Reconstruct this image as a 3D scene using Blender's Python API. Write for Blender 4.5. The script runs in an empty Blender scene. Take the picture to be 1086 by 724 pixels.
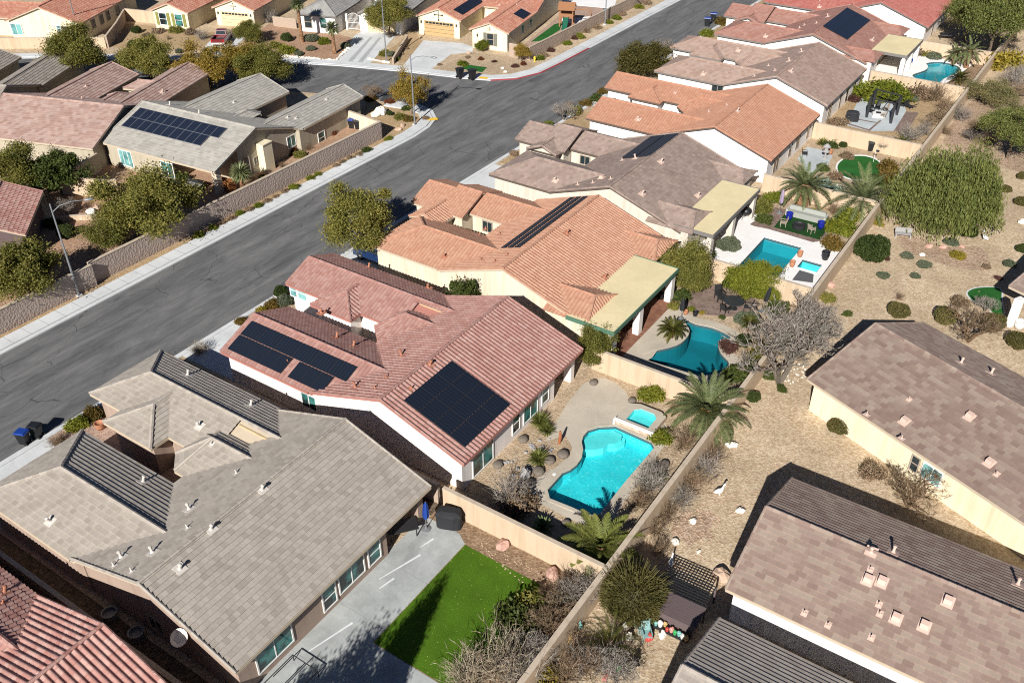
import bpy, math, random
import numpy as np
from mathutils import Vector, Matrix
from mathutils.geometry import tessellate_polygon

rnd = random.Random(7)
npr = np.random.default_rng(11)
R_ = math.radians
scn = bpy.context.scene
col = scn.collection

# ------------------------------------------------------------------ camera
CAM_H = 42.0
FPX = 974.5            # focal length in pixels of a 1086 px wide frame
PITCH, YAW, ROLL = 0.612083, -0.589756, -0.002446
_f = np.array([math.sin(YAW)*math.cos(PITCH), math.cos(YAW)*math.cos(PITCH), -math.sin(PITCH)])
_r0 = np.array([math.cos(YAW), -math.sin(YAW), 0.0])
_u0 = np.cross(_r0, _f)
_r = math.cos(ROLL)*_r0 + math.sin(ROLL)*_u0
_u = -math.sin(ROLL)*_r0 + math.cos(ROLL)*_u0
CAM = np.array([0.0, 0.0, CAM_H])

def ray(px, py):
    return _r*(px-543.0) + _u*(362.0-py) + _f*FPX
def G(px, py, z=0.0):
    """survey: world point at height z seen at a photo position"""
    d = ray(px, py)
    p = CAM + d*((z-CAM_H)/d[2])
    return (float(p[0]), float(p[1]), float(p[2]))
def g2(px, py, z=0.0):
    return G(px, py, z)[:2]
def mpp(px, py):
    """metres per photo pixel at the ground point"""
    p = np.array(G(px, py)) - CAM
    return float(p @ _f)/FPX

cam_d = bpy.data.cameras.new('camera')
cam = bpy.data.objects.new('camera', cam_d); col.objects.link(cam)
cam.matrix_world = Matrix(((_r[0], _u[0], -_f[0], 0), (_r[1], _u[1], -_f[1], 0), (_r[2], _u[2], -_f[2], CAM_H), (0, 0, 0, 1)))
cam_d.sensor_width = 36.0
cam_d.lens = 36.0*FPX/1086.0
scn.cycles.use_denoising = False
scn.cycles.filter_width = 1.1
cam_d.clip_start = 0.5; cam_d.clip_end = 2500
scn.camera = cam

# ------------------------------------------------------------------ light
SUN_AZ, SUN_EL = R_(-75.3), R_(31.0)
sd = Vector((math.cos(SUN_AZ)*math.cos(SUN_EL), math.sin(SUN_AZ)*math.cos(SUN_EL), math.sin(SUN_EL)))
sun_d = bpy.data.lights.new('sun', 'SUN'); sun_d.energy = 5.0; sun_d.angle = R_(0.5); sun_d.color = (1.0, 0.965, 0.915)
sun = bpy.data.objects.new('sun', sun_d); col.objects.link(sun)
sun.rotation_euler = sd.to_track_quat('Z', 'Y').to_euler()
sun.location = (20, -60, 80)
w = bpy.data.worlds.new('World'); scn.world = w; w.use_nodes = True
nt = w.node_tree; bg = nt.nodes['Background']
sky = nt.nodes.new('ShaderNodeTexSky'); sky.sky_type = 'NISHITA'; sky.sun_disc = False
sky.sun_elevation = SUN_EL; sky.sun_rotation = math.atan2(sd.x, sd.y); sky.altitude = 1500; sky.air_density = 0.5; sky.dust_density = 0.2; sky.ozone_density = 3.0
nt.links.new(sky.outputs[0], bg.inputs[0]); bg.inputs[1].default_value = 0.05
vs = scn.view_settings; vs.view_transform = 'Standard'; vs.look = 'None'; vs.exposure = 0.60; vs.gamma = 1.0; vs.use_curve_mapping = False

# ------------------------------------------------------------------ materials
def _mat(name):
    m = bpy.data.materials.new(name); m.use_nodes = True
    nt = m.node_tree
    return m, nt, nt.nodes, nt.links, nt.nodes['Principled BSDF']
def _mathn(N, L, op, a, b=None):
    n = N.new('ShaderNodeMath'); n.operation = op
    for i, x in enumerate((a, b)):
        if x is None: continue
        if isinstance(x, (int, float)): n.inputs[i].default_value = x
        else: L.new(x, n.inputs[i])
    return n.outputs[0]
def _mix(N, L, fac, a, b, mode='MIX'):
    n = N.new('ShaderNodeMix'); n.data_type = 'RGBA'; n.blend_type = mode
    for k, x in ((0, fac), (6, a), (7, b)):
        if isinstance(x, (int, float)): n.inputs[k].default_value = x
        elif isinstance(x, tuple): n.inputs[k].default_value = (*x[:3], 1)
        else: L.new(x, n.inputs[k])
    return n.outputs[2]
def _noise(N, L, vec, scale, detail=4, rough=.55, dist=0.0):
    n = N.new('ShaderNodeTexNoise'); n.inputs['Scale'].default_value = scale; n.inputs['Detail'].default_value = detail
    n.inputs['Roughness'].default_value = rough; n.inputs['Distortion'].default_value = dist
    if vec is not None: L.new(vec, n.inputs['Vector'])
    return n.outputs['Fac']
def _ramp(N, L, fac, stops):
    n = N.new('ShaderNodeValToRGB'); e = n.color_ramp.elements
    while len(e) < len(stops): e.new(0.5)
    for k, (p, c) in enumerate(stops):
        e[k].position = p; e[k].color = (*c[:3], 1) if isinstance(c, tuple) else (c, c, c, 1)
    L.new(fac, n.inputs[0]); return n.outputs[0]
def _bump(N, L, h, strength, dist=.02):
    n = N.new('ShaderNodeBump'); n.inputs['Strength'].default_value = strength; n.inputs['Distance'].default_value = dist
    L.new(h, n.inputs['Height']); return n.outputs['Normal']
def _geo(N): return N.new('ShaderNodeNewGeometry').outputs['Position']
def _obj(N): return N.new('ShaderNodeTexCoord').outputs['Object']
def shade(c, k): return tuple(min(1, x*k) for x in c)

def plain(name, c, rough=.6, metal=0.0, var=.12, scale=3.0, bump=0.0, bscale=40, spec=.4, coat=0.0):
    m, nt, N, L, P = _mat(name)
    pos = _geo(N)
    f = _noise(N, L, pos, scale, 5)
    L.new(_mix(N, L, f, shade(c, 1-var), shade(c, 1+var)), P.inputs['Base Color'])
    P.inputs['Roughness'].default_value = rough; P.inputs['Metallic'].default_value = metal
    P.inputs['Specular IOR Level'].default_value = spec; P.inputs['Coat Weight'].default_value = coat
    if bump: L.new(_bump(N, L, _noise(N, L, pos, bscale, 3), bump), P.inputs['Normal'])
    return m

def stucco(name, c):
    m, nt, N, L, P = _mat(name)
    pos = _geo(N)
    a = _noise(N, L, pos, .6, 5, .6); b = _noise(N, L, pos, 9, 4)
    sm = N.new('ShaderNodeMapping'); sm.inputs['Scale'].default_value = (1.6, 1.6, .12); L.new(pos, sm.inputs['Vector'])
    c1 = _mix(N, L, a, shade(c, .88), shade(c, 1.06))
    c1 = _mix(N, L, 1.0, c1, _ramp(N, L, _noise(N, L, sm.outputs[0], 1.3, 4, .6), [(.32, (.84, .82, .79)), (.55, (1, 1, 1))]), 'MULTIPLY')
    L.new(_mix(N, L, _mathn(N, L, 'MULTIPLY', b, .18), c1, shade(c, .75)), P.inputs['Base Color'])
    P.inputs['Roughness'].default_value = .9; P.inputs['Specular IOR Level'].default_value = .2
    L.new(_bump(N, L, _noise(N, L, pos, 30, 3), .35, .02), P.inputs['Normal'])
    return m

def tile_mat(name, cols, w, h, offs=.5, joint=.06, jdark=.55, patch=.25, rough=.75, lines=True, frost=None):
    """per-tile colour from the roof plane's own metre grid (UV map)"""
    m, nt, N, L, P = _mat(name)
    uv = N.new('ShaderNodeUVMap').outputs[0]
    s = N.new('ShaderNodeSeparateXYZ'); L.new(uv, s.inputs[0])
    rv = _mathn(N, L, 'DIVIDE', s.outputs[1], h); row = _mathn(N, L, 'FLOOR', rv)
    uo = _mathn(N, L, 'ADD', _mathn(N, L, 'DIVIDE', s.outputs[0], w), _mathn(N, L, 'MULTIPLY', row, offs))
    cl = _mathn(N, L, 'FLOOR', uo)
    cb = N.new('ShaderNodeCombineXYZ'); L.new(cl, cb.inputs[0]); L.new(row, cb.inputs[1])
    wn = N.new('ShaderNodeTexWhiteNoise'); wn.noise_dimensions = '2D'; L.new(cb.outputs[0], wn.inputs[0])
    k = len(cols)
    base = _ramp(N, L, wn.outputs['Value'], [(i/(k-1), c) for i, c in enumerate(cols)])
    lo = _noise(N, L, uv, .35, 5, .65)
    base = _mix(N, L, 1.0, base, _ramp(N, L, lo, [(.3, 1-patch), (.7, 1.0)]), 'MULTIPLY')
    fine = _noise(N, L, uv, 7, 4)
    base = _mix(N, L, 1.0, base, _ramp(N, L, fine, [(.25, .84), (.75, 1.0)]), 'MULTIPLY')
    if frost:
        big = _noise(N, L, uv, .12, 3)
        base = _mix(N, L, _ramp(N, L, big, [(.5, 0.0), (.62, .55)]), base, frost)
    if lines:
        fr = _mathn(N, L, 'FRACT', uo); edge = _mathn(N, L, 'LESS_THAN', fr, joint)
        base = _mix(N, L, _mathn(N, L, 'MULTIPLY', edge, 1-jdark), base, (.03, .028, .025))
    L.new(base, P.inputs['Base Color'])
    P.inputs['Roughness'].default_value = rough; P.inputs['Specular IOR Level'].default_value = .3
    L.new(_bump(N, L, _noise(N, L, uv, 25, 3), .25, .01), P.inputs['Normal'])
    return m

def leaf_mat(name, c1, c2, trans=.3, c3=None, rough=.6):
    m, nt, N, L, P = _mat(name)
    at = N.new('ShaderNodeAttribute'); at.attribute_name = 'rnd'
    oi = N.new('ShaderNodeObjectInfo')
    f = _mathn(N, L, 'ADD', _mathn(N, L, 'MULTIPLY', at.outputs['Fac'], .7), _mathn(N, L, 'MULTIPLY', oi.outputs['Random'], .3))
    st = [(0, c1), (1, c2)] if c3 is None else [(0, c1), (.6, c2), (1, c3)]
    c = _ramp(N, L, f, st)
    cl = _noise(N, L, _geo(N), .7, 3)
    c = _mix(N, L, 1.0, c, _ramp(N, L, cl, [(.3, (.72, .78, .7)), (.7, (1.1, 1.05, 1.0))]), 'MULTIPLY')
    L.new(c, P.inputs['Base Color']); P.inputs['Roughness'].default_value = rough; P.inputs['Specular IOR Level'].default_value = .25
    t = N.new('ShaderNodeBsdfTranslucent'); L.new(c, t.inputs[0])
    mx = N.new('ShaderNodeMixShader'); mx.inputs[0].default_value = trans
    L.new(P.outputs[0], mx.inputs[1]); L.new(t.outputs[0], mx.inputs[2])
    L.new(mx.outputs[0], N['Material Output'].inputs[0])
    return m

def gravel_mat(name, c1, c2, c3, scale=9.0, bump=.6, patch=.35):
    m, nt, N, L, P = _mat(name)
    pos = _geo(N)
    v = N.new('ShaderNodeTexVoronoi'); v.inputs['Scale'].default_value = scale; L.new(pos, v.inputs['Vector'])
    sp = N.new('ShaderNodeSeparateColor'); L.new(v.outputs['Color'], sp.inputs[0])
    a = _ramp(N, L, sp.outputs[0], [(0, c1), (.55, c2), (1, c3)])
    big = _noise(N, L, pos, .18, 6, .62)
    a = _mix(N, L, 1.0, a, _ramp(N, L, big, [(.3, (1-patch, 1-patch*1.05, 1-patch*1.1)), (.68, (1, 1, 1))]), 'MULTIPLY')
    mid = _noise(N, L, pos, 1.6, 5, .65)
    a = _mix(N, L, 1.0, a, _ramp(N, L, mid, [(.3, .80), (.7, 1.02)]), 'MULTIPLY')
    L.new(a, P.inputs['Base Color']); P.inputs['Roughness'].default_value = .95; P.inputs['Specular IOR Level'].default_value = .1
    L.new(_bump(N, L, v.outputs['Distance'], bump, .05), P.inputs['Normal'])
    return m

def concrete_mat(name, c, joint=0.0, stain=.25):
    m, nt, N, L, P = _mat(name)
    pos = _geo(N)
    a = _noise(N, L, pos, .35, 6, .65, .4); b = _noise(N, L, pos, 5, 5, .7)
    k = _mix(N, L, _ramp(N, L, a, [(.35, 0.0), (.7, 1.0)]), shade(c, 1-stain), shade(c, 1.05))
    k = _mix(N, L, 1.0, k, _ramp(N, L, b, [(.3, .88), (.7, 1.0)]), 'MULTIPLY')
    L.new(k, P.inputs['Base Color']); P.inputs['Roughness'].default_value = .88; P.inputs['Specular IOR Level'].default_value = .2
    L.new(_bump(N, L, _noise(N, L, pos, 35, 3), .15), P.inputs['Normal'])
    return m

def asphalt_mat(name):
    m, nt, N, L, P = _mat(name)
    pos = _geo(N)
    mp = N.new('ShaderNodeMapping'); mp.inputs['Scale'].default_value = (1.0, .10, 1.0); L.new(pos, mp.inputs['Vector'])
    st = _noise(N, L, mp.outputs[0], .9, 7, .7, .5)
    mp2 = N.new('ShaderNodeMapping'); mp2.inputs['Scale'].default_value = (1.0, .3, 1.0); mp2.inputs['Rotation'].default_value = (0, 0, .5); L.new(pos, mp2.inputs['Vector'])
    st2 = _noise(N, L, mp2.outputs[0], .7, 7, .7, 1.2)
    fine = _noise(N, L, pos, 14, 4, .7)
    f = _mathn(N, L, 'ADD', _mathn(N, L, 'MULTIPLY', st, .6), _mathn(N, L, 'MULTIPLY', st2, .4))
    a = _ramp(N, L, f, [(.32, (.072, .073, .076)), (.46, (.128, .128, .129)), (.57, (.178, .177, .174)), (.70, (.24, .236, .23))])
    a = _mix(N, L, 1.0, a, _ramp(N, L, fine, [(.3, .74), (.7, 1.05)]), 'MULTIPLY')
    a = _mix(N, L, 1.0, a, _ramp(N, L, _noise(N, L, mp2.outputs[0], 3.2, 5, .7), [(.3, .90), (.65, 1.03)]), 'MULTIPLY')
    # cracks: thin lines along distorted cell borders, only here and there
    nd = N.new('ShaderNodeTexNoise'); nd.inputs['Scale'].default_value = .8; nd.inputs['Detail'].default_value = 5; L.new(pos, nd.inputs['Vector'])
    vm = N.new('ShaderNodeVectorMath'); vm.operation = 'MULTIPLY_ADD'; L.new(nd.outputs['Color'], vm.inputs[0]); vm.inputs[1].default_value = (1.3, 1.3, 0); L.new(pos, vm.inputs[2])
    mp3 = N.new('ShaderNodeMapping'); mp3.inputs['Scale'].default_value = (1.0, .42, 1.0); L.new(vm.outputs[0], mp3.inputs['Vector'])
    v = N.new('ShaderNodeTexVoronoi'); v.feature = 'DISTANCE_TO_EDGE'; v.inputs['Scale'].default_value = .34; L.new(mp3.outputs[0], v.inputs['Vector'])
    line = _mathn(N, L, 'LESS_THAN', v.outputs['Distance'], .0055)
    msk = _ramp(N, L, _noise(N, L, pos, .13, 4), [(.41, 0.0), (.52, 1.0)])
    a = _mix(N, L, _mathn(N, L, 'MULTIPLY', _mathn(N, L, 'MULTIPLY', line, .6), msk), a, (.022, .022, .024))
    L.new(a, P.inputs['Base Color']); P.inputs['Roughness'].default_value = .85; P.inputs['Specular IOR Level'].default_value = .3
    L.new(_bump(N, L, fine, .2, .01), P.inputs['Normal'])
    return m

def block_mat(name, c):
    m, nt, N, L, P = _mat(name)
    pos = _geo(N)
    v = N.new('ShaderNodeTexVoronoi'); v.inputs['Scale'].default_value = 5.5; L.new(pos, v.inputs['Vector'])
    n1 = _noise(N, L, pos, 6, 4, .7)
    k = _mix(N, L, n1, shade(c, .75), shade(c, 1.15))
    L.new(k, P.inputs['Base Color']); P.inputs['Roughness'].default_value = .95; P.inputs['Specular IOR Level'].default_value = .1
    h = _mathn(N, L, 'ADD', v.outputs['Distance'], _mathn(N, L, 'MULTIPLY', n1, .8))
    L.new(_bump(N, L, h, .75, .055), P.inputs['Normal'])
    return m

def grass_mat(name, c1, c2, flecks=None):
    m, nt, N, L, P = _mat(name)
    pos = _geo(N)
    a = _noise(N, L, pos, 30, 3, .8); b = _noise(N, L, pos, .5, 4)
    k = _mix(N, L, a, c1, c2)
    k = _mix(N, L, 1.0, k, _ramp(N, L, b, [(.3, .72), (.7, 1.05)]), 'MULTIPLY')
    if flecks:
        v = N.new('ShaderNodeTexVoronoi'); v.inputs['Scale'].default_value = 3.4; L.new(pos, v.inputs['Vector'])
        k = _mix(N, L, _mathn(N, L, 'LESS_THAN', v.outputs['Distance'], .11), k, flecks)
    L.new(k, P.inputs['Base Color']); P.inputs['Roughness'].default_value = .9; P.inputs['Specular IOR Level'].default_value = .1
    L.new(_bump(N, L, a, .9, .06), P.inputs['Normal'])
    return m

def water_mat(name, tint, gloss=1.0, ripple=.12, scale=2.2):
    """clear tinted water sheet: the plastered basin below shows through, the sky mirrors in the ripples"""
    m, nt, N, L, P = _mat(name)
    N.remove(P)
    pos = _geo(N)
    n = _noise(N, L, pos, scale, 3, .5, .6)
    nm = _bump(N, L, n, ripple, .15)
    tr = N.new('ShaderNodeBsdfTransparent'); tr.inputs[0].default_value = (*tint, 1)
    gl = N.new('ShaderNodeBsdfGlossy'); gl.inputs['Roughness'].default_value = .04; gl.inputs[0].default_value = (gloss, gloss, gloss, 1); L.new(nm, gl.inputs['Normal'])
    fr = N.new('ShaderNodeFresnel'); fr.inputs[0].default_value = 1.33; L.new(nm, fr.inputs['Normal'])
    mx = N.new('ShaderNodeMixShader'); g = N.new('ShaderNodeNewGeometry')
    L.new(_mathn(N, L, 'MULTIPLY', fr.outputs[0], _mathn(N, L, 'SUBTRACT', 1.0, g.outputs['Backfacing'])), mx.inputs[0]); L.new(tr.outputs[0], mx.inputs[1]); L.new(gl.outputs[0], mx.inputs[2])
    L.new(mx.outputs[0], N['Material Output'].inputs[0])
    return m

def pane_mat(name, c, dark=(.012, .018, .02)):
    """window glass with drawn blinds behind part of it"""
    m, nt, N, L, P = _mat(name)
    pos = _geo(N); a = _noise(N, L, pos, .75, 3, .6)
    s = N.new('ShaderNodeSeparateXYZ'); L.new(pos, s.inputs[0])
    sl = _mathn(N, L, 'LESS_THAN', _mathn(N, L, 'FRACT', _mathn(N, L, 'MULTIPLY', s.outputs[2], 11.0)), .25)
    k = _mix(N, L, _ramp(N, L, a, [(.42, 0.0), (.56, 1.0)]), dark, c)
    k = _mix(N, L, _mathn(N, L, 'MULTIPLY', sl, .35), k, dark)
    L.new(k, P.inputs['Base Color']); P.inputs['Roughness'].default_value = .08; P.inputs['Specular IOR Level'].default_value = .6
    return m

def plaster_mat(name, c, net=.0, scale=1.6):
    """pool plaster: mottled, with a fine net of ripple light painted in"""
    m, nt, N, L, P = _mat(name)
    pos = _geo(N)
    a = _noise(N, L, pos, 3.5, 5, .7); b = _noise(N, L, pos, .5, 3)
    k = _mix(N, L, a, shade(c, .82), shade(c, 1.15))
    k = _mix(N, L, 1.0, k, _ramp(N, L, b, [(.3, .8), (.7, 1.05)]), 'MULTIPLY')
    if net:
        nd = N.new('ShaderNodeTexNoise'); nd.inputs['Scale'].default_value = 1.5; L.new(pos, nd.inputs['Vector'])
        vm = N.new('ShaderNodeVectorMath'); vm.operation = 'MULTIPLY_ADD'; L.new(nd.outputs['Color'], vm.inputs[0]); vm.inputs[1].default_value = (.8, .8, 0); L.new(pos, vm.inputs[2])
        v = N.new('ShaderNodeTexVoronoi'); v.feature = 'SMOOTH_F1'; v.inputs['Scale'].default_value = scale; L.new(vm.outputs[0], v.inputs['Vector'])
        k = _mix(N, L, _ramp(N, L, v.outputs['Distance'], [(.45, 0.0), (.8, net)]), k, (.75, .97, .97))  # pale net paints rippling light onto the plaster
    L.new(k, P.inputs['Base Color']); P.inputs['Roughness'].default_value = .8
    return m

def panel_mat(name, c=(.010, .014, .024), line=(.08, .09, .11), nx=6, ny=10):
    m, nt, N, L, P = _mat(name)
    uv = N.new('ShaderNodeUVMap').outputs[0]
    s = N.new('ShaderNodeSeparateXYZ'); L.new(uv, s.inputs[0])
    e = None
    for o, k in ((s.outputs[0], nx), (s.outputs[1], ny)):
        t = _mathn(N, L, 'LESS_THAN', _mathn(N, L, 'FRACT', _mathn(N, L, 'MULTIPLY', o, k)), .05)
        e = t if e is None else _mathn(N, L, 'MAXIMUM', e, t)
    L.new(_mix(N, L, _mathn(N, L, 'MULTIPLY', e, .35), c, line), P.inputs['Base Color'])
    P.inputs['Roughness'].default_value = .22; P.inputs['Specular IOR Level'].default_value = .35
    return m

# ------------------------------------------------------------------ mesh builder
class MB:
    def __init__(s): s.V = []; s.n = 0; s.L = []; s.T = []; s.M = []; s.UV = []; s.R = []; s.hasuv = False; s.hasr = False
    def add(s, v, faces, mi=0, uv=None, r=None):
        v = np.asarray(v, float).reshape(-1, 3)
        s.V.append(v)
        if isinstance(faces, np.ndarray):
            k = len(faces); s.L.append((faces + s.n).ravel()); s.T.append(np.full(k, faces.shape[1]))
        else:
            k = len(faces)
            s.L.append(np.array([i + s.n for f in faces for i in f], int)); s.T.append(np.array([len(f) for f in faces], int))
        s.M.append(np.full(k, mi))
        if uv is not None: s.hasuv = True
        s.UV.append(np.zeros((len(v), 2)) if uv is None else np.asarray(uv, float))
        if r is not None: s.hasr = True
        s.R.append(np.zeros(k) if r is None else np.asarray(r, float))
        s.n += len(v); return s
    def box(s, x0, y0, z0, x1, y1, z1, mi=0):
        v = [(x0,y0,z0),(x1,y0,z0),(x1,y1,z0),(x0,y1,z0),(x0,y0,z1),(x1,y0,z1),(x1,y1,z1),(x0,y1,z1)]
        return s.add(v, [(0,3,2,1),(4,5,6,7),(0,1,5,4),(1,2,6,5),(2,3,7,6),(3,0,4,7)], mi)
    def obox(s, c, size, rot=0.0, mi=0, M=None):
        hx, hy, hz = [a/2 for a in size]
        m = M if M is not None else Matrix.Rotation(rot, 3, 'Z')
        v = [Vector(c) + m @ Vector((a*hx, b*hy, d*hz)) for d in (-1, 1) for a, b in ((-1,-1),(1,-1),(1,1),(-1,1))]
        return s.add([tuple(p) for p in v], [(0,3,2,1),(4,5,6,7),(0,1,5,4),(1,2,6,5),(2,3,7,6),(3,0,4,7)], mi)
    def prism(s, poly, z0, z1, mi=0, top_mi=None, bottom=True):
        """vertical extrusion of a plan outline"""
        a = sum(poly[i][0]*poly[(i+1) % len(poly)][1]-poly[(i+1) % len(poly)][0]*poly[i][1] for i in range(len(poly)))
        if a < 0: poly = poly[::-1]
        n = len(poly)
        v = [(x, y, z0) for x, y in poly] + [(x, y, z1) for x, y in poly]
        s.add(v, [(i, (i+1) % n, n+(i+1) % n, n+i) for i in range(n)], mi)
        s.add([(x, y, z1) for x, y in poly], [tuple(t) for t in _tess([poly])], mi if top_mi is None else top_mi)
        if bottom: s.add([(x, y, z0) for x, y in poly], [tuple(reversed(t)) for t in _tess([poly])], mi)
        return s
    def extr(s, prof, axis, a, b, mi=0):
        """extrude a profile (list of (h,z)) along axis 'x' or 'y' from a to b"""
        n = len(prof)
        P = (lambda t, h, z: (t, h, z)) if axis == 'x' else (lambda t, h, z: (h, t, z))
        v = [P(a, h, z) for h, z in prof] + [P(b, h, z) for h, z in prof]
        return s.add(v, [(i, (i+1) % n, n+(i+1) % n, n+i) for i in range(n)] + [tuple(range(n))[::-1], tuple(range(n, 2*n))], mi)
    def tube(s, pts, rad, n=6, mi=0, cap=True):
        pts = [Vector(p) for p in pts]
        if isinstance(rad, (int, float)): rad = [rad]*len(pts)
        V = []; prev = None
        for i, p in enumerate(pts):
            d = (pts[min(i+1, len(pts)-1)] - pts[max(i-1, 0)])
            d = d.normalized() if d.length > 1e-9 else Vector((0, 0, 1))
            if prev is None:
                prev = d.orthogonal().normalized()
            a = (prev - d*prev.dot(d)); a = a.normalized() if a.length > 1e-6 else d.orthogonal().normalized()
            prev = a; b = d.cross(a)
            for k in range(n):
                t = 2*math.pi*k/n; V.append(tuple(p + (a*math.cos(t)+b*math.sin(t))*rad[i]))
        F = [(i*n+k, i*n+(k+1) % n, (i+1)*n+(k+1) % n, (i+1)*n+k) for i in range(len(pts)-1) for k in range(n)]
        if cap: F += [tuple(range(n))[::-1], tuple(range((len(pts)-1)*n, len(pts)*n))]
        return s.add(V, F, mi)
    def lathe(s, c, prof, n=12, mi=0, sx=1.0, sy=1.0):
        """revolve (r,z) profile round a vertical axis at c"""
        V = [(c[0]+r*math.cos(2*math.pi*k/n)*sx, c[1]+r*math.sin(2*math.pi*k/n)*sy, c[2]+z) for r, z in prof for k in range(n)]
        F = [(i*n+k, i*n+(k+1) % n, (i+1)*n+(k+1) % n, (i+1)*n+k) for i in range(len(prof)-1) for k in range(n)]
        F += [tuple(range(n))[::-1], tuple(range((len(prof)-1)*n, len(prof)*n))]
        return s.add(V, F, mi)
    def lump(s, c, rx, ry, rz, rot=0.0, seed=0, amp=.18, nu=12, nv=7, mi=0, flat=-.35):
        """an uneven rounded body (boulder, cushion)"""
        rg = random.Random(seed); ph = [rg.uniform(0, 6.28) for _ in range(6)]
        V = []
        for j in range(nv):
            el = -math.pi/2 + math.pi*j/(nv-1)
            for k in range(nu):
                t = 2*math.pi*k/nu
                q = 1 + amp*(math.sin(2*t+ph[0]+el)+.7*math.sin(3*t+ph[1]-2*el)+.6*math.sin(5*t+ph[2]+3*el))/1.6
                x, y, z = rx*q*math.cos(el)*math.cos(t), ry*q*math.cos(el)*math.sin(t), rz*q*math.sin(el)
                z = max(z, flat*rz)
                V.append((c[0]+x*math.cos(rot)-y*math.sin(rot), c[1]+x*math.sin(rot)+y*math.cos(rot), c[2]+z))
        F = [(j*nu+k, j*nu+(k+1) % nu, (j+1)*nu+(k+1) % nu, (j+1)*nu+k) for j in range(nv-1) for k in range(nu)]
        return s.add(V, F, mi)
    def build(s, name, mats, parent=None, smooth=False):
        me = bpy.data.meshes.new(name)
        V = np.concatenate(s.V); L = np.concatenate(s.L); T = np.concatenate(s.T)
        me.vertices.add(len(V)); me.vertices.foreach_set('co', V.ravel())
        me.loops.add(len(L)); me.loops.foreach_set('vertex_index', L.astype(np.int32))
        st = np.concatenate(([0], np.cumsum(T)[:-1]))
        me.polygons.add(len(T)); me.polygons.foreach_set('loop_start', st.astype(np.int32)); me.polygons.foreach_set('loop_total', T.astype(np.int32))
        me.polygons.foreach_set('material_index', np.concatenate(s.M).astype(np.int32))
        me.polygons.foreach_set('use_smooth', np.full(len(T), bool(smooth)))
        if s.hasuv:
            uv = me.uv_layers.new(name='UVMap'); uv.data.foreach_set('uv', np.concatenate(s.UV)[L].ravel())
        if s.hasr:
            a = me.attributes.new('rnd', 'FLOAT', 'FACE'); a.data.foreach_set('value', np.concatenate(s.R))
        me.update(calc_edges=True); me.validate()
        for m in (mats if isinstance(mats, (list, tuple)) else [mats]): me.materials.append(m)
        o = bpy.data.objects.new(name, me); col.objects.link(o)
        if parent: o.parent = parent
        return o

def _tess(loops):
    return [tuple(t) for t in tessellate_polygon([[Vector((x, y, 0)) for x, y in lp] for lp in loops])]

def sheet(name, outer, z, mat, holes=(), kind='structure', label=None):
    """flat ground surface with optional holes (pools)"""
    loops = [list(outer)] + [list(h) for h in holes]
    v = [(x, y, z) for lp in loops for x, y in lp]
    F = []
    for t in _tess(loops):
        a, b, c = (v[i] for i in t)
        F.append(t if (b[0]-a[0])*(c[1]-a[1])-(b[1]-a[1])*(c[0]-a[0]) > 0 else t[::-1])
    o = MB().add(v, F).build(name, mat); o['kind'] = kind
    if label: o['label'] = label
    return o

def smooth_loop(pts, n=5):
    """closed Catmull-Rom through the points"""
    out = []; k = len(pts)
    for i in range(k):
        p0, p1, p2, p3 = (np.array(pts[(i+j) % k]) for j in (-1, 0, 1, 2))
        for t in np.linspace(0, 1, n, endpoint=False):
            out.append(tuple(.5*((2*p1)+(-p0+p2)*t+(2*p0-5*p1+4*p2-p3)*t*t+(-p0+3*p1-3*p2+p3)*t**3)))
    return out
def offset_loop(pts, d):
    """grow (d>0) a loop outward"""
    a = sum(pts[i][0]*pts[(i+1) % len(pts)][1]-pts[(i+1) % len(pts)][0]*pts[i][1] for i in range(len(pts)))
    sg = 1 if a > 0 else -1; out = []
    for i in range(len(pts)):
        p, q, r = np.array(pts[i-1]), np.array(pts[i]), np.array(pts[(i+1) % len(pts)])
        t = r-p; t = t/(np.linalg.norm(t)+1e-9); out.append(tuple(q + sg*d*np.array([t[1], -t[0]])))
    return out

def tag(o, label=None, cat=None, group=None, kind=None):
    if label: o['label'] = label
    if cat: o['category'] = cat
    if group: o['group'] = group
    if kind: o['kind'] = kind
    return o
def thing(name, label, cat, loc=(0, 0, 0), rz=0.0, group=None):
    o = bpy.data.objects.new(name, None); col.objects.link(o); o.empty_display_size = .3
    o.location = loc; o.rotation_euler = (0, 0, rz); return tag(o, label, cat, group)
def dup(o, loc=None, rz=None, sc=None, label=None, group=None, parent=None):
    r = o.copy(); col.objects.link(r)
    if parent is not None: r.parent = parent
    if loc is not None: r.location = loc
    if rz is not None: r.rotation_euler = (0, 0, rz)
    if sc is not None: r.scale = sc if isinstance(sc, tuple) else (sc, sc, sc)
    if label: r['label'] = label
    if group: r['group'] = group
    KIDS[r.name] = [dup(ch, parent=r) for ch in KIDS.get(o.name, ())]
    return r
KIDS = {}
def r_children(o): return [c for c in col.objects if c.parent == o]
def reg(o):
    """remember a prototype's children so that copies do not search the scene"""
    KIDS[o.name] = r_children(o)
    for c in KIDS[o.name]: reg(c)
    return o
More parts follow.
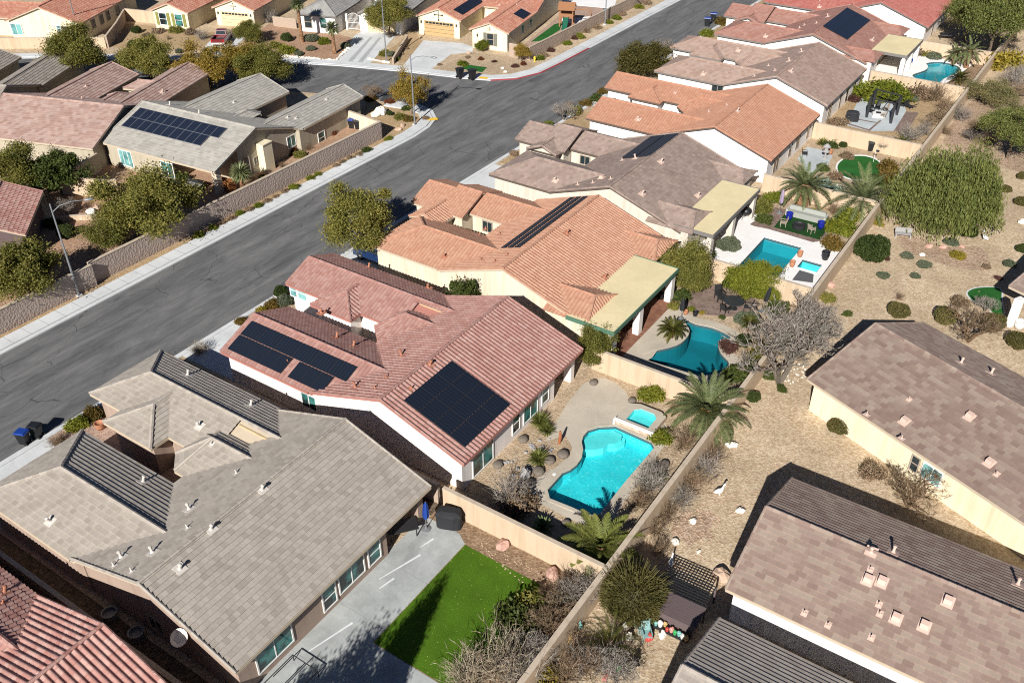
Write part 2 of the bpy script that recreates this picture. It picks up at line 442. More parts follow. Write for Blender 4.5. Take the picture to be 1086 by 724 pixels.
# ------------------------------------------------------------------ roofs
def tile_plane(mb, poly, kind='flat', pitch=.33, course=.37, thick=.022, barrel=.07, seg=6, mi=0):
    """lay stepped tile courses over one planar roof facet; returns nothing, adds to mb with metre UVs"""
    P = np.array(poly, float)
    n = np.zeros(3)
    for i in range(len(P)): n += np.cross(P[i], P[(i+1) % len(P)])
    n /= np.linalg.norm(n)
    if n[2] < 0: n = -n
    v = np.array([0, 0, 1.0]) - n*n[2]; v /= np.linalg.norm(v)
    u = np.cross(v, n)
    O = P[np.argmin(P[:, 2])]
    q = np.stack([(P-O) @ u, (P-O) @ v], 1)
    umin, umax = q[:, 0].min(), q[:, 0].max()
    us = set(np.round(q[:, 0], 4))
    if kind == 'S':
        k0 = math.floor(umin/(pitch/seg)); k1 = math.ceil(umax/(pitch/seg))
        us |= set(np.round(np.arange(k0, k1+1)*(pitch/seg), 4))
    v0_ = q[:, 1].min()
    for i in range(len(q)):
        a, b = q[i], q[(i+1) % len(q)]
        if abs(b[1]-a[1]) < 1e-3 or abs(b[0]-a[0]) < 1e-3: continue
        for k in range(int(math.ceil((max(a[1], b[1])-v0_)/course))+1):
            t = (v0_+k*course-a[1])/(b[1]-a[1])
            if 0 < t < 1: us.add(round(float(a[0]+(b[0]-a[0])*t), 4))
    us = np.array(sorted(x for x in us if umin-1e-6 <= x <= umax+1e-6))
    us = us[np.concatenate(([True], np.diff(us) > 1e-3))]
    def span(x):
        lo = np.full(len(x), 1e9); hi = np.full(len(x), -1e9)
        for i in range(len(q)):
            a, b = q[i], q[(i+1) % len(q)]
            if abs(a[0]-b[0]) < 1e-6: continue
            m = (x >= min(a[0], b[0])-1e-9) & (x <= max(a[0], b[0])+1e-9)
            y = a[1] + (b[1]-a[1])*(x-a[0])/(b[0]-a[0])
            lo = np.where(m, np.minimum(lo, y), lo); hi = np.where(m, np.maximum(hi, y), hi)
        return lo, hi
    ua, ub = us[:-1], us[1:]
    e = np.minimum(1e-4, (ub-ua)*.1)
    la, ha = span(ua+e); lb, hb = span(ub-e)
    bar = (lambda x: barrel*(.5+.5*np.cos(2*np.pi*x/pitch))**.8) if kind == 'S' else (lambda x: x*0)
    ba, bb = bar(ua), bar(ub)
    vmin = min(la.min(), lb.min()); vmax = max(ha.max(), hb.max())
    vo = vmin
    VV = []; UV = []
    for k in range(int(math.ceil((vmax-vo)/course))):
        v0, v1 = vo+k*course, vo+(k+1)*course
        a0, a1 = np.clip(v0, la, ha), np.clip(v1, la, ha)
        b0, b1 = np.clip(v0, lb, hb), np.clip(v1, lb, hb)
        m = ((a1-a0) > 1e-4) | ((b1-b0) > 1e-4)
        if not m.any(): continue
        h = lambda vv, br: br + thick*(1-(vv-v0)/course)
        def pt(uu, vv, hh): return O + uu[:, None]*u + vv[:, None]*v + hh[:, None]*n
        A0, B0, B1, A1 = (pt(ua[m], a0[m], h(a0, ba)[m]), pt(ub[m], b0[m], h(b0, bb)[m]), pt(ub[m], b1[m], h(b1, bb)[m]), pt(ua[m], a1[m], h(a1, ba)[m]))
        VV.append(np.stack([A0, B0, B1, A1], 1).reshape(-1, 3))
        UV.append(np.stack([np.stack([ua[m], a0[m]], 1), np.stack([ub[m], b0[m]], 1), np.stack([ub[m], b1[m]], 1), np.stack([ua[m], a1[m]], 1)], 1).reshape(-1, 2)+np.array([.001, .002-vo]))
        # butt end of the course
        drop = thick if k else thick+.05
        C0, D0 = A0 - n*drop, B0 - n*drop
        if kind == 'S' and k: C0, D0 = pt(ua[m], a0[m], ba[m]*.9), pt(ub[m], b0[m], bb[m]*.9)
        VV.append(np.stack([C0, D0, B0, A0], 1).reshape(-1, 3))
        UV.append(np.stack([np.stack([ua[m], a0[m]], 1), np.stack([ub[m], b0[m]], 1), np.stack([ub[m], b0[m]+.02], 1), np.stack([ua[m], a0[m]+.02], 1)], 1).reshape(-1, 2)+np.array([.001, .002-vo]))
    V = np.concatenate(VV); U = np.concatenate(UV)
    mb.add(V, np.arange(len(V)).reshape(-1, 4), mi, U)

def ridge_caps(mb, p, q, r=.13, mi=0, step=.42, lift=.03):
    p, q = Vector(p), Vector(q); d = q-p; L = d.length; d.normalize()
    k = max(1, int(L/step))
    for i in range(k):
        a = p + d*(L*i/k) + Vector((0, 0, lift)); b = p + d*(L*(i+1)/k+.04) + Vector((0, 0, lift))
        side = d.cross(Vector((0, 0, 1))).normalized(); up = side.cross(d)
        V = []; 
        for (c, rr) in ((a, r*1.08), (b, r*.92)):
            for t in (-.25, .18, .5, .82, 1.25):
                V.append(tuple(c + side*math.cos(t*math.pi)*rr + up*math.sin(t*math.pi)*rr*.85))
        F = [(j, j+1, 6+j, 5+j) for j in range(4)] + [(4, 3, 2, 1, 0)]
        mb.add(V, F, mi, [(i*.9+.1, 7.3+j*.02) for j in range(10)])

def edge_board(mb, p, q, drop=.2, th=.05, mi=0, up=-.02):
    p, q = Vector(p), Vector(q); d = (q-p); s = Vector((d.y, -d.x, 0)).normalized()*th/2
    V = []
    for c in (p, q):
        V += [tuple(c-s+Vector((0, 0, up))), tuple(c+s+Vector((0, 0, up))), tuple(c+s-Vector((0, 0, drop))), tuple(c-s-Vector((0, 0, drop)))]
    mb.add(V, [(0, 1, 5, 4), (1, 2, 6, 5), (2, 3, 7, 6), (3, 0, 4, 7), (3, 2, 1, 0), (4, 5, 6, 7)], mi)

_wcache = {}
def window_mesh(w, h, style, M):
    key = (round(w, 2), round(h, 2), style, tuple(m.name for m in M))
    if key in _wcache: return _wcache[key]
    f = MB(); t = .09; s = .03 if style != 'arch' else .06
    # x across, y out of the wall, z up
    for a in ((-w/2-t, -h/2-t, w/2+t, -h/2), (-w/2-t, h/2, w/2+t, h/2+t), (-w/2-t, -h/2, -w/2, h/2), (w/2, -h/2, w/2+t, h/2)):
        f.box(a[0], -.02, a[1], a[2], .06, a[3])
    if style in ('slide', 'door'): f.box(-.03, -.02, -h/2, .03, .045, h/2)
    if style == 'triple':
        for x in (-w/5, w/5): f.box(x-.03, -.02, -h/2, x+.03, .045, h/2)
    if style == 'hung': f.box(-w/2, -.02, -.03, w/2, .045, .03)
    if style == 'grid':
        f.box(-w/2, -.02, -.015, w/2, .045, .015); f.box(-.015, -.02, -h/2, .015, .04, -.016); f.box(-.015, -.02, .016, .015, .04, h/2)
    fo = f.build('window_frame', M[0])
    po = MB().box(-w/2, -.03, -h/2, w/2, .02, h/2).build('pane', M[1])
    for o in (fo, po): col.objects.unlink(o)
    _wcache[key] = (fo.data, po.data)
    bpy.data.objects.remove(fo); bpy.data.objects.remove(po)
    return _wcache[key]
def mobj(name, me, parent, M=None):
    o = bpy.data.objects.new(name, me); col.objects.link(o)
    if parent: o.parent = parent
    if M is not None: o.matrix_local = M
    return o
def frame_matrix(c, nrm, up=(0, 0, 1)):
    n = Vector(nrm).normalized(); z = Vector(up); x = n.cross(z).normalized(); z = x.cross(n)
    return Matrix(((x.x, n.x, z.x, c[0]), (x.y, n.y, z.y, c[1]), (x.z, n.z, z.z, c[2]), (0, 0, 0, 1)))

_vm = {}
def vent_mesh(kind, m):
    k = (kind, m.name)
    if k in _vm: return _vm[k]
    b = MB()
    if kind == 'pipe':
        b.box(-.30, -.30, -.02, .30, .30, .03); b.lathe((0, 0, 0), [(.15, .02), (.08, .10), (.07, .34), (.11, .34), (.11, .40), (.03, .44)], 8)
    elif kind == 'small':
        b.box(-.16, -.2, -.02, .16, .2, .025); b.lathe((0, 0, 0), [(.09, .02), (.05, .08), (.045, .26)], 8)
    else:
        b.box(-.3, -.35, -.02, .3, .35, .03); b.extr([(-.22, .03), (.24, .03), (.24, .26), (-.05, .3), (-.22, .1)], 'x', -.2, .2)
    o = b.build('vent_pipe' if kind != 'box' else 'roof_vent', m); me = o.data
    col.objects.unlink(o); bpy.data.objects.remove(o); _vm[k] = me
    return me

E = 2.75
class House:
    def __init__(s, label, ox, oy, rot, L, hw=6.6, ms=.34, kind='flat', roof=None, wall=None, trim=None, wings=(), bump=None, bay=None, group=None,
                 ws=.38, recess=None, seg=6, name='house', thick=.022, rear_hw=None, ends=('gable', 'gable'), eh=E, cricket=None, cricket_k=0, cut=None, main=True, pitch=.33, course=.37, barrel=.07, ov=.45):
        s.root = thing(name, label, 'house', (ox, oy, 0), rot, group)
        s.M = Matrix.Translation((ox, oy, 0)) @ Matrix.Rotation(rot, 4, 'Z'); s.Mi = s.M.inverted()
        s.polys = []; s.L = L; s.hw = hw; s.E = eh; s.kw = dict(thick=thick, kind=kind, seg=seg, pitch=pitch, course=course, barrel=barrel)
        R = eh + hw*ms; s.R = R; s.ms = ms
        rb = MB(); tb = MB(); wb = MB()
        s.caps = []
        rx = hw if rear_hw is None else rear_hw
        Re = R - rx*ms
        ov_g = .35
        if main:
            s.plane('front', [(-hw, 0, eh), (0, 0, R), (0, L, R), (-hw, L, eh)])
            s.plane('rear', [(rx, 0, Re), (rx, L, Re), (0, L, R), (0, 0, R)])
            s.caps += [((0, 0, R), (0, L, R))]
            for y in (0, L):
                s.caps += [((-hw, y, eh), (0, y, R), .09), ((0, y, R), (rx, y, Re), .09)]
                edge_board(tb, (-hw, y, eh), (0, y, R)); edge_board(tb, (0, y, R), (rx, y, Re))
            edge_board(tb, (-hw, 0, eh), (-hw, L, eh)); edge_board(tb, (rx, 0, Re), (rx, L, Re))
            for a in (((-hw, 0, eh), (0, 0, R), (0, L, R), (-hw, L, eh)), ((rx, 0, Re), (rx, L, Re), (0, L, R), (0, 0, R))):
                tb.add([(x*.995, y*.996+L*.002, z-.17) for x, y, z in a], [(0, 1, 2, 3)])
            # body, cut back where a covered patio is
            seg_ = [(ov_g, L-ov_g, rx-ov)]
            if recess:
                ya, yb, d = recess
                seg_ = [(p, q, x) for p, q, x in ((ov_g, ya, rx-ov), (ya, yb, rx-ov-d), (yb, L-ov_g, rx-ov)) if q-p > .05]
            for p, q, x1 in seg_:
                zt = lambda x: R - abs(x)*ms - .2
                wb.extr([(-hw+ov, 0), (x1, 0), (x1, zt(x1)), (0, zt(0)), (-hw+ov, zt(-hw+ov))], 'y', p, q)
        s.winginfo = []; kw_ = -1
        for wi in wings:
            xf, ya, yb, end = wi[:4]; kw_ += 1
            e2 = wi[4] if len(wi) > 4 else eh
            hy = (yb-ya)/2; ym = (ya+yb)/2; zr = e2 + hy*ws
            free = len(wi) > 5
            xe = -hw + .25; xr = -hw + (zr-eh)/ms + .35
            if e2 > eh: xe = -hw + (e2-eh)/ms + .25
            if free:
                xe = xr = wi[5]
                s.caps += [((xe, ya, e2), (xe, ym, zr), .09), ((xe, yb, e2), (xe, ym, zr), .09)]
                edge_board(tb, (xe, ya, e2), (xe, ym, zr)); edge_board(tb, (xe, yb, e2), (xe, ym, zr))
            h = hy if end == 'hip' else 0
            if cut and cut[0] == kw_:
                xc, yc = cut[1], cut[2]; zc = e2+(yc-ya)*ws
                s.plane('wingS', [(xf, ya, e2), (xc, ya, e2), (xc, yc, zc), (xr, yc, zc), (xr, ym, zr), (xf+h, ym, zr)])
                wb2 = MB(); wb2.box(xc+.05, yc+.06, 2.4, xr, yc+.16, zc-.06); cut_wall = wb2
            else: s.plane('wingS', [(xf, ya, e2), (xe, ya, e2), (xr, ym, zr), (xf+h, ym, zr)])
            s.plane('wingN', [(xf, yb, e2), (xf+h, ym, zr), (xr, ym, zr), (xe, yb, e2)])
            s.caps.append(((xf+h, ym, zr), (xr, ym, zr)))
            xq = xe if free else xe-.3; edge_board(tb, (xf, ya, e2), (xq, ya, e2)); edge_board(tb, (xf, yb, e2), (xq, yb, e2))
            if end == 'hip':
                s.plane('wingF', [(xf, ya, e2), (xf+h, ym, zr), (xf, yb, e2)])
                s.caps += [((xf, ya, e2), (xf+h, ym, zr)), ((xf, yb, e2), (xf+h, ym, zr))]
                edge_board(tb, (xf, ya, e2), (xf, yb, e2))
            else:
                s.caps += [((xf, ya, e2), (xf, ym, zr), .09), ((xf, yb, e2), (xf, ym, zr), .09)]
                edge_board(tb, (xf, ya, e2), (xf, ym, zr)); edge_board(tb, (xf, yb, e2), (xf, ym, zr))
            tb.add([(xf+.02, ya+.02, e2-.17), (xe, ya+.02, e2-.17), (xr, ym, zr-.17), (xf+h+.02, ym, zr-.17), (xf+.02, yb-.02, e2-.17), (xe, yb-.02, e2-.17)], [(0, 1, 2, 3), (4, 3, 2, 5)] + ([(0, 3, 4)] if h else []))
            io = .38
            xw0 = xf + (.3 if end == 'gable' else .45); xw1 = (-hw+ov-.004) if not free else wi[5]-.3
            zt = e2 + io*ws - .2
            if cut and cut[0] == kw_:
                wb.extr([(ya+io, 0), (yb-io, 0), (yb-io, zt), (ya+io, zt)], 'x', xw0, cut[1]-.2)
                if end == 'gable': wb.extr([(ya+io, zt), (yb-io, zt), (ym, zr-.2)], 'x', xw0, cut[1]-.2)
                wb.box(cut[1]-.2, cut[2]+.15, 0, xw1, yb-io, zt)
            elif end == 'gable':
                wb.extr([(ya+io, 0), (yb-io, 0), (yb-io, zt), (ym, zr-.2), (ya+io, zt)], 'x', xw0, xw1)
            else:
                wb.extr([(ya+io, 0), (yb-io, 0), (yb-io, zt), (ya+io, zt)], 'x', xw0, xw1)
            s.winginfo.append((xf, ya, yb, zr, xw0, ya+io, yb-io))
        if bump:
            x0, x1, yo, ya = bump[:4]
            hx = (x1-x0)/2; xm = (x0+x1)/2; zr = eh + hx*ws; yi = ya + (zr-eh)/ws + .3
            ye = ya + .2
            gb = len(bump) > 4; h_ = 0 if gb else hx
            s.plane('bumpE', [(x1, yo, eh), (x1, ye, eh), (xm, yi, zr), (xm, yo+h_, zr)])
            s.plane('bumpW', [(x0, yo, eh), (xm, yo+h_, zr), (xm, yi, zr), (x0, ye, eh)])
            if not gb: s.plane('bumpS', [(x0, yo, eh), (x1, yo, eh), (xm, yo+hx, zr)])
            s.caps += [((x0, yo, eh), (xm, yo+h_, zr)), ((x1, yo, eh), (xm, yo+h_, zr)), ((xm, yo+h_, zr), (xm, yi, zr))]
            for a, b in ((((x0, yo), (x1, yo)),) if not gb else ()) + (((x1, yo), (x1, ya)), ((x0, yo), (x0, ya))): edge_board(tb, (*a, eh), (*b, eh))
            if gb:
                edge_board(tb, (x0, yo, eh), (xm, yo, zr)); edge_board(tb, (x1, yo, eh), (xm, yo, zr))
                wb.extr([(x0+.4, eh-.141), (x1-.4, eh-.141), (xm, zr-.2)], 'y', yo+.4, ya+.3)
            tb.add([(x0+.02, yo+.02, eh-.16), (x1-.02, yo+.02, eh-.16), (x1-.02, ya, eh-.16), (x0+.02, ya, eh-.16)], [(0, 1, 2, 3)])
            wb.box(x0+.4, yo+.4, 0, x1-.4, ya+.37, eh-.14)
        if bay:
            x0, yS, yr, yN = bay
            zr = eh + (yr-yS)*.4; zN = zr-(yN-yr)*.4; xi = -hw + (zr-eh)/ms + .3
            ap = (x0+1.9, yr, zr)
            a, b, c, d = (x0+1.2, yS, eh), (x0, yS+1.1, eh), (x0, yN-1.0, eh), (x0+1.0, yN, zN)
            s.plane('bayS', [a, (-hw+.2, yS, eh), (xi, yr, zr), ap]); s.plane('bayN', [d, ap, (xi, yr, zr), (-hw+(zN-eh)/ms+.3, yN, zN)])
            for f in ((b, a, ap), (c, b, ap), (d, c, ap)): s.plane('bayF', list(f))
            s.caps += [(a, ap), (b, ap), (c, ap), (ap, (xi, yr, zr))]
            for p, q in ((a, b), (b, c), (c, d), (a, (-hw, yS, eh))): edge_board(tb, p, q)
            i = .35
            wb.prism([(x0+1.2+i*.4, yS+i), (-hw+ov-.006, yS+i), (-hw+ov-.006, yN-.1), (x0+1.0+i, yN-.1), (x0+i, yN-1.0-i*.4), (x0+i, yS+1.1+i*.4)], 0, eh-.12)
        for c in s.caps: ridge_caps(rb, *c[:2], r=c[2] if len(c) > 2 else .13)
        for nm, pl in s.polys: tile_plane(rb, pl, **s.kw)
        s.roof = rb.build('roof', roof, s.root)
        s.trim = tb.build('fascia', trim, s.roof)
        s.walls = wb.build('wall', wall, s.root)
        if cut: cut_wall.build('infill_wall', cut[3], s.root)
        if cricket:
            m, pts = cricket
            v = [s.on_plane(px, py, 'wingS', cricket_k, .05) for px, py in pts]
            MB().add(v + [(x, y, z-.04) for x, y, z in v], [tuple(range(len(v)))] + [(i, (i+1) % len(v), len(v)+(i+1) % len(v), len(v)+i) for i in range(len(v))]).build('valley_flashing', m, s.roof)
    def on_plane(s, px, py, nm, k, lift=0.0):
        P = np.array(s.poly(nm, k)); n = np.cross(P[1]-P[0], P[2]-P[0]); n /= np.linalg.norm(n); n = n if n[2] > 0 else -n
        o = np.array(s.Mi @ Vector(CAM)); d = np.array(s.Mi.to_3x3() @ Vector(ray(px, py)))
        return tuple(o + d*(((P[0]+n*lift-o) @ n)/(d @ n)))
    def plane(s, nm, pts): s.polys.append((nm, [tuple(map(float, p)) for p in pts]))
    def loc(s, x, y, z=0.0):
        p = s.Mi @ Vector((x, y, z)); return (p.x, p.y)
    def z(s, x, y):
        best = 0.0
        for nm, P in s.polys:
            ins = False; n = len(P)
            for i in range(n):
                a, b = P[i], P[(i+1) % n]
                if (a[1] > y) != (b[1] > y) and x < (b[0]-a[0])*(y-a[1])/(b[1]-a[1])+a[0]: ins = not ins
            if ins:
                q = np.array(P); nn = np.cross(q[1]-q[0], q[2]-q[0])
                best = max(best, q[0][2] - ((x-q[0][0])*nn[0]+(y-q[0][1])*nn[1])/nn[2])
        return best
    def pick(s, px, py):
        """roof point (local) seen at a photo position"""
        zz = 3.5
        for _ in range(14):
            x, y = s.loc(*G(px, py, zz)[:2]); zn = s.z(x, y)
            if zn <= 0: zn = 3.2
            zz = .5*zz + .5*zn
        return (x, y, zz)
    def pick_wall(s, px, py, axis, val):
        """point of a vertical wall plane (local axis = val) seen at a photo position"""
        o = s.Mi @ Vector(CAM); d = s.Mi.to_3x3() @ Vector(ray(px, py))
        k = 0 if axis == 'x' else 1
        t = (val-o[k])/d[k]; return tuple(o + d*t)
    def poly(s, nm, k=0): return [p for n_, p in s.polys if n_ == nm][k]
    def vents(s, lst, mat):
        for kind, px, py in lst:
            x, y, z = s.pick(px, py)
            n = s.normal(x, y)
            if kind == 'box' or n.z > .5: M = frame_box(x, y, z, n)
            else: M = Matrix.Translation((x, y, z+.03))
            mobj('vent_pipe' if kind != 'box' else 'roof_vent', vent_mesh(kind, mat), s.roof, M)
    def normal(s, x, y):
        e = .05; dzx = (s.z(x+e, y)-s.z(x-e, y))/(2*e); dzy = (s.z(x, y+e)-s.z(x, y-e))/(2*e)
        v = Vector((-dzx, -dzy, 1)); 
        if v.length > 2.0: v = Vector((0, 0, 1))
        return v.normalized()
    def window(s, c, nrm, w, h, M, style='slide', name='window'):
        fm, pm = window_mesh(w, h, style, M)
        f = mobj(name, fm, s.root, frame_matrix(c, nrm)); mobj('pane', pm, f); return f
    def panels(s, nm, corners, nu, nv, mat, skip=(), k=0, rows=None, frame=None, lift=.14):
        """solar panels on a roof plane; corners = four photo positions (any order); grid nu x nv, or rows of (v0,v1,n,u-list)"""
        P = np.array(s.poly(nm, k)); n = np.cross(P[1]-P[0], P[2]-P[0]); n /= np.linalg.norm(n); n = n if n[2] > 0 else -n
        v = np.array([0, 0, 1.0])-n*n[2]; v /= np.linalg.norm(v); u = np.cross(v, n); O = P[0]
        o = np.array(s.Mi @ Vector(CAM)); q = []
        for px, py in corners:
            d = np.array(s.Mi.to_3x3() @ Vector(ray(px, py))); t = ((O-o) @ n)/(d @ n); p = o+d*t-O; q.append((p @ u, p @ v))
        q = np.array(q); us = np.sort(q[:, 0]); vs_ = np.sort(q[:, 1])
        u0, u1, v0, v1 = us[:2].mean(), us[2:].mean(), vs_[:2].mean(), vs_[2:].mean()
        cells = []
        if rows is None:
            for j in range(nv):
                for i in range(nu):
                    if (i, j) not in skip: cells.append((u0+(u1-u0)*i/nu, u0+(u1-u0)*(i+1)/nu, v0+(v1-v0)*j/nv, v0+(v1-v0)*(j+1)/nv))
        else:
            for a, b, ul in rows:
                for p_, q_ in ul: cells.append((u0+(u1-u0)*p_, u0+(u1-u0)*q_, v0+(v1-v0)*a, v0+(v1-v0)*b))
        cache = {}
        B = Matrix(((u[0], v[0], n[0], 0), (u[1], v[1], n[1], 0), (u[2], v[2], n[2], 0), (0, 0, 0, 1)))
        for a, b, c, d in cells:
            wk = (round(b-a, 2), round(d-c, 2))
            if wk not in cache:
                W, Hh = (b-a)/2-.012, (d-c)/2-.012; m = MB()
                m.box(-W, -Hh, -.04, W, Hh, 0, 1)
                m.add([(-W+.03, -Hh+.03, .003), (W-.03, -Hh+.03, .003), (W-.03, Hh-.03, .003), (-W+.03, Hh-.03, .003)], [(0, 1, 2, 3)], 0, [(0, 0), (1, 0), (1, 1), (0, 1)])
                ob = m.build('solar_panel', [mat, frame or MT['panel_frame']]); cache[wk] = ob.data; col.objects.unlink(ob); bpy.data.objects.remove(ob)
            cc = O + u*(a+b)/2 + v*(c+d)/2 + n*lift
            mobj('solar_panel', cache[wk], s.root, Matrix.Translation(Vector(cc)) @ B)
        return u0, u1, v0, v1

def frame_box(x, y, z, n):
    up = Vector((0, 0, 1)); v = (up - n*up.dot(n))
    v = v.normalized() if v.length > 1e-4 else Vector((0, 1, 0)); u = v.cross(n)
    return Matrix(((u.x, v.x, n.x, x), (u.y, v.y, n.y, y), (u.z, v.z, n.z, z+.03), (0, 0, 0, 1)))
# ------------------------------------------------------------------ palette
MT = {}
MT['panel_frame'] = plain('panel_frame', (.02, .022, .028), .4)
MT['panel_frame_light'] = plain('panel_frame_light', (.12, .13, .15), .4)
MT['panel'] = panel_mat('solar_glass')
MT['panel_blue'] = panel_mat('solar_glass_blue', (.012, .017, .032), (.07, .085, .11))
MT['mat_black'] = plain('thermal_mat', (.02, .024, .03), .55)
MT['vent_white'] = plain('vent_white', (.52, .48, .43), .6)
MT['vent_pink'] = plain('vent_pink', (.55, .40, .33), .6)
MT['vent_rust'] = plain('vent_rust', (.36, .15, .09), .6)
MT['metal_grey'] = plain('metal_grey', (.23, .24, .25), .45, .3)
MT['metal_dark'] = plain('metal_dark', (.03, .03, .032), .5, .2)
MT['black_cloth'] = plain('black_cloth', (.016, .017, .02), .8, bump=.3)
MT['white_frame'] = plain('white_frame', (.72, .70, .66), .5)
MT['tan_frame'] = plain('tan_frame', (.36, .30, .24), .6)
MT['glass_teal'] = pane_mat('glass_teal', (.06, .22, .20))
MT['glass_aqua'] = pane_mat('glass_aqua', (.20, .44, .43), (.08, .2, .2))
MT['glass_dark'] = plain('glass_dark', (.02, .03, .035), .08, spec=.6)
MT['wood'] = plain('wood', (.28, .13, .06), .7, scale=6)
MT['rust'] = plain('rust', (.30, .10, .04), .8)
MT['white'] = plain('white_paint', (.75, .74, .71), .5, var=.05)
MT['terracotta'] = plain('terracotta', (.38, .17, .09), .75)
MT['cobalt'] = plain('cobalt_glaze', (.012, .02, .22), .18)
MT['blue'] = plain('blue_plastic', (.010, .042, .23), .4)
MT['bin_black'] = plain('bin_black', (.014, .015, .017), .4)
MT['rubber'] = plain('rubber', (.012, .012, .013), .8)
MT['green_dark'] = plain('green_plastic', (.015, .10, .06), .4)
MT['gold_tan'] = plain('cricket_tan', (.50, .36, .19), .85)
MT['patio_roof'] = concrete_mat('patio_roof', (.74, .63, .38), stain=.10)

TL = {}
TL['A'] = tile_mat('flat_tile_grey', [(.345, .302, .255), (.41, .362, .308), (.45, .402, .345), (.38, .335, .285)], .33, .34, joint=.05, jdark=.78, patch=.12)
TL['B'] = tile_mat('barrel_tile_rose', [(.345, .175, .145), (.39, .212, .178), (.43, .26, .222), (.36, .188, .155)], .33, .37, offs=0, lines=False, patch=.15)
TL['C'] = tile_mat('barrel_tile_orange', [(.44, .225, .145), (.48, .26, .17), (.515, .295, .20), (.455, .238, .153)], .33, .37, offs=0, lines=False, patch=.12)
TL['D'] = tile_mat('flat_tile_umber', [(.295, .215, .178), (.35, .265, .222), (.395, .305, .258), (.32, .238, .2)], .40, .37, joint=.045, jdark=.8, patch=.2)
TL['E'] = tile_mat('barrel_tile_apricot', [(.43, .21, .135), (.465, .24, .155), (.495, .27, .178), (.445, .222, .143)], .33, .37, offs=0, lines=False, patch=.12)
TL['F'] = tile_mat('flat_tile_dusty_pink', [(.345, .235, .185), (.405, .29, .235), (.445, .33, .275), (.365, .255, .205)], .45, .37, joint=.045, jdark=.85, patch=.16)
TL['G'] = tile_mat('flat_tile_brick', [(.34, .165, .125), (.39, .205, .16), (.42, .245, .20), (.36, .18, .14)], .45, .37, joint=.045, jdark=.85, patch=.16)
TL['H'] = tile_mat('barrel_tile_red', [(.38, .12, .10), (.42, .15, .125), (.45, .18, .15)], .33, .37, offs=0, lines=False, patch=.12)
TL['Z'] = tile_mat('barrel_tile_rust', [(.39, .185, .15), (.46, .245, .205), (.53, .33, .28), (.42, .215, .18)], .33, .37, offs=0, lines=False, patch=.2)
TL['L1'] = tile_mat('flat_tile_sand_grey', [(.36, .34, .30), (.42, .395, .35), (.46, .44, .39)], .5, .37, joint=.04, jdark=.85, patch=.14)
TL['L2'] = tile_mat('flat_tile_rose_sand', [(.36, .23, .19), (.44, .30, .25), (.50, .37, .32), (.40, .26, .215)], .5, .37, joint=.04, jdark=.85, patch=.18)
TL['L4'] = tile_mat('flat_tile_taupe', [(.30, .255, .215), (.36, .315, .27), (.40, .36, .31)], .5, .37, joint=.04, jdark=.8, patch=.16)
TL['T'] = tile_mat('barrel_tile_salmon', [(.42, .17, .11), (.48, .22, .15), (.52, .28, .2)], .33, .37, offs=0, lines=False, patch=.15)
TL['TG'] = tile_mat('flat_tile_ash', [(.30, .29, .27), (.35, .34, .32), (.39, .38, .36)], .5, .37, joint=.04, jdark=.85, patch=.14)
TL['R1'] = tile_mat('flat_tile_mocha', [(.245, .17, .14), (.295, .215, .175), (.36, .285, .23), (.265, .185, .155)], .50, .34, joint=.03, jdark=.9, patch=.14)
TL['R2'] = tile_mat('flat_tile_brown', [(.27, .19, .155), (.325, .235, .195), (.38, .30, .24), (.29, .205, .165)], .52, .34, joint=.03, jdark=.9, patch=.12)
TL['R3'] = tile_mat('flat_tile_pale', [(.36, .31, .27), (.41, .36, .31), (.45, .40, .35)], .5, .34, joint=.04, jdark=.85, patch=.14)

ST = {k: stucco('stucco_'+n, c) for k, n, c in (
    ('A', 'taupe', (.36, .27, .215)), ('B', 'warm_white', (.80, .74, .69)), ('C', 'cream', (.66, .57, .44)), ('D', 'pale_greige', (.60, .54, .46)),
    ('E', 'chalk', (.78, .75, .72)), ('F', 'white', (.80, .75, .70)), ('G', 'ivory', (.80, .74, .68)), ('L1', 'khaki', (.42, .37, .28)), ('L0', 'shade_mauve', (.13, .095, .095)),  # L0 wall: shade is put into its dark colour
    ('T', 'butter', (.76, .68, .48)), ('TW', 'bright_white', (.80, .80, .78)), ('R', 'pale_yellow', (.78, .68, .48)), ('R2', 'cool_white', (.72, .70, .68)), ('wall', 'lot_wall', (.53, .41, .285)))}
TR = {k: plain('trim_'+n, c, .7) for k, n, c in (('dark', 'brown', (.10, .075, .06)), ('tan', 'tan', (.46, .38, .28)), ('white', 'white', (.7, .66, .6)), ('grey', 'grey', (.16, .15, .14)), ('green', 'green', (.07, .15, .10)), ('rose', 'rose', (.35, .15, .12)))}
WF = (MT['white_frame'], MT['glass_teal']); WA = (MT['white_frame'], MT['glass_aqua']); WT = (MT['tan_frame'], MT['glass_dark'])

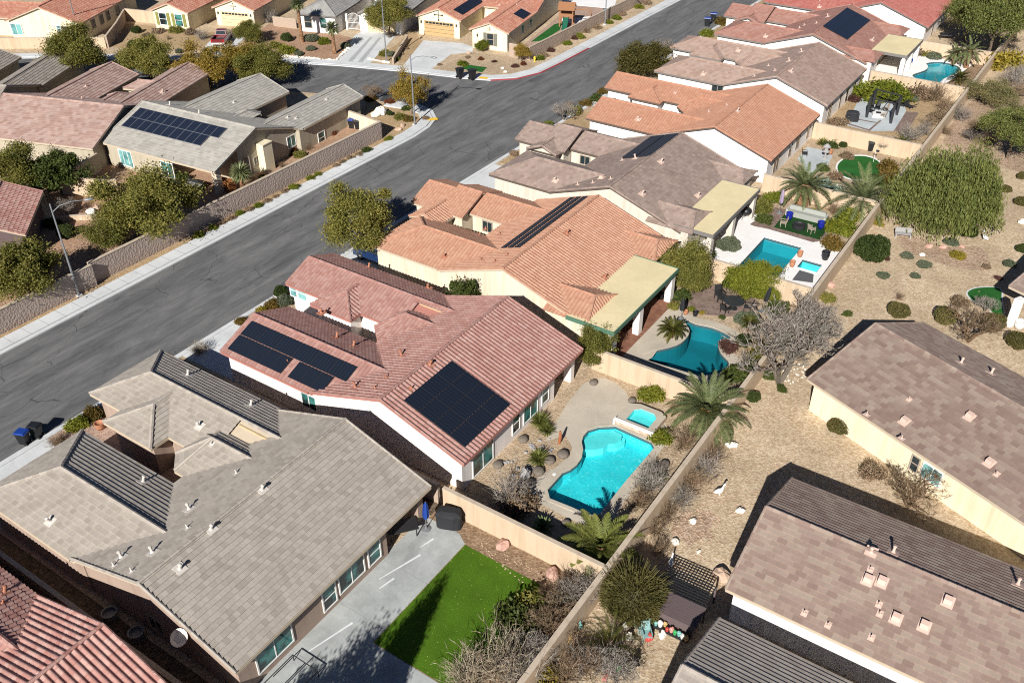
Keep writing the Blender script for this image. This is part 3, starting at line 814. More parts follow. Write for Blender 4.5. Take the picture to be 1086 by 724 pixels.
# ------------------------------------------------------------------ houses on the near side of the main street (front to the left, back yard to the right)
S = 'S'
ROW = 'single storey tract houses with tiled roofs'
hA = House('grey flat-tiled house with taupe walls beside the artificial lawn', -33.3, 15.4, 0, 15.6, kind='flat', thick=.060, course=.34, roof=TL['A'], wall=ST['A'], trim=TR['tan'],
           wings=[(-18.6, 9.8, 15.85, 'hip'), (-15.6, -.1, 7.1, 'hip')], bump=(-15.2, -10.4, 8.4, 9.8), bay=(-8.7, 7.9, 10.55, 12.3), recess=(11.8, 15.25, 3.2), group=ROW, cut=(0, -6.6, 12.42, stucco('stucco_ochre', (.56, .42, .24))))
hB = House('rose barrel-tiled white house with black solar panels beside the bright blue pool', -32.8, 33.7, 0, 14.8, kind=S, roof=TL['B'], wall=ST['B'], trim=TR['rose'],
           wings=[(-15.4, -.1, 7.0, 'gable'), (-18.3, 9.4, 15.2, 'gable')], bump=(-14.4, -10.2, 8.2, 9.4), bay=(-8.1, 7.5, 10.1, 11.8), recess=(11.6, 14.45, 3.0), group=ROW, cut=(1, -6.4, 11.92, stucco('stucco_straw', (.60, .46, .27))))
hC = House('orange barrel-tiled house with cream walls and a flat tan patio roof behind', -35.5, 51.7, 0, 15.5, kind=S, roof=TL['C'], wall=ST['C'], trim=TR['tan'],
           wings=[(-14.1, .1, 7.0, 'hip'), (-10.6, 9.8, 15.0, 'gable'), (-12.9, 8.4, 14.9, 'gable', E+.15, -10.2), (-16.3, 8.6, 14.4, 'gable', E, -12.4)], bump=(-14.7, -11.2, 6.3, 8.6, 'gable'), bay=None, group=ROW, rear_hw=6.4)
hD = House('umber flat-tiled house with greige walls and a tan patio roof facing the white pool deck', -35.6, 69.4, 0, 15.4, kind='flat', roof=TL['D'], wall=ST['D'], trim=TR['dark'],
           wings=[(-13.6, .05, 7.1, 'hip'), (-10.4, 10.0, 15.4, 'gable'), (-12.9, 8.5, 15.5, 'gable', E+.15, -9.9), (-16.3, 8.9, 14.6, 'gable', E, -12.4)], bump=(-14.0, -10.3, 7.6, 8.9, 'gable'), group=ROW, rear_hw=7.4)
hE = House('apricot barrel-tiled white house with two long front wings beside the putting green', -33.35, 88.1, 0, 15.3, kind=S, seg=4, barrel=.05, roof=TL['E'], wall=ST['E'], trim=TR['dark'],
           wings=[(-15.2, -.3, 6.8, 'gable'), (-18.2, 9.5, 15.4, 'gable')], bump=(-14.4, -10.2, 8.3, 9.5), bay=(-8.1, 7.5, 10.2, 11.9), group=ROW)
hF = House('dusty pink flat-tiled white house facing the patio with the dark pergola', -33.5, 106.6, 0, 15.6, kind='flat', roof=TL['F'], wall=ST['F'], trim=TR['grey'],
           wings=[(-15.8, -.1, 7.0, 'hip'), (-18.4, 9.7, 15.6, 'hip')], bump=(-14.8, -10.4, 8.4, 9.7), bay=(-8.6, 7.9, 10.7, 12.4), group=ROW)
hG = House('brick coloured flat-tiled house with a square of solar panels and tan patio roof', -35.4, 125.4, 0, 17.2, kind='flat', roof=TL['G'], wall=ST['G'], trim=TR['grey'],
           wings=[(-13.9, -.1, 7.0, 'hip'), (-10.4, 10.2, 15.8, 'gable'), (-12.9, 8.8, 15.9, 'gable', E+.15, -9.9), (-16.3, 9.2, 15.0, 'gable', E, -12.4)], bump=(-14.0, -10.3, 7.9, 9.2, 'gable'), group=ROW, rear_hw=7.6)
hH = House('red barrel-tiled white house at the top right beyond the brick coloured roof', -32.0, 145.2, 0, 15.6, hw=7.3, kind=S, seg=4, barrel=.04, roof=TL['H'], wall=ST['F'], trim=TR['grey'],
           wings=[(-17.5, -.1, 7.0, 'gable'), (-19.0, 9.7, 15.6, 'gable')], group=ROW)
hI = House('farthest red-tiled house on the right side of the main street at the frame edge', -33.2, 163.6, 0, 15.2, kind=S, seg=4, barrel=.04, roof=TL['H'], wall=ST['G'], trim=TR['grey'],
           wings=[(-15.2, -.1, 7.0, 'gable'), (-18.2, 9.7, 15.4, 'gable')], group=ROW)
hZ = House('rust barrel-tiled house at the bottom left corner behind the dark side yard', -32.6, -2.4, 0, 15.2, kind=S, seg=8, roof=TL['Z'], wall=ST['A'], trim=TR['rose'],
           wings=[(-18.3, 9.4, 15.25, 'gable'), (-15.2, -.1, 7.0, 'gable')], bay=(-8.1, 7.3, 9.9, 11.4), group=ROW, course=.42, barrel=.085)

hA.vents([('pipe', 53.5, 553), ('pipe', 152, 511), ('pipe', 199, 398), ('pipe', 266, 430), ('pipe', 212, 452), ('small', 225, 471), ('pipe', 129, 591), ('small', 121, 600), ('small', 140, 606),
          ('pipe', 162, 586), ('pipe', 191, 603), ('pipe', 201, 540), ('small', 199, 560), ('pipe', 224, 561), ('pipe', 278, 519), ('small', 251, 502)], MT['vent_white'])
hB.vents([('small', 306, 384), ('pipe', 341, 332), ('pipe', 375, 367), ('pipe', 357, 358), ('small', 398, 412), ('pipe', 426, 377), ('pipe', 456, 387), ('pipe', 454, 306), ('pipe', 391, 284), ('small', 436, 412),
          ('pipe', 377, 411), ('small', 410, 401)], MT['vent_rust'])
hC.vents([('pipe', 472, 273), ('small', 525, 278), ('small', 538, 271), ('small', 510, 276), ('pipe', 601, 248), ('pipe', 641, 295), ('small', 530, 249), ('small', 508, 250), ('small', 515, 243)], MT['vent_rust'])
hD.vents([('pipe', 589, 192), ('small', 629, 194), ('box', 638, 189), ('pipe', 701, 172), ('pipe', 681, 206), ('pipe', 740, 208), ('small', 613, 196), ('small', 660, 170), ('pipe', 674, 168), ('small', 648, 190)], MT['vent_pink'])
hE.vents([('pipe', 677, 127), ('small', 716, 99), ('small', 752, 119), ('small', 771, 112), ('pipe', 782, 118), ('pipe', 742, 171)], MT['vent_pink'])
hF.vents([('pipe', 746, 79), ('pipe', 783, 54), ('pipe', 837, 65), ('small', 815, 70), ('small', 822, 75), ('pipe', 839, 76), ('small', 800, 81), ('pipe', 850, 55)], MT['vent_pink'])
hG.vents([('pipe', 812, 39), ('pipe', 878, 18), ('small', 848, 30), ('small', 853, 27), ('pipe', 869, 4), ('pipe', 925, 43), ('small', 866, 25)], MT['vent_pink'])
hH.vents([('pipe', 869, 8), ('small', 920, 7)], MT['vent_pink'])
hZ.vents([('pipe', 5, 628), ('small', 3, 640)], MT['vent_rust'])

# solar arrays
hB.panels('rear', [(480, 383), (428.2, 424.3), (491.8, 476.3), (539.5, 430.9)], 3, 4, MT['panel'])
up = [(i/6, (i+1)/6) for i in range(6)]
hB.panels('wingS', [(267.3, 341), (242, 371), (380, 390), (354, 423)], 0, 0, MT['panel'],
          rows=[(.52, 1.0, up), (0, .5, [(i*.104, (i+1)*.104) for i in range(5)] + [(.585+i*.104, .585+(i+1)*.104) for i in range(3)])])
hG.panels('rear', [(873.7, 27.6), (899, 7.9), (922, 23.6), (896.6, 44)], 6, 2, MT['panel'])
hC.panels('front', [(520, 266), (543, 263), (616, 210), (632, 209)], 0, 0, MT['mat_black'], rows=[(0.0, .26, [(0, 1)]), (.36, .62, [(0, 1)]), (.72, 1.0, [(0, 1)])], frame=MT['mat_black'], lift=.16)
hD.panels('front', [(657, 168), (688, 168), (692, 147), (722, 141)], 0, 0, MT['mat_black'], rows=[(0.0, .48, [(0, 1)]), (.52, 1.0, [(0, 1)])], frame=MT['mat_black'])

# windows and doors by the places they show
def wins(h, axis, val, nrm, lst, M, style):
    for px, py, w_, h_, *st in lst:
        p = h.pick_wall(px, py, axis, val); h.window(p, nrm, w_, h_, st[1] if len(st) > 1 else M, st[0] if st else style)
xr = 6.6-.45
wins(hA, 'x', xr, (1, 0, 0), [(291, 686, 2.4, 1.5, 'slide'), (349, 632, .95, 1.5, 'hung'), (372.5, 607, 2.0, 1.5, 'slide'), (396.5, 585, .95, 1.5, 'hung')], WF, 'slide')
wins(hA, 'y', .35, (0, -1, 0), [(166, 662, 1.0, 1.0, 'slide')], WT, 'slide')
wins(hB, 'x', xr, (1, 0, 0), [(512, 484, 2.2, 1.9, 'door'), (547, 448, .8, 1.5, 'hung'), (562.5, 433, 1.7, 1.6, 'slide'), (578, 417, .8, 1.5, 'hung')], WF, 'slide')
wins(hB, 'y', .28, (0, -1, 0), [(328, 425.5, 1.3, 1.2, 'slide')], WF, 'slide')
wins(hB, 'y', 9.78, (0, -1, 0), [(320, 311, 1.0, 1.1, 'hung'), (312, 308, .8, 1.1, 'hung')], WA, 'hung')
hB.window((-7.6, 10.4, 1.5), (-.9, -.45, 0), 1.2, 1.6, WA, 'hung'); hB.window((-7.1, 8.2, 1.5), (-.5, -.85, 0), 1.0, 1.6, WA, 'hung')
hC.window((-8.6, 10.17, 1.7), (0, -1, 0), 1.0, 1.0, WT, 'slide')
hD.window((-8.4, 10.37, 1.7), (0, -1, 0), 1.1, .9, WT, 'slide'); hD.window((-6.9, 10.37, 1.1), (0, -1, 0), .4, 1.9, WT, 'plain')
wins(hE, 'x', xr, (1, 0, 0), [(823, 174, 1.6, 1.6, 'slide', WT), (838, 158, .9, 1.6, 'hung', WT), (846, 150, 1.2, 1.5, 'hung', WT), (857, 139, .9, 1.5, 'hung', WT)], WT, 'slide')
wins(hF, 'x', xr, (1, 0, 0), [(880, 117, 1.3, 1.7, 'slide', WT), (891, 107, .8, 1.7, 'hung', WT), (898, 101, 1.1, 1.7, 'hung', WT), (906, 94, .8, 1.6, 'hung', WT)], WT, 'slide')
wins(hF, 'y', .28, (0, -1, 0), [(761, 93.5, 1.4, .9, 'slide', WT)], WT, 'slide')
wins(hH, 'x', 6.85, (1, 0, 0), [(988, 35, 1.2, 2.0, 'hung', WT), (997, 25, .9, 1.6, 'hung', WT), (1004, 19, .9, 1.6, 'hung', WT)], WT, 'slide')
# corner columns of the recessed patios
for h, ys in ((hA, 15.0), (hB, 14.2)):
    MB().box(5.55, ys-.25, 0, 6.15, ys+.25, 2.52).build('post', h.walls.data.materials[0], h.root)
    MB().box(5.86, (11.8 if h is hA else 11.6), 2.3, 6.14, ys-.25, 2.56).build('beam', h.walls.data.materials[0], h.root)
# garage doors of the street fronts
def garage(h, xf, y0, y1, z1=2.15, m=None):
    b = MB()
    for k in range(4): b.box(xf-.05, y0, .02+k*z1/4, xf+.02, y1, (k+1)*z1/4-.02)
    b.box(xf-.02, y0, 0, xf+.01, y1, z1, 1)
    return b.build('garage_door', [m or MT['tan_frame'], MT['metal_dark']], h.root)
for h, i in ((hA, 0), (hB, 0), (hE, 0), (hF, 0)):
    wi = h.winginfo[i]; garage(h, wi[4]-.03, wi[5]+.5, wi[6]-.5, m=MT['white_frame'])
# satellite dish on the grey house's dark side wall
b = MB(); ds = hA.pick_wall(191, 676, 'y', .0)
b.lathe((0, 0, 0), [(.02, .0), (.28, .05), (.45, .16), (.47, .17), (.3, .08)], 16)
d = b.build('satellite_dish', MT['white_frame'], hA.root); d.matrix_local = frame_matrix(ds, (.25, -.5, .8)) @ Matrix.Rotation(R_(-90), 4, 'X')
MB().tube([(ds[0], .35, ds[2]-.35), (ds[0], ds[1]+.02, ds[2]-.3), (ds[0], ds[1], ds[2])], .025).build('dish_arm', MT['metal_grey'], hA.root)

def patio_cover(h, x0, x1, y0, y1, z, cols_, fascia, posts_mat):
    """flat roofed patio cover that belongs to its house"""
    b = MB(); b.box(x0, y0, z-.22, x1-.04, y1, z, 0); o = b.build('patio_cover', MT['patio_roof'], h.root)
    sm = MB(); k = int((y1-y0)/1.25)
    for i in range(1, k): sm.box(x0+.05, y0+i*(y1-y0)/k-.02, z+.001, x1-.05, y0+i*(y1-y0)/k+.02, z+.014)
    f = MB(); f.box(x1-.04, y0-.04, z-.3, x1+.05, y1+.04, z+.05); f.box(x0, y0-.06, z-.3, x1-.045, y0-.004, z+.05); f.box(x0, y1+.004, z-.3, x1-.045, y1+.06, z+.05)
    f.build('fascia', fascia, o)
    b2 = MB(); b2.box(x1-.55, y0+.1, z-.62, x1-.15, y1-.1, z-.225); b2.build('beam', posts_mat, o)
    for y in cols_:
        MB().box(x1-.65, y-.32, 0, x1-.1, y+.32, z-.63).build('post', posts_mat, o)
patio_cover(hC, 6.1, 10.3, -.3, 10.9, 2.95, [.15, 4.6, 10.4], TR['green'], ST['G'])
patio_cover(hD, 6.6, 10.45, .2, 11.3, 2.95, [.55, 5.6, 10.8], TR['grey'], ST['D'])
patio_cover(hG, 6.9, 11.6, 4.2, 12.6, 2.95, [4.6, 8.4, 12.2], TR['grey'], ST['F'])
# hip returns beside the patio roofs
for h, y0, y1, ml in ((hC, -.3, 4.9, TL['C']), (hC, 11.0, 15.6, TL['C']), (hD, 11.6, 15.5, TL['D']), (hG, 12.8, 17.3, TL['G']), (hG, -.1, 4.0, TL['G']), (hD, -.25, 4.7, TL['D'])):
    if y1-y0 < 1: continue
    b = MB(); x0 = h.hw-2.6; x1 = 8.0 if h is hC else 8.6; zr = 2.75+(y1-y0)/2*.38; ym = (y0+y1)/2; hh = .9
    for pl in ([(x0, y0, 2.75), (x1, y0, 2.75), (x1-hh, ym, zr), (x0, ym, zr)], [(x1, y1, 2.75), (x0, y1, 2.75), (x0, ym, zr), (x1-hh, ym, zr)], [(x1, y0, 2.75), (x1, y1, 2.75), (x1-hh, ym, zr)]):
        tile_plane(b, pl, **h.kw)
    for p, q in (((x1, y0, 2.75), (x1-hh, ym, zr)), ((x1, y1, 2.75), (x1-hh, ym, zr)), ((x0, ym, zr), (x1-hh, ym, zr))): ridge_caps(b, p, q)
    o = b.build('rear_hip', ml, h.roof)
    MB().box(x0, y0+.35, 0, x1-.45, y1-.35, 2.62).build('wall', h.walls.data.materials[0], h.root)
# tall sliding door glimpsed under the umber house's patio
hD.window((7.0, 2.2, 1.1), (1, 0, 0), 2.4, 2.0, WF, 'door'); hC.window((6.0, 6.0, 1.1), (1, 0, 0), 2.4, 2.0, WF, 'door')
# copper gutter pipe on the orange house's gable
# ------------------------------------------------------------------ houses left of the main street
hL1 = House('sand grey flat-tiled corner house with a two-row blue solar array behind the block wall', -89.6, 59.7, R_(-84.6), 16.4, hw=6.7, kind='flat', thick=.04, roof=TL['L1'], wall=ST['L1'], trim=TR['tan'],
            wings=[(-17.8, 11.6, 17.1, 'gable'), (-14.9, -.1, 8.2, 'gable')], bay=(-8.1, 7.4, 9.4, 10.6), recess=(9.4, 16.05, 3.4), group='houses left of the main street')
hL2 = House('rose and sand flat-tiled house behind the big olive trees on the left', -104.9, 52.6, R_(-71), 15.6, hw=6.6, kind='flat', thick=.04, roof=TL['L2'], wall=ST['L1'], trim=TR['tan'],
            wings=[(-15.2, -.1, 7.0, 'gable'), (-18.2, 9.7, 15.4, 'gable')], bump=(-13.6, -10.4, 7.9, 9.7), bay=(-9.0, 7.6, 9.5, 11.2), group='houses left of the main street')
hL4 = House('taupe flat-tiled house past the rose roofed one at the left edge', -120.5, 47.2, R_(-62), 15.2, hw=6.6, kind='flat', thick=.04, roof=TL['L4'], wall=ST['L1'], trim=TR['tan'],
            wings=[(-17.5, 9.4, 15.4, 'gable'), (-16.5, -.1, 7.0, 'gable')], group='houses left of the main street')
hL0 = House('house corner with red barrel tiles and a wall coloured shade-dark at the left frame edge', -85.4, 39.9, R_(180+47), 9.0, hw=3.4, ms=.42, kind=S, seg=6, roof=TL['Z'], wall=ST['L0'], trim=TR['tan'], group='houses left of the main street', eh=2.75)
hL1.panels('rear', [(147.7, 114.7), (130.6, 134.9), (226, 159), (236.9, 136)], 11, 2, MT['panel_blue'], skip={(10, 0)}, frame=MT['panel_frame_light'])
hL1.vents([('pipe', 180, 112), ('pipe', 211, 121), ('small', 159, 114), ('small', 248, 109), ('small', 314, 126), ('small', 346, 106), ('small', 305, 125)], MT['vent_white'])
hL2.vents([('pipe', 172, 98), ('small', 91, 92), ('small', 87, 105)], MT['vent_pink'])
wins(hL1, 'y', 17.1-.38, (0, 1, 0), [(341, 146, 1.1, 1.3, 'hung')], WF, 'hung')
wins(hL1, 'x', 6.25, (1, 0, 0), [(134, 168, 1.8, 1.7, 'triple', WA), (178, 180, 1.6, 1.6, 'slide', WF)], WA, 'triple')
wins(hL1, 'y', 16.05, (0, 1, 0), [(272, 170, .7, .7, 'slide', WT), (309, 150, 1.3, 1.2, 'slide', WF), (262, 176, .8, 1.9, 'hung', WT)], WT, 'slide')
# patio corner post and the plastered fireplace stack of the corner house
MB().box(5.55, 15.4, 0, 6.2, 16.05, 2.5).build('post', ST['C'], hL1.root)
MB().box(5.9, 9.4, 2.25, 6.2, 15.4, 2.55).build('beam', ST['C'], hL1.root)
b = MB(); b.box(-1.4, 16.05, 0, .0, 17.0, 3.1); b.box(-1.45, 16.04, 3.1, .05, 17.05, 3.22); b.build('chimney', ST['T'], hL1.root)

# ------------------------------------------------------------------ houses across the side street (fronts towards the viewer)
TG = 'houses across the side street'
hT6 = House('cream house with orange tiles, tan garage door and wall crosses on the street corner', -77.6, 127.4, R_(102), 16.2, hw=6.6, kind=S, seg=4, barrel=.05, roof=TL['T'], wall=ST['T'], trim=TR['tan'],
            wings=[(-18.3, -.1, 6.1, 'gable'), (-15.2, 8.8, 16.3, 'gable')], group=TG)
hT5 = House('white house with ash grey tiles and an iron entry gate beside the wide pale driveway', -97.3, 124.8, R_(108), 16.2, hw=6.6, kind='flat', roof=TL['TG'], wall=ST['TW'], trim=TR['grey'],
            wings=[(-18.0, -.1, 7.2, 'gable'), (-20.6, 9.6, 16.2, 'hip')], group=TG)
hT3 = House('cream house with salmon tiles and olive shutters behind the red pickup truck', -118.3, 114.8, R_(108), 15.6, hw=6.6, kind=S, seg=4, barrel=.05, roof=TL['T'], wall=ST['T'], trim=TR['tan'],
            wings=[(-18.0, -.1, 7.2, 'gable'), (-21.9, 8.9, 15.6, 'gable')], group=TG)
hT1 = House('salmon tiled house whose pale gable wall has a dark patio opening at the top left', -134.2, 76.2, R_(26), 18.0, hw=6.0, ms=.37, kind=S, seg=4, barrel=.05, roof=TL['T'], wall=ST['T'], trim=TR['tan'],
            wings=[(-11.0, 1.5, 8.5, 'gable')], group=TG)
hT6.panels('wingN', [(480.7, 11.2), (490.4, 16.7), (513.6, 1.5), (503, -4)], 4, 2, MT['panel'], k=0) if False else None
hT6.panels('wingS', [(480.7, 11.2), (490.4, 16.7), (513.6, 1.5), (503.5, -3.5)], 4, 2, MT['panel'], k=1)
hT6.panels('wingS', [(553, 9.7), (544.6, 14.9), (553.8, 21.6), (562.5, 15.7)], 2, 2, MT['panel'], k=0)
hT6.vents([('small', 530, 6), ('small', 548, 5)], MT['vent_pink'])
GT = plain('garage_tan', (.42, .29, .14), .6)
GC = plain('garage_cream', (.62, .50, .30), .6)
SH_O = plain('shutter_olive', (.22, .22, .06), .6); SH_G = plain('shutter_grey', (.16, .16, .13), .6)
def front(h, i, items):
    """things on a wing's street gable; y from the wing's middle"""
    xf, ya, yb, zr, xw, wa, wb_ = h.winginfo[i]; ym = (ya+yb)/2
    for it in items:
        k = it[0]
        if k == 'garage':
            garage(h, xw-.0, ym-it[1]/2, ym+it[1]/2, 2.15, it[2])
            b = MB()
            for j in range(8):
                y = ym-it[1]/2+.15+j*(it[1]-.3)/8; b.box(xw-.075, y, 1.78, xw-.052, y+(it[1]-.3)/8-.1, 2.05)
            b.build('door_lights', MT['glass_dark'], h.root)
        elif k == 'cross':
            b = MB(); z = it[1]; s_ = it[2]
            b.box(xw-.06, ym-.025*s_, z-.5*s_, xw-.01, ym+.025*s_, z+.5*s_); b.box(xw-.065, ym-.42*s_, z-.02*s_, xw-.012, ym+.42*s_, z+.04*s_)
            for dy, dz in ((-.42, .01), (.42, .01), (0, -.5), (0, .5)): b.box(xw-.07, ym+dy*s_-.08*s_, z+dz*s_-.08*s_, xw-.03, ym+dy*s_+.08*s_, z+dz*s_+.08*s_)
            b.build('wall_cross', MT['metal_dark'], h.root)
        elif k == 'win':
            h.window((xw-.01, ym+it[1], 1.5), (-1, 0, 0), it[2], it[3], it[5] if len(it) > 5 else WF, 'hung')
            if it[4]:
                for sg in (-1, 1):
                    b = MB(); yc = ym+it[1]+sg*(it[2]/2+.36)
                    b.box(xw-.07, yc-.24, 1.5-it[3]/2-.1, xw-.012, yc+.24, 1.5+it[3]/2+.1)
                    for q in range(9): b.box(xw-.09, yc-.2, 1.5-it[3]/2+q*it[3]/9, xw-.072, yc+.2, 1.5-it[3]/2+(q+.6)*it[3]/9)
                    b.build('shutter', it[4], h.root)
        elif k == 'lamp':
            b = MB(); b.box(xw-.2, ym+it[1]-.08, 1.75, xw-.02, ym+it[1]+.08, 2.1); b.build('wall_lamp', MT['metal_dark'], h.root)
front(hT6, 1, [('garage', 4.9, GT), ('cross', 3.15, 1.5), ('lamp', -2.9), ('lamp', 2.9)])
front(hT6, 0, [('win', -.1, .95, 1.6, SH_G, WT), ('cross', 2.95, .5), ('lamp', 1.9)])
front(hT5, 0, [('garage', 4.6, GC)])
front(hT5, 1, [('win', -.9, 1.0, 1.5, None), ('win', 1.6, 1.1, 1.7, None, WT)])
front(hT3, 0, [('garage', 4.8, GC), ('cross', 3.1, .9), ('lamp', -2.8), ('lamp', 2.8)])
front(hT3, 1, [('win', -1.35, 1.2, 1.7, SH_O), ('win', 1.4, 1.2, 1.7, SH_O)])
hT6.window((-12.0, .27, 1.6), (0, -1, 0), .9, 1.2, WF, 'hung'); hT6.window((-8.6, .27, 1.6), (0, -1, 0), .9, 1.2, WF, 'hung')
hT1.window((-4.6, .3, 1.5), (0, -1, 0), 1.6, 1.5, WA, 'slide'); hT1.window((2.2, .3, 1.9), (0, -1, 0), .6, .7, WA, 'hung')
b = MB(); b.box(2.0, .28, 0, 5.3, .36, 2.2); b.build('patio_opening', MT['metal_dark'], hT1.root)
for y in (4.0, 6.5, 8.5, 11.5): hT1.window((5.55, y, 1.6), (1, 0, 0), 1.0, 1.3, WT, 'hung')

# ------------------------------------------------------------------ three houses right of the gravel park
RG = 'houses right of the gravel strip'
hR2 = House('brown flat-tiled long house with white side walls at the lower right', -8.8, 38.65, R_(-90), 30, hw=5.0, ms=.40, kind='flat', roof=TL['R2'], wall=ST['R2'], trim=TR['rose'], group=RG) if False else None

def rhouse(label, ox, oy, rot, L, hw, ms, roof, wall, trim):
    """plain gabled house, ridge along local y"""
    return House(label, ox, oy, rot, L, hw=hw, ms=ms, kind='flat', thick=.058, course=.34, roof=roof, wall=wall, trim=trim, group=RG, recess=(.35, 6.0, 3.0) if ox > 0 else None)
hR2 = rhouse('brown flat-tiled long house with cool white gable at the lower right', -8.7, 38.7, R_(-90), 26, 5.1, .36, TL['R2'], ST['R2'], TR['tan'])
hR1 = rhouse('mocha flat-tiled house with pale yellow walls right of the bare tree', -8.75, 60.0, R_(-113.2), 24, 6.4, .36, TL['R1'], ST['R'], TR['tan'])
hR3 = rhouse('pale tiled house with dark striped slope at the bottom edge', -8.2, 26.6, R_(-90), 24, 5.0, .37, TL['R3'], ST['R2'], TR['tan'])
hR0 = rhouse('house corner with tan roof edge and white post at the right frame edge', .4, 80.4, R_(-113.2), 16, 5.6, .36, TL['D'], ST['TW'], TR['tan'])
hR2.vents([('pipe', 924, 585), ('box', 920, 615), ('box', 935, 617), ('small', 923, 604), ('small', 932, 641), ('small', 933, 651), ('box', 950, 656), ('box', 980, 664), ('box', 1005, 638), ('small', 853, 650),
           ('small', 878, 663), ('small', 924, 676), ('pipe', 947, 586), ('pipe', 1079, 620)], MT['vent_pink'])
hR1.vents([('small', 964, 424), ('small', 919, 440), ('box', 959, 447), ('small', 956, 465), ('box', 1028, 442), ('box', 1049, 491), ('small', 1057, 503), ('pipe', 1019, 385), ('pipe', 1051, 396)], MT['vent_pink'])
p = hR1.pick_wall(988, 503, 'x', 5.95); hR1.window(p, (1, 0, 0), 1.3, 1.1, WA, 'slide')
p = hR1.pick_wall(983, 500, 'x', 5.95); hR1.window((p[0], p[1]-.9, p[2]), (1, 0, 0), .5, 1.1, WT, 'hung')
for h in (hR1,):
    pass
# ------------------------------------------------------------------ ground surfaces
GR_PARK = gravel_mat('park_gravel', (.46, .335, .21), (.595, .465, .315), (.715, .59, .43), 8.5, bump=.4, patch=.3)
GR_YARD = gravel_mat('yard_gravel', (.40, .29, .18), (.52, .40, .27), (.62, .50, .36), 10, patch=.25)
GR_TAN = gravel_mat('planter_gravel', (.38, .26, .14), (.47, .335, .19), (.55, .42, .27), 10, patch=.2)
GR_BED = gravel_mat('bed_gravel', (.36, .235, .15), (.50, .365, .255), (.64, .50, .38), 8, patch=.35)
GR_RED = gravel_mat('reddish_gravel', (.36, .21, .13), (.46, .29, .19), (.54, .38, .27), 9, patch=.25)
GR_PINK = gravel_mat('rose_gravel', (.38, .25, .19), (.47, .33, .26), (.55, .42, .34), 9, patch=.2)
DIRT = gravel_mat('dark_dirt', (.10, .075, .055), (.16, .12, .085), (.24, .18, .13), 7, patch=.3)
BROWN = gravel_mat('brown_soil', (.26, .17, .105), (.34, .235, .15), (.44, .32, .215), 8, patch=.3)
CON = concrete_mat('pale_concrete', (.63, .645, .645), stain=.16)
CON_W = concrete_mat('white_deck', (.82, .80, .78), stain=.06)
CON_T = concrete_mat('tan_deck', (.52, .46, .37), stain=.2)
CON_P = concrete_mat('patio_slab', (.47, .49, .475), stain=.38)
PAV_B = gravel_mat('brown_pavers', (.20, .14, .115), (.25, .18, .15), (.30, .225, .19), 4, bump=.3, patch=.2)
PAV_R = gravel_mat('red_brick_floor', (.22, .10, .065), (.27, .13, .085), (.30, .155, .10), 5, bump=.2, patch=.15)
PAV_G = concrete_mat('grey_flags', (.50, .54, .55), stain=.2)
TURF = grass_mat('lawn_turf', (.055, .13, .008), (.115, .225, .016), (.30, .36, .08))
TURF_D = grass_mat('putting_turf', (.015, .10, .02), (.04, .17, .035))
TURF_K = grass_mat('dark_turf', (.012, .05, .012), (.025, .085, .02))
ASPH = asphalt_mat('asphalt')
AQUA = plaster_mat('aqua_plaster', (.05, .57, .63), net=.28, scale=9)
TEAL = plaster_mat('teal_plaster', (.008, .17, .20))
TEAL2 = plaster_mat('mid_teal_plaster', (.03, .30, .34))
PALE = plaster_mat('pale_plaster', (.22, .70, .71))
W1 = water_mat('clear_water', (.60, .97, .97)); W2 = water_mat('deep_water', (.5, .88, .92))

px_ = lambda z, lst, s=None: [g2(z[0]+x/z[2], z[1]+y/z[2]) for x, y in lst]
za, zb, zc, zd, ze = (440, 400, 3.811), (660, 300, 6.706), (780, 200, 6.706), (926, 0, 6.706), (850, 90, 6.706)
# pool outlines, read off the photograph in the ground plane
poolB = smooth_loop(px_(za, [(668, 262), (688, 222), (748, 198), (812, 197)]), 4)[:-4]
poolB = px_(za, [(812, 198), (955, 262), (968, 285), (848, 425), (745, 556), (700, 557), (640, 528), (545, 490), (536, 455), (598, 386), (630, 372), (656, 352), (674, 326), (680, 292), (674, 262), (682, 236), (702, 214), (745, 201)])
spaB = [(-21.0, 45.75), (-19.25, 45.75), (-19.25, 47.0), (-19.6, 47.35), (-20.6, 47.35), (-21.0, 47.0)]
poolC = smooth_loop(px_(zb, [(430, 255), (520, 292), (640, 318), (745, 365), (768, 396), (700, 405), (682, 440), (700, 500), (760, 575), (690, 640), (560, 660), (400, 620), (140, 535), (200, 490), (320, 462), (420, 425), (480, 345)]), 3)
xy = lambda p: (round(p[0], 2), round(p[1], 2))
dTL = g2(810.6, 252); dTR = g2(857, 264.5); dBR = g2(833, 297)
poolD = [(dTL[0], dBR[1]), (dTR[0]-.6, dBR[1]), (dTR[0]-.6, dTR[1]), (dTL[0], dTR[1])]
sa, sb, sc_, sd_ = g2(848, 274), g2(872.5, 280.6), g2(865, 289), g2(843.4, 283.6)
spaD = [(sd_[0]+.1, sc_[1]), (sb[0], sc_[1]), (sb[0], sa[1]), (sd_[0]+.1, sa[1])]
poolG = smooth_loop(px_(zd, [(380, 450), (480, 440), (600, 470), (610, 510), (500, 565), (460, 605), (400, 588), (300, 558), (283, 532), (370, 500), (390, 475)]), 3)
poolT = [g2(600, 5), g2(645, 9), g2(634, 17), g2(606, 20)]
HOLES = [poolB, poolC, poolD, spaD, poolG, poolT]
sheet('ground', [(-420, -60), (260, -60), (260, 420), (-420, 420)], 0.0, GR_PARK, [h for h in HOLES], label='tan desert gravel ground between the lots')

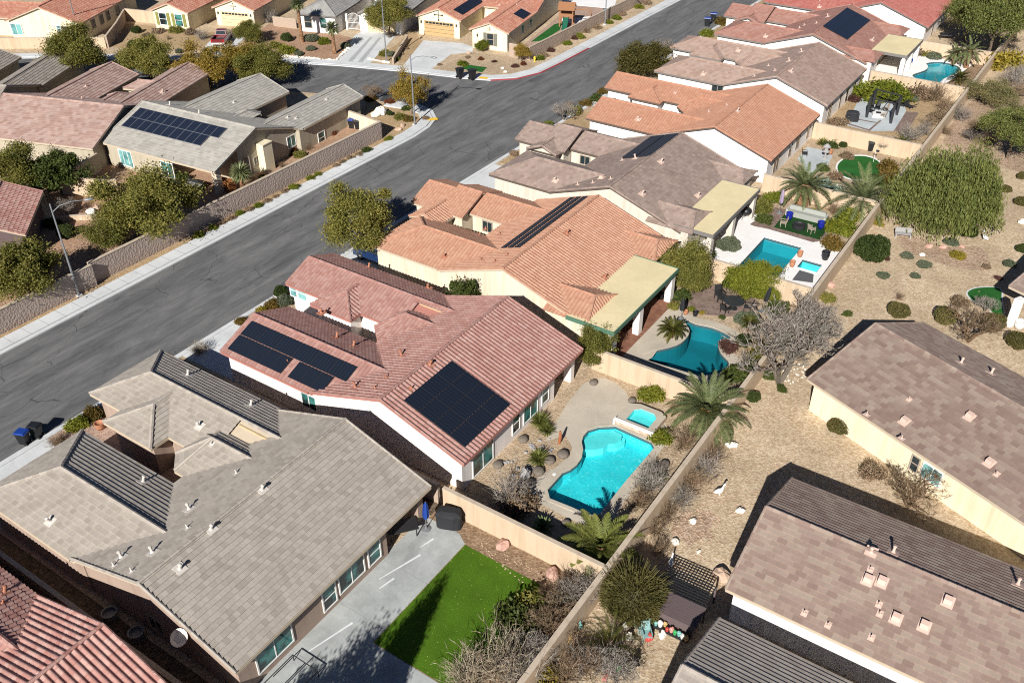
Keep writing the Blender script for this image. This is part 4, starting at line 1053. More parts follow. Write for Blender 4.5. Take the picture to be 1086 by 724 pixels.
NC = [(-160, 48), (-146, 58), (-133.2, 67.2), (-126.8, 71.6), (-118, 76.6), (-109.4, 81.7), (-99.7, 87.6), (-89.9, 91.8), (-80.8, 94.9), (-72.9, 97.0), (-69.2, 98.4), (-66.6, 100.8), (-65.2, 104.6), (-65.0, 110)]
def off_line(pts, d):
    out = []
    for i in range(len(pts)):
        a = np.array(pts[max(i-1, 0)]); b = np.array(pts[min(i+1, len(pts)-1)]); t = (b-a)/np.linalg.norm(b-a)
        out.append(tuple(np.array(pts[i]) + d*np.array([-t[1], t[0]])))
    return out
SC = off_line(NC[:9], -10.6) + [(-75.5, 85.4), (-71.5, 86.2), (-69.0, 85.6), (-67.0, 83.8), (-66.0, 81.2), (-65.6, 78)]
road = SC[::-1][:1] and ([(-65.5, -40), (-54.0, -40), (-54.0, 330), (-65.0, 330)] + NC[::-1] + SC)
sheet('road', road, .006, ASPH, label='grey weathered asphalt streets meeting at the corner')
def strip(line, d0, d1): return line_poly(off_line(line, d0), off_line(line, d1))
def line_poly(a, b): return a + b[::-1]
def slab(name, poly, z, mat, label=None, z0=0.0):
    o = MB().prism(poly, z0, z, bottom=False).build(name, mat); o['kind'] = 'structure'
    if label: o['label'] = label
    return o
main_west = [(-65.5, -40), (-65.5, 78)] + SC[::-1][1:]
wl = [(-65.5, -40), (-65.5, 40), (-65.6, 78), (-66.0, 81.2), (-67.0, 83.8), (-69.0, 85.6), (-71.5, 86.2), (-75.5, 85.4)]
slab('kerb', strip(wl, 0.0, .42), .10, CON, 'pale concrete kerb along the left of the main street')
slab('sidewalk', strip(wl, .50, 1.98), .12, CON, 'pale concrete sidewalk below the block wall')
nl = NC + [(-65.0, 330)]
slab('kerb', strip(nl, 0.0, .42), .10, CON, 'pale concrete kerb round the far street corner')
slab('sidewalk', strip(nl, .50, 2.0), .12, CON, 'pale concrete sidewalk in front of the far houses')
rl = [(-54.0, 330), (-54.0, -40)]
slab('kerb', strip(rl, 0.0, .45), .09, CON, 'pale concrete kerb on the right of the main street')
# joints across the sidewalks
b = MB()
for i in range(70):
    y = -5+i*1.55
    if y < 79: b.box(-67.45, y, .121, -65.94, y+.035, .1245)
    if 112 < y+62 < 200: b.box(-67.0, y+62, .121, -65.46, y+62.035, .1245)
tag(b.build('sidewalk_joints', plain('joint_grey', (.26, .26, .26), .9)), 'thin grey expansion joints across the sidewalk', kind='structure')
# painted kerb and tactile pads
REDP = plain('red_paint', (.36, .05, .06), .7, var=.25); YELP = plain('yellow_paint', (.75, .46, .04), .7, var=.15)
rk = [(-71.2, 97.55), (-69.2, 98.4), (-66.6, 100.8), (-65.2, 104.6), (-65.0, 110), (-65.0, 117.5)][1:]
slab('kerb_paint', strip(rk, -.012, .2), .108, REDP, 'red painted stretch of kerb', z0=.012)
for q, r_ in (((-67.15, 83.2), R_(50)), ((-70.5, 98.6), R_(20))):
    o = MB().obox((0, 0, .004), (1.2, .75, .008)).build('tactile_pad', YELP); o.location = (*q, .121); o.rotation_euler.z = r_; o['kind'] = 'structure'
# darker repair patch on the side street
sheet('road_patch', [g2(402, 107), g2(417, 110), g2(431, 96), g2(415, 94)], .011, plain('fresh_asphalt', (.045, .047, .05), .9, var=.2), label='dark asphalt repair patch')

Z1 = .004
def yard(name, poly, mat, z=Z1, label=None, holes=(), kind='structure'): return sheet(name, poly, z, mat, holes, kind, label)
# left planter strip and lots
yard('planter', [(-68.4, -20), (-67.46, -20), (-67.46, 78), (-68.6, 84), (-78, 84), (-76, 79), (-69.0, 76)], GR_TAN, label='tan gravel planter between block wall and sidewalk')
yard('yard', [(-69, 0), (-69, 75), (-76, 80), (-84, 78), (-100, 68), (-92, 47), (-82, 42), (-76, 10)], GR_RED, label='sandy tan gravel yard behind the block wall', z=.003)
yard('front_yard', [g2(225, 50), g2(213, 54), g2(135, 52), g2(118, 50), g2(130, 24), g2(160, 28), g2(205, 34), g2(228, 34)], GR_TAN, label='tan gravel front yard left of the red truck')
yard('front_yard', [g2(262, 42), g2(247, 59), g2(295, 62), g2(357, 64), g2(372, 48), g2(372, 40), g2(355, 36), g2(318, 32), g2(285, 26)], GR_RED, label='reddish gravel front yard with palms')
yard('front_yard', [g2(394, 63), g2(430, 67), g2(452, 45), g2(446, 42), g2(438, 30), g2(420, 48)], GR_TAN, label='tan gravel strip between the two driveways')
yard('front_yard', [g2(460, 73), g2(500, 56), g2(540, 60), g2(560, 62), g2(573, 64), g2(560, 74), g2(548, 79), g2(520, 81), g2(490, 78)], GR_YARD, label='beige gravel front yard of the corner house')
yard('driveway', [g2(213, 54), g2(233, 33), g2(262, 36), g2(243, 60.5), g2(230, 58)], CON, label='concrete driveway under the red truck', z=.010)
yard('driveway', [g2(356, 68), g2(376, 38), g2(385, 33), g2(407, 34), g2(420, 38), g2(390, 70), g2(375, 70)], CON, label='wide pale concrete driveway with dark tyre tracks', z=.010)
yard('driveway', [g2(425, 73), g2(449, 43), g2(490, 46), g2(502, 50), g2(501, 55.5), g2(478, 58), g2(457, 74), g2(440, 76)], CON, label='concrete driveway of the cream corner house', z=.010)
for dx in (0, 7):
    yard('tyre_tracks', [g2(368+dx*1.6, 66), g2(392+dx*1.4, 40), g2(395+dx*1.4, 40), g2(373+dx*1.6, 66.5)], plain('track_grey%d' % dx, (.36, .37, .37), .9, var=.35), label='faint grey tyre track on concrete', z=.015)
yard('lawn', [g2(494, 68.6), g2(516.6, 71.6), g2(511.3, 76.9), g2(487.5, 73)], TURF_D, label='small dark green lawn patch by the corner', z=.012)
yard('side_yard', [g2(540, 60), g2(562, 63.5), g2(640, 23), g2(640, 2), g2(600, 3), g2(590, 20)], GR_PINK, label='rose gravel side yard behind the corner wall', z=.003)
yard('pool_deck', [g2(596, 24), g2(614, 26), g2(650, 12), g2(655, -3), g2(595, -3)], CON_W, holes=[poolT], label='white deck round the far rectangular pool', z=.009)
yard('lawn', [g2(563, 44.5), g2(575, 43.5), g2(594, 32), g2(596, 24), g2(588, 26)], TURF_D, label='narrow bright lawn beside the corner house', z=.010)
# right-hand front yards
FY = [(-53.5, 9, 14.5), (-53.5, 31, 43)]
for y0, y1, m, lb in ((27.5, 33.5, GR_PINK, 'rose gravel front yard below the grey hip'), (40.7, 50, GR_YARD, 'beige gravel bed before the rose tiled house'), (58.5, 66, GR_YARD, 'gravel bed before the orange house'),
                      (77.5, 87, GR_TAN, 'tan gravel bed before the umber house'), (87.2, 96, GR_TAN, 'tan gravel bed before the apricot house'), (96, 124, GR_YARD, 'gravel bed before the pink houses'), (124, 160, GR_TAN, 'tan gravel beds far up the street'), (-5, 26.5, GR_PINK, 'rose gravel front bed at the left bottom')):
    yard('front_bed', [(-53.55, y0), (-40.5, y0), (-40.5, y1), (-53.55, y1)], m, label=lb)
for y0, y1, lb in ((15.8, 22.2, 'pale driveway of the grey tiled house'), (33.9, 40.6, 'pale driveway of the rose tiled house'), (51.5, 58.4, 'pale driveway with the parked blue car'), (69.5, 76.8, 'pale driveway of the umber house'), (98, 103.5, 'pale driveway of the apricot house')):
    yard('driveway', [(-53.55, y0), (-46.0, y0), (-46.0, y1), (-53.55, y1)], CON, label=lb, z=.009)

# back yards
yard('yard_soil', [(-27, 15), (-15.1, 15), (-15.1, 31.9), (-27, 31.9)], BROWN, label='brown soil behind the grey house')
yard('patio', [(-27.3, 8), (-23.8, 8), (-23.8, 30.4), (-24.6, 30.9), (-27.3, 30.9)], CON_P, label='stained grey concrete patio slab', z=.009)
yard('patio', [(-23.78, 8), (-17.5, 8), (-17.5, 21.9), (-23.78, 21.9)], CON_P, label='shaded concrete slab at the bottom edge', z=.009)
b = MB()
for y in (11.5, 15.3, 19.1, 22.9, 26.7): b.box(-27.2, y, .010, -23.8, y+.03, .0125)
b.box(-23.80, 8, .010, -23.77, 22, .0125)
for x0, y0, x1, y1 in ((-26.4, 18.1, -25.2, 22.2), (-25.7, 23.5, -25.0, 25.6), (-26.0, 25.6, -24.9, 29.4)):
    pass
tag(b.build('slab_joints', plain('joint_grey2', (.3, .31, .3), .9)), 'thin joints in the patio slab', kind='structure')
WS = plain('white_scuff', (.64, .66, .66), .9, var=.2, scale=2)
for i, (a, c) in enumerate((((326.5, 691), (374, 660)), ((402, 614), (446, 588)), ((402, 624), (418, 613)), ((446, 580), (460, 571)))):
    p, q = np.array(g2(*a)), np.array(g2(*c)); t = (q-p)/np.linalg.norm(q-p); n_ = np.array([-t[1], t[0]])*.07
    yard('scuff_mark', [tuple(p-n_*.4), tuple(p+n_*.4), tuple(q+n_), tuple(q-n_)], WS, z=.014, label='pale streak on the patio slab')
yard('lawn', [(-23.76, 21.95), (-17.9, 21.95), (-17.7, 26), (-17.8, 29.0), (-18.4, 30.3), (-23.76, 30.35)], TURF, label='bright green lawn with pale flecks', z=.016)
yard('yard', [(-26.6, 32.3), (-15.1, 32.3), (-15.1, 50), (-26.6, 50)], GR_YARD, label='beige gravel yard round the bright pool', holes=[poolB])
deckB = [g2(578, 468), g2(600, 430), g2(617, 408), g2(629, 402), g2(641, 400.5), g2(653, 406), g2(664, 415), g2(668, 424), (-21.4, 47.6), (-18.9, 47.6), g2(707, 452), g2(705, 472), g2(690, 492), g2(664, 530), g2(648, 556), g2(634, 562), g2(604, 550), g2(571, 533), g2(560, 520), g2(572, 504), g2(588, 496), g2(604, 484), g2(607, 474), g2(600, 462)]
yard('pool_deck', deckB, CON_T, holes=[poolB], label='tan concrete deck round the bright pool', z=.012)
yard('yard', [(-25.2, 50.3), (-15.1, 50.3), (-15.1, 67.2), (-29.5, 67.2), (-29.5, 63)], GR_YARD, label='beige yard round the teal lagoon pool', holes=[poolC])
yard('patio_floor', [(-29.0, 51.3), (-25.0, 51.3), (-25.0, 62.6), (-29.0, 62.6)], PAV_R, label='red brick patio floor under the tan roof', z=.009)
deckC = offset_loop(poolC, .95)
yard('pool_deck', deckC, CON_T, holes=[poolC], label='tan deck rim round the teal pool', z=.013)
yard('pool_deck', [(-25.0, 51.0), (-23.6, 51.0), (-23.0, 54), (-23.4, 58), (-23.6, 61.5), (-25.0, 62)], CON_T, label='tan deck beside the red brick patio', z=.010)
pavC = [g2(724, 322), g2(734, 309), g2(748, 302), g2(775, 306), g2(795, 312), g2(806, 322), g2(800, 334), g2(780, 336), g2(750, 334), g2(730, 330)]
yard('paver_patio', pavC, PAV_B, label='brown paver patio with the round table', z=.015)
yard('pool_deck', [(-28.0, 67.9), (-15.1, 67.9), (-15.1, 78.6), (-28.0, 82.0)], CON_W, holes=[poolD, spaD], label='white deck round the rectangular pool', z=.006)
yard('yard', [(-28.0, 82.0), (-15.1, 78.6), (-15.1, 86.5), (-28, 86.5)], GR_YARD, label='beige planting strip behind the dark turf')
yard('paver_patio', [g2(795, 238), g2(822, 220), g2(885, 232), g2(880, 254), g2(862, 257), g2(815, 243), g2(800, 240)], PAV_B, label='grey brown paving under the dark turf', z=.011)
yard('turf', [g2(820.5, 241), g2(833, 226), g2(880, 240), g2(869.5, 254.5)], TURF_K, label='dark artificial turf under the garden sofa', z=.016)
yard('spa_cover', [g2(840, 297), g2(848, 286.5), g2(863, 291), g2(862, 300)], plain('slate', (.10, .10, .105), .7), z=.016, label='dark grey slate square beside the spa')
yard('yard', [(-27.2, 86.8), (-15.1, 86.8), (-15.1, 102.9), (-27.2, 102.9)], GR_YARD, label='beige gravel yard with the putting green')
yard('patio', [g2(846, 168), g2(856, 156), g2(872, 159), g2(883, 165), g2(877, 178), g2(858, 186)], PAV_G, label='grey patio slab behind the apricot house', z=.009)
ring = [(911.5+23.5*math.cos(t), 178+12.5*math.sin(t)) for t in np.linspace(0, 2*math.pi, 40, endpoint=False)]
yard('green_rim', [g2(911.5+(x-911.5)*1.08, 178+(y-178)*1.1) for x, y in ring], CON_W, label='pale rim of the putting green', z=.011)
yard('putting_green', [g2(x, y) for x, y in ring], TURF_D, label='round putting green', z=.016)
yard('yard', [(-27.2, 103.4), (-15.1, 103.4), (-15.1, 124), (-27.2, 124)], GR_TAN, label='tan gravel yard with the pergola patio')
yard('patio', px_(ze, [(330, 260), (430, 60), (560, 100), (720, 110), (745, 185), (660, 330), (480, 330), (320, 290)]), PAV_G, label='grey flagstone patio under the pergola', z=.009)
yard('paver_strip', px_(ze, [(745, 190), (835, 200), (740, 345), (655, 330)]), PAV_B, label='brown brick strip at the flagstone patio', z=.013)
yard('flag_joint', px_(ze, [(330, 282), (470, 325), (480, 318), (335, 274)]), PAV_B, label='brick joint across the flagstones', z=.013)
yard('flag_joint', px_(ze, [(470, 325), (560, 250), (570, 255), (485, 330)]), PAV_B, label='brick joint along the flagstones', z=.014)
yard('flag_joint', px_(ze, [(400, 250), (540, 275), (536, 268), (402, 243)]), PAV_B, label='second brick joint across the flagstones', z=.0145)
yard('pool_deck', [(-28.0, 125), (-15.1, 125), (-15.1, 141), (-28, 141)], CON_W, holes=[poolG], label='white deck round the far lagoon pool', z=.007)
yard('yard', [(-19.5, 125), (-15.1, 125), (-15.1, 141), (-17, 141), (-18, 133)], BROWN, label='brown planting soil by the far pool', z=.013)
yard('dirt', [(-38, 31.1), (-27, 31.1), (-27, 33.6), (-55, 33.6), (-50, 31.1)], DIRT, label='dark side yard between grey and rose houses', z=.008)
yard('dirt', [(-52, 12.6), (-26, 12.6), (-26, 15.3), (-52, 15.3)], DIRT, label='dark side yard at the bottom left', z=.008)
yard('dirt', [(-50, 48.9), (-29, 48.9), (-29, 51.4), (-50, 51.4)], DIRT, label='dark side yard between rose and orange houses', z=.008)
turfR = smooth_loop([g2(1026, 311), g2(1036, 305.5), g2(1060, 306), g2(1062, 320), g2(1064, 333), g2(1056, 334), g2(1046, 325), g2(1034, 320)], 3)
yard('turf_rim', offset_loop(turfR, .14), CON, label='pale rim of the small lawn', z=.010)
yard('turf', turfR, TURF_D, label='small curved lawn right of the bare shrub', z=.016)
for nm, poly, lb in (('gravel_bed', smooth_loop([g2(955, 245), g2(1000, 262), g2(1040, 262), g2(1050, 285), g2(1020, 285), g2(985, 275), g2(955, 262)], 3), 'reddish gravel below the weeping tree'),
                     ('gravel_bed', smooth_loop([g2(716, 552), g2(728, 545), g2(736, 549), g2(748, 541), g2(760, 550), g2(752, 560), g2(758, 570), g2(742, 571), g2(730, 581), g2(724, 571), g2(712, 567)], 3), 'brownish stony patch in the gravel strip'),
                     ('gravel_bed', smooth_loop([g2(1000, 150), g2(1040, 100), g2(1090, 90), g2(1100, 180), g2(1040, 165)], 3), 'reddish gravel under the far desert shrubs')):
    yard(nm, poly, GR_BED, label=lb, z=.006)

# ------------------------------------------------------------------ pools
def up_tris(lo):
    F = []
    for t in _tess([lo]):
        a, b, c = (lo[i] for i in t)
        F.append(t if (b[0]-a[0])*(c[1]-a[1])-(b[1]-a[1])*(c[0]-a[0]) > 0 else t[::-1])
    return F
BAND = tile_mat('pool_tiles', [(.05, .10, .14), (.10, .17, .2), (.16, .22, .24)], .15, .15)
def pool(label, outline, depth, plaster, water, coping=.28, steps=None, cmat=None, z0=.013, wz=-.14, group=None, ch=.035):
    cx = sum(p[0] for p in outline)/len(outline); cy = sum(p[1] for p in outline)/len(outline)
    t = thing('swimming_pool', label, 'pool', (cx, cy, 0), 0, group)
    lo = [(x-cx, y-cy) for x, y in outline]
    a = sum(lo[i][0]*lo[(i+1) % len(lo)][1]-lo[(i+1) % len(lo)][0]*lo[i][1] for i in range(len(lo)))
    if a < 0: lo = lo[::-1]
    n = len(lo); b = MB()
    b.add([(x, y, z0-.02) for x, y in lo] + [(x, y, -depth) for x, y in lo], [((i+1) % n, i, n+i, n+(i+1) % n) for i in range(n)])
    b.add([(x, y, -depth) for x, y in lo], up_tris(lo)); b.build('basin', plaster, t)
    il = offset_loop(lo, -.012); b = MB(); b.add([(x, y, z0-.025) for x, y in il] + [(x, y, -.24) for x, y in il], [((i+1) % n, i, n+i, n+(i+1) % n) for i in range(n)]); b.build('tile_band', BAND, t)
    b = MB(); b.add([(x, y, wz) for x, y in lo], up_tris(lo))
    b.build('water', water, t)
    if coping:
        up = offset_loop(lo, coping); b = MB()
        v = [(x, y, z0+ch) for x, y in lo] + [(x, y, z0+ch) for x, y in up] + [(x, y, z0-.06) for x, y in lo] + [(x, y, z0-.01) for x, y in up]
        b.add(v, [(i, n+i, n+(i+1) % n, (i+1) % n) for i in range(n)] + [(i, (i+1) % n, 2*n+(i+1) % n, 2*n+i) for i in range(n)] + [(n+i, 3*n+i, 3*n+(i+1) % n, n+(i+1) % n) for i in range(n)])
        b.build('coping', cmat or CON_T, t)
    for k, (poly, dz) in enumerate(steps or ()):
        MB().prism([(x-cx, y-cy) for x, y in poly], -depth+.01, -dz, bottom=False).build('step', PALE, t)
    return t
def arc(c, r, a0, a1, n=9): return [(c[0]+r*math.cos(a), c[1]+r*math.sin(a)) for a in np.linspace(a0, a1, n)]
s1 = g2(640, 462); s2 = g2(652, 456)
stepsB = [([g2(617.5, 468.5), g2(619, 463), g2(624.5, 457), g2(635, 453.3), g2(652, 452.6), g2(660, 456.5), g2(659, 462), g2(652, 466), g2(645, 467), g2(640, 471), g2(630, 473), g2(619, 472.5)], .35),
          ([g2(637, 454), g2(653, 453), g2(664, 458.2), g2(663, 463.5), g2(655, 467.5), g2(646, 468), g2(640, 463)], .6)]
pool('bright turquoise free-form pool behind the rose tiled house', poolB, .95, AQUA, W1, steps=stepsB, cmat=CON_T)
pool('teal lagoon pool behind the orange house with the sago at its edge', poolC, 1.6, TEAL, W2, cmat=CON_T)
pool('rectangular teal pool in the white deck', poolD, 1.5, TEAL2, W2, cmat=CON_W, coping=.2)
pool('square spa with pale water beside the rectangular pool', spaD, .9, PALE, W2, cmat=CON_W, coping=.2)
pool('far lagoon pool beside the palm trees at the top right', poolG, 1.4, TEAL2, W2, cmat=CON_W, coping=.2)
pool('far blue pool behind the street corner house', poolT, 1.4, plaster_mat('far_pool_blue', (.10, .34, .46)), W2, cmat=CON_W, coping=.3)
# raised spa: a block with its own basin and a stone face towards the pool
t = thing('spa', 'raised stone-faced spa at the head of the bright pool', 'spa', (-20.1, 46.5, 0))
outer = [(-1.55, -1.15), (1.35, -1.15), (1.35, 1.05), (.8, 1.35), (-.8, 1.35), (-1.55, 1.0)]
inner = [(x+20.1, y-46.5) for x, y in spaB]
b = MB(); n = len(outer); m_ = len(inner)
b.add([(x, y, 0) for x, y in outer] + [(x, y, .42) for x, y in outer], [(i, (i+1) % n, n+(i+1) % n, n+i) for i in range(n)], 1)
b.add([(x, y, .42) for x, y in outer + inner], [f for f in _tess([outer, inner])], 0)
b.add([(x, y, .42) for x, y in inner] + [(x, y, .05) for x, y in inner], [((i+1) % m_, i, m_+i, m_+(i+1) % m_) for i in range(m_)], 2)
b.add([(x, y, .05) for x, y in inner], _tess([inner]), 2)
STONE = tile_mat('stone_face', [(.42, .28, .20), (.55, .42, .32), (.5, .36, .27)], .3, .15)
b.build('shell', [CON_T, gravel_mat('spa_stone', (.42, .27, .19), (.55, .40, .30), (.62, .5, .4), 5, bump=.5, patch=.1), PALE], t)
b = MB(); b.add([(x, y, .36) for x, y in inner], up_tris(inner)); b.build('water', W1, t)
b = MB(); b.box(-1.62, -1.3, .42, 1.42, -1.02, .5); b.box(-1.62, -1.3, 0, -1.5, -1.156, .419); b.box(1.3, -1.3, 0, 1.42, -1.156, .419); b.build('coping', CON_W, t)
# island bed of the teal pool
for i, (px, py, r_) in enumerate(((683, 375, .0),)): pass

# ------------------------------------------------------------------ walls and fences
CAPM = stucco('wall_cap', (.52, .43, .33))
BLOCK = block_mat('split_face_block', (.38, .305, .26)); BLOCK2 = block_mat('tan_block', (.40, .31, .24))
def wall(label, pts, h, mat, th=.2, cap=True, name='boundary_wall', group='block and stucco boundary walls', capm=None):
    t = thing(name, label, 'wall', (*pts[0], 0), 0, group)
    o = np.array(pts[0]); b = MB(); c = MB()
    L_ = [tuple(np.array(p)-o) for p in pts]
    for d, z0, z1, mb in ((th/2, 0, h, b), (th/2+.035, h+.002, h+.07, c)):
        A, B = off_line(L_, -d), off_line(L_, d)
        for i in range(len(L_)-1):
            mb.prism([A[i], A[i+1], B[i+1], B[i]], z0, z1)
    b.build('masonry', mat, t)
    if cap: c.build('cap', capm or CAPM, t)
    return t
wall('near stretch of pink-grey split block wall with the streetlamp before it', [(-68.2, -30), (-68.2, 36.8)], 2.05, BLOCK, .25)
wall('long pink-grey split block wall before the corner house', [(-68.62, 36.81), (-68.62, 75.4)], 2.05, BLOCK, .25)
wall('short cream wall with gate panel beside the blue-lidded bins', [(-68.7, 75.6), (-75.9, 76.4)], 1.9, ST['C'], .2)
wall('tan return wall in the shade at the bin corner', [(-76.6, 76.9), (-77.0, 79.4)], 1.7, ST['C'], .2)
wall('cream stucco yard wall between two lots at the left', [(-86.6, 46.2), (-81.6, 48.4), (-81.2, 49.0)], 1.9, ST['wall'], .2)
wall('brown side of the cream yard wall running to the houses', [(-86.6, 46.3), (-88.4, 52.0)], 1.9, ST['wall'], .2)
wall('low pink wall by the boulders in the left yard', [(-83.0, 40.6), (-80.2, 43.5), (-76.5, 46.0)], .5, ST['wall'], .2)
wall('long tan rear wall between the back yards and the gravel strip', [(-15.05, -10), (-15.05, 52), (-15.15, 85), (-14.7, 146), (-14.6, 200)], 1.85, ST['wall'], .25)
for y, x0, lb in ((32.05, -26.6, 'cream lot wall between the lawn and the bright pool'), (50.15, -26.2, 'cream lot wall between the bright pool and the teal pool'), (67.5, -27.0, 'cream lot wall beside the tall round shrubs'),
                  (86.6, -26.8, 'lot wall behind the date palms'), (103.15, -27.1, 'tan lot wall between putting green and pergola patio'), (124.6, -26.8, 'tan lot wall beyond the pergola patio'), (141.3, -26.0, 'tan lot wall beyond the far lagoon pool'), (161.5, -26, 'farthest lot wall at the top right')):
    wall(lb, [(x0, y), (-15.2, y)], 1.85, ST['wall'], .2)
wall('dark side yard wall beside the rust tiled roof', [(-52, 13.75), (-27, 13.75)], 1.8, BLOCK2, .2)
wall('low wall between grey house and rose house side yards', [(-46, 32.3), (-27.2, 32.3)], 1.6, BLOCK2, .2)
wall('tan wall with a kink before the salmon gabled house', [(-150, 60), (-136.8, 70.3), (-124.0, 79.0)], 1.5, ST['wall'], .2)
wall('brown wall side running back from the far street', [(-123.9, 79.2), (-128.5, 84.5), (-133.3, 89.5)], 1.7, BLOCK2, .2)
wall('tan wall behind the shuttered house front', [(-133.2, 89.6), (-127.5, 91.2)], 1.8, ST['wall'], .2)
wall('rose block wall between the red truck and the palms', [(-111.6, 100.3), (-107.6, 101.3)], 1.4, BLOCK2, .2)
wall('tan side wall along the concrete drive of the corner house', [(-84.4, 96.5), (-89.5, 106)], .8, BLOCK2, .2)
wall('rose block wall along the red kerb', [(-72.8, 108.3), (-69.5, 108.4), (-69.6, 131), (-70.0, 240)], 1.8, BLOCK2, .2)
# iron entry gate between the white house's two fronts
b = MB()
gx, gy = -99.6, 105.6
t = thing('entry_gate', 'scrolled iron entry gate with arched top between white walls', 'gate', (gx, gy, 0), R_(18))
for x in np.arange(-.9, .95, .2): b.box(x-.02, -.02, .1, x+.02, .02, 2.1+.45*math.cos(x*1.6))
b.box(-.95, -.025, .15, .95, .025, .22); b.box(-.95, -.025, 1.1, .95, .025, 1.16)
b.tube([(x, 0, 2.12+.45*math.cos(x*1.6)) for x in np.linspace(-.95, .95, 9)], .035, 6)
for x in (-.5, 0, .5): b.tube([(x+.2*math.cos(a), 0, 1.55+.2*math.sin(a)) for a in np.linspace(0, 6.28, 13)], .02, 5)
b.build('gate_leaf', MT['white_frame'], t); [MB().box(x-.15, -.2, 0, x+.15, .2, 2.4).build('gate_post', ST['TW'], t) for x in (-1.15, 1.15)]
# ------------------------------------------------------------------ vegetation
LF = {}
LF['olive'] = leaf_mat('leaf_olive', (.09, .096, .020), (.195, .185, .04), c3=(.34, .285, .08))
LF['scrub'] = leaf_mat('leaf_scrub', (.11, .10, .045), (.21, .19, .08), c3=(.33, .28, .15))
LF['gold'] = leaf_mat('leaf_gold', (.13, .11, .018), (.28, .195, .033), c3=(.44, .28, .07))
LF['umber'] = leaf_mat('leaf_umber', (.045, .045, .012), (.10, .085, .022), c3=(.17, .13, .04))
LF['ochre'] = leaf_mat('leaf_ochre', (.07, .055, .012), (.16, .105, .022), c3=(.27, .17, .05))
LF['deep'] = leaf_mat('leaf_deep', (.03, .05, .012), (.075, .10, .022), c3=(.14, .15, .04))
LF['bright'] = leaf_mat('leaf_bright', (.08, .11, .012), (.17, .185, .018), c3=(.28, .26, .04))
LF['weep'] = leaf_mat('leaf_weeping', (.095, .115, .03), (.20, .22, .062), c3=(.33, .335, .13))
LF['sage'] = leaf_mat('leaf_sage', (.08, .095, .06), (.15, .17, .11), c3=(.24, .25, .18))
LF['ball'] = leaf_mat('leaf_clipped', (.075, .07, .022), (.15, .13, .044), c3=(.23, .19, .075))
LF['greenball'] = leaf_mat('leaf_green_clipped', (.024, .042, .010), (.055, .078, .018), c3=(.10, .12, .035))
LF['palm'] = leaf_mat('leaf_palm', (.10, .125, .05), (.21, .235, .11), c3=(.36, .37, .21), rough=.45)
LF['sago'] = leaf_mat('leaf_sago', (.03, .04, .008), (.08, .085, .018), c3=(.17, .15, .04), rough=.4)
LF['yucca'] = leaf_mat('leaf_yucca', (.08, .10, .02), (.18, .195, .045), c3=(.30, .29, .10))
LF['agave'] = leaf_mat('leaf_agave', (.14, .20, .17), (.24, .32, .29), c3=(.34, .42, .40), trans=.05)
LF['agreen'] = leaf_mat('leaf_agave_green', (.09, .12, .04), (.17, .20, .08), c3=(.26, .27, .13), trans=.05)
LF['dry'] = leaf_mat('twig_grey', (.15, .125, .11), (.26, .225, .205), c3=(.38, .345, .32), trans=.0)
LF['drybr'] = leaf_mat('twig_brown', (.12, .075, .045), (.21, .145, .095), c3=(.32, .24, .17), trans=.0)
LF['pale'] = leaf_mat('twig_pale', (.20, .155, .11), (.32, .26, .195), c3=(.43, .37, .29), trans=.0)
LF['rust'] = leaf_mat('leaf_rust', (.10, .03, .015), (.19, .06, .03), c3=(.26, .11, .05))
LF['yellow'] = leaf_mat('leaf_yellow', (.16, .12, .012), (.30, .23, .03), c3=(.42, .34, .07))
LF['dkred'] = leaf_mat('leaf_wine', (.06, .025, .02), (.12, .055, .045), c3=(.19, .10, .08))
BARK = plain('bark', (.12, .085, .06), .9, var=.3, bump=.5, bscale=18); BARK_P = plain('pale_bark', (.30, .26, .22), .9, var=.2, bump=.3, bscale=20)
BOOT = gravel_mat('palm_boots', (.17, .085, .045), (.27, .15, .08), (.36, .22, .13), 6, bump=1.0, patch=.2)

def quads_at(c, a, b):
    """quad cards: centre c, half axes a and b"""
    V = np.stack([c-a-b, c+a-b, c+a+b, c-a+b], 1).reshape(-1, 3)
    return V, np.arange(len(V)).reshape(-1, 4)
def unit(n, rg):
    v = rg.normal(size=(n, 3)); return v/np.linalg.norm(v, axis=1)[:, None]
def leaves(mb, c, size, rg, aspect=.55, mi=0, droop=0.0, vary=.45):
    n = len(c); a = unit(n, rg)
    if droop: a = a*(1-droop) + np.array([0, 0, -1.0])*droop; a /= np.linalg.norm(a, axis=1)[:, None]
    b = np.cross(a, unit(n, rg)); b /= np.linalg.norm(b, axis=1)[:, None]+1e-9
    s = size*(1+vary*(rg.random(n)*2-1))[:, None]
    V, F = quads_at(c, a*s*.5, b*s*.5*aspect); mb.add(V, F, mi, r=rg.random(n))
def proto(name, parts):
    """hidden-away mesh datas: list of (part name, mesh, material)"""
    return (name, parts)
def mesh_of(mb, name, mats):
    o = mb.build(name, mats); me = o.data; col.objects.unlink(o); bpy.data.objects.remove(o); return me

